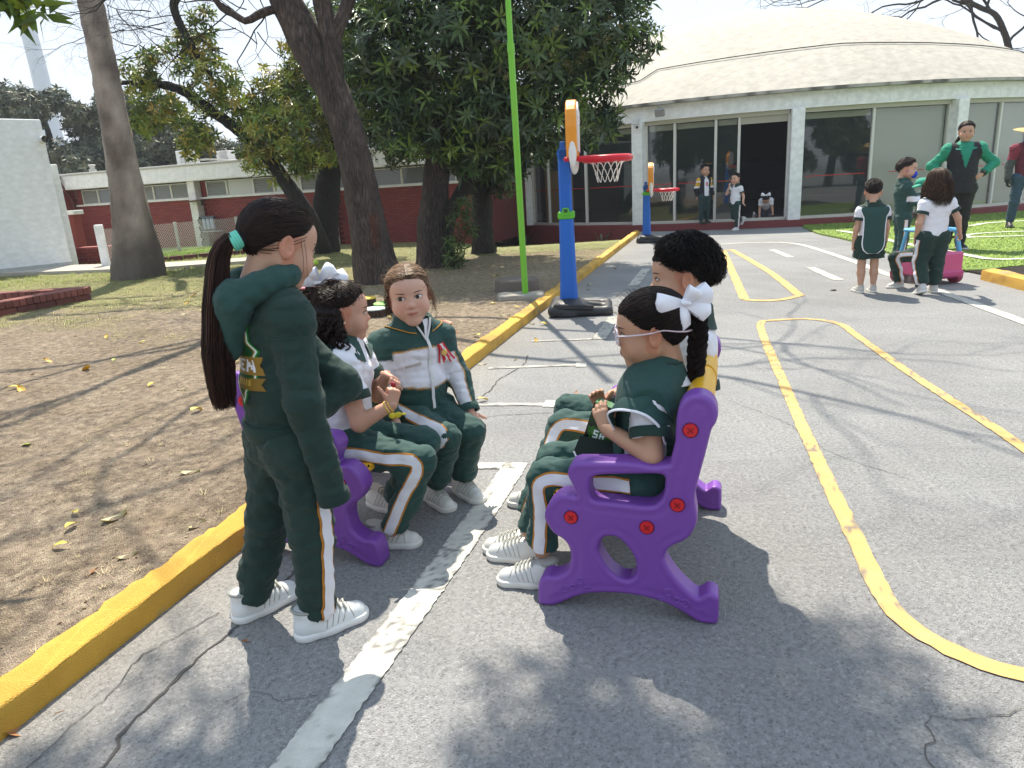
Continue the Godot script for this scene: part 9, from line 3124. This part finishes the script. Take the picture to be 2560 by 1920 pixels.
	mb = MB.new()
	for k in 2: mb.box(R.top.hit(J.chest + J.fw * 0.3 + V(0, -0.02, 0), -J.fw, 0.35) + J.fw * 0.004 + J.lf * (k * 0.022 - 0.011), V(0.014, 0.09, 0.003), aim(J.fw, Vector3.UP) * Basis(Vector3.BACK, 0.18 * (k * 2 - 1)), lin(0.5, 0.04, 0.06))
	part("chest_ribbon", mb, mat("satin"), R.o)
	J = stand(V(4.86, 0, -15.16), -62.0, 1.16)
	J.ground = 0.0
	P = J.P
	J.hf = V(-0.80, -0.02, 0.60)
	J.elb = [P.call(0.15, 0.65, -0.06), P.call(-0.14, 0.70, 0.10)]; J.wri = [P.call(0.165, 0.51, -0.04), P.call(-0.05, 0.86, 0.115)]
	J.hand = [[V(0.6, -0.5, 0.1), V(0, -1, 0), -1.0, [0.2, 0.2, 0.2, 0.2, 0.2]], [V(0.1, 0.8, -0.3), -J.fw, 1.0, [0.3, 0.8, 0.8, 0.8, 0.8]]]
	J.kne = [P.call(0.06, 0.28, 0.0), P.call(-0.06, 0.26, -0.02)]; J.ank = [P.call(0.055, 0.055, 0.0), P.call(-0.06, 0.17, -0.23)]
	S = {"at": V(4.86, 0, -15.16), "near": false, "skin": lin(0.58, 0.34, 0.24), "g": 0.97, "bottom": lin(0.010, 0.04, 0.036), "stripe": true, "leg_w": 0.92, "sd": 115, "shoe": [[P.call(0.055, 0.0, -0.05), P.call(0.055, 0.0, 0.13)], [P.call(-0.06, 0.25, -0.275), P.call(-0.06, 0.09, -0.29), 0.3]], "shoe_s": 0.95, "shoe_col": white_shoe}
	J.legside = [(J.lf).normalized(), -J.lf]
	S.merge({"top": "polo_shirt", "top_col": WHITE, "inf": 0.008, "sleeve": 0.28, "cuff": GREEN, "collar": GREEN, "low": 0.03})
	R = figure(J, S, "person", "boy in a white shirt running past the open door with one hand at his mouth")
	short_cut(R, lin(0.012, 0.009, 0.008), 10, 400)
	J = stand(V(5.72, 0.145, -15.75), -22.0, 1.08)
	J.ground = 0.145
	P = J.P
	J.up = (J.fw * 0.86 + V(0, 0.5, 0)).normalized()
	J.pel = P.call(0.0, 0.27, -0.12); J.belly = P.call(0, 0.33, 0.0); J.chest = P.call(0, 0.385, 0.10); J.neck = P.call(0, 0.43, 0.19)
	J.hc = P.call(0, 0.45, 0.28); J.hf = J.fw * 0.5 + V(0, -0.85, 0); J.hu = J.fw * 0.85 + V(0, 0.5, 0)
	J.sho = [P.call(0.105, 0.41, 0.13), P.call(-0.105, 0.41, 0.13)]; J.elb = [P.call(0.14, 0.22, 0.16), P.call(-0.13, 0.21, 0.15)]; J.wri = [P.call(0.15, 0.12, 0.24), P.call(-0.12, 0.035, 0.2)]
	J.hip = [P.call(0.055, 0.26, -0.13), P.call(-0.055, 0.26, -0.13)]; J.kne = [P.call(0.07, 0.06, -0.05), P.call(-0.07, 0.06, -0.08)]; J.ank = [P.call(0.07, 0.05, -0.30), P.call(-0.22, 0.05, -0.26)]
	J.hand = [[J.fw, V(0, -1, 0), -1.0, [0.2, 0.2, 0.2, 0.2, 0.2]], [J.fw, V(0, -1, 0), 1.0, [0.2, 0.2, 0.2, 0.2, 0.2]]]
	S = {"at": V(5.72, 0.145, -15.75), "near": false, "skin": lin(0.50, 0.285, 0.19), "g": 0.92, "bottom": lin(0.06, 0.055, 0.075), "sd": 117, "shoe": [[P.call(0.07, 0.09, -0.28), P.call(0.07, 0.0, -0.40)], [P.call(-0.24, 0.12, -0.27), P.call(-0.27, 0.0, -0.34)]], "shoe_s": 0.9, "shoe_col": white_shoe, "face": false}
	S.merge({"top": "polo_shirt", "top_col": WHITE, "inf": 0.006, "sleeve": 0.28, "low": 0.0})
	R = figure(J, S, "person", "small girl with a white bow crawling on the dark floor inside the open door")
	hair_cap(R.o, R.t, lin(0.012, 0.009, 0.008), 0.012)
	bow(R.o, R.t * Vector3(0, 0.115, -0.02), J.lf, Vector3.UP, J.fw, 1.1, [[0.3, 0.085, 0.07, 0.2], [2.84, 0.085, 0.07, 0.2]])

func long_hair(R: Dictionary, cols: Array, r: RandomNumberGenerator, n: int, ln: float, wave: float, out: float) -> void:
	var t: Transform3D = R.t
	var mb := MB.new()
	hair_cap(R.o, t, cols[0] * 0.8, 0.014)
	var down: Vector3 = t.basis.inverse() * Vector3.DOWN
	down = down.normalized()
	for k in n:
		var az := r.randf_range(1.0, TAU - 1.0)
		var s := dir_of(az, r.randf_range(0.7, 0.99))
		var e := dir_of(az + r.randfn() * 0.12, r.randf_range(-0.25, 0.1))
		var pts := PackedVector3Array()
		var lift := r.randf_range(0.010, 0.022)
		for j in 6: pts.append(t * scalp(s.slerp(e, j / 5.0), lift))
		var a := pts[5]
		var o2: Vector3 = (a - t * SC); o2.y = 0; o2 = o2.normalized()
		var ph := r.randf() * TAU
		var l := ln * r.randf_range(0.55, 1.1)
		for j in range(1, 13):
			var f := j / 12.0
			pts.append(a + V(0, -l * f, 0) + o2 * (out * 0.35 * sin(f * 2.0) - 0.015 * f) + V(sin(f * 15.0 + ph), 0, cos(f * 12.0 + ph)) * wave * smoothstep(0.0, 0.3, f))
		strand(mb, pts, 0.0019 * r.randf_range(0.7, 1.3), cols[r.randi() % cols.size()] * r.randf_range(0.6, 1.5))
	part("hair", mb, hair_mat(), R.o)

func toy_car(at: Vector3) -> void:
	var o := thing("toy_car", "pink ride-on toy car with light blue windows behind the long-haired girl", "toy car", at)
	var pink := mat("pinkplastic", lin(0.62, 0.10, 0.24), 0.4)
	var blue := mat("skyplastic", lin(0.12, 0.42, 0.68), 0.4)
	var b := Basis(Vector3.UP, -1.38)
	var mb := MB.new()
	for q in [[0.0, 0.20, 0.17, 0.50, 0.20, 0.05], [0.0, 0.20, -0.17, 0.50, 0.20, 0.05]]:
		mb.box(at + b * V(q[0], q[1], q[2]), V(q[3], q[4], q[5]), b, CW, 0.02)
	mb.box(at + b * V(0.235, 0.20, 0), V(0.06, 0.22, 0.38), b, CW, 0.02)
	mb.box(at + b * V(-0.25, 0.16, 0), V(0.08, 0.14, 0.38), b, CW, 0.03)
	mb.box(at + b * V(0, 0.105, 0), V(0.54, 0.05, 0.38), b, CW, 0.015)
	part("body_shell", mb, pink, o)
	mb = MB.new(); mb.box(at + b * V(0.245, 0.10, 0.0), V(0.07, 0.085, 0.41), b, CW, 0.025); part("rear_bumper", mb, mat("magentaplastic", lin(0.50, 0.06, 0.20), 0.4), o)
	for z in [-0.175, 0.175]:
		for x in [-0.17, 0.19]:
			mb = MB.new(); mb.tube(pv([at + b * V(x, 0.075, z - 0.02), at + b * V(x, 0.075, z + 0.035)]), pf([0.075, 0.075]), 20, lin(0.30, 0.03, 0.08)); part("wheel", mb, mat("wheelplastic", CW, 0.5), o)
	mb = MB.new()
	for z in [-0.17, 0.17]: mb.bar(at + b * V(0.22, 0.28, z), at + b * V(0.17, 0.50, z * 0.9), 0.022, 8)
	for z in [-0.17, 0.17]: mb.bar(at + b * V(-0.17, 0.25, z), at + b * V(-0.12, 0.50, z * 0.9), 0.018, 8)
	part("window_post", mb, blue, o)
	mb = MB.new(); mb.box(at + b * V(0.02, 0.515, 0), V(0.38, 0.035, 0.34), b, CW, 0.015); part("roof", mb, blue, o)
	mb = MB.new(); mb.box(at + b * V(0.2665, 0.225, 0.12), V(0.004, 0.12, 0.10), b, lin(0.25, 0.55, 0.7)); part("side_sticker", mb, mat("sticker", CW, 0.4), o)
	mb = MB.new(); mb.ell(at + b * V(0.269, 0.225, 0.12), V(0.003, 0.042, 0.028), b, lin(0.6, 0.05, 0.12), 12); part("sticker_dot", mb, mat("sticker"), o)
	mb = MB.new(); mb.box(at + b * V(0.2825, 0.10, 0.12), V(0.004, 0.05, 0.12), b, lin(0.65, 0.50, 0.05)); part("plate", mb, mat("sticker"), o)
	var tm := TextMesh.new(); tm.text = "IC21"; tm.font_size = 16; tm.pixel_size = 0.0024; tm.depth = 0.002; tm.material = mat("blackgloss")
	piece("plate_letters", tm, Transform3D(b * Basis(Vector3.UP, PI / 2), b * V(0.2855, 0.10, 0.12)), o)
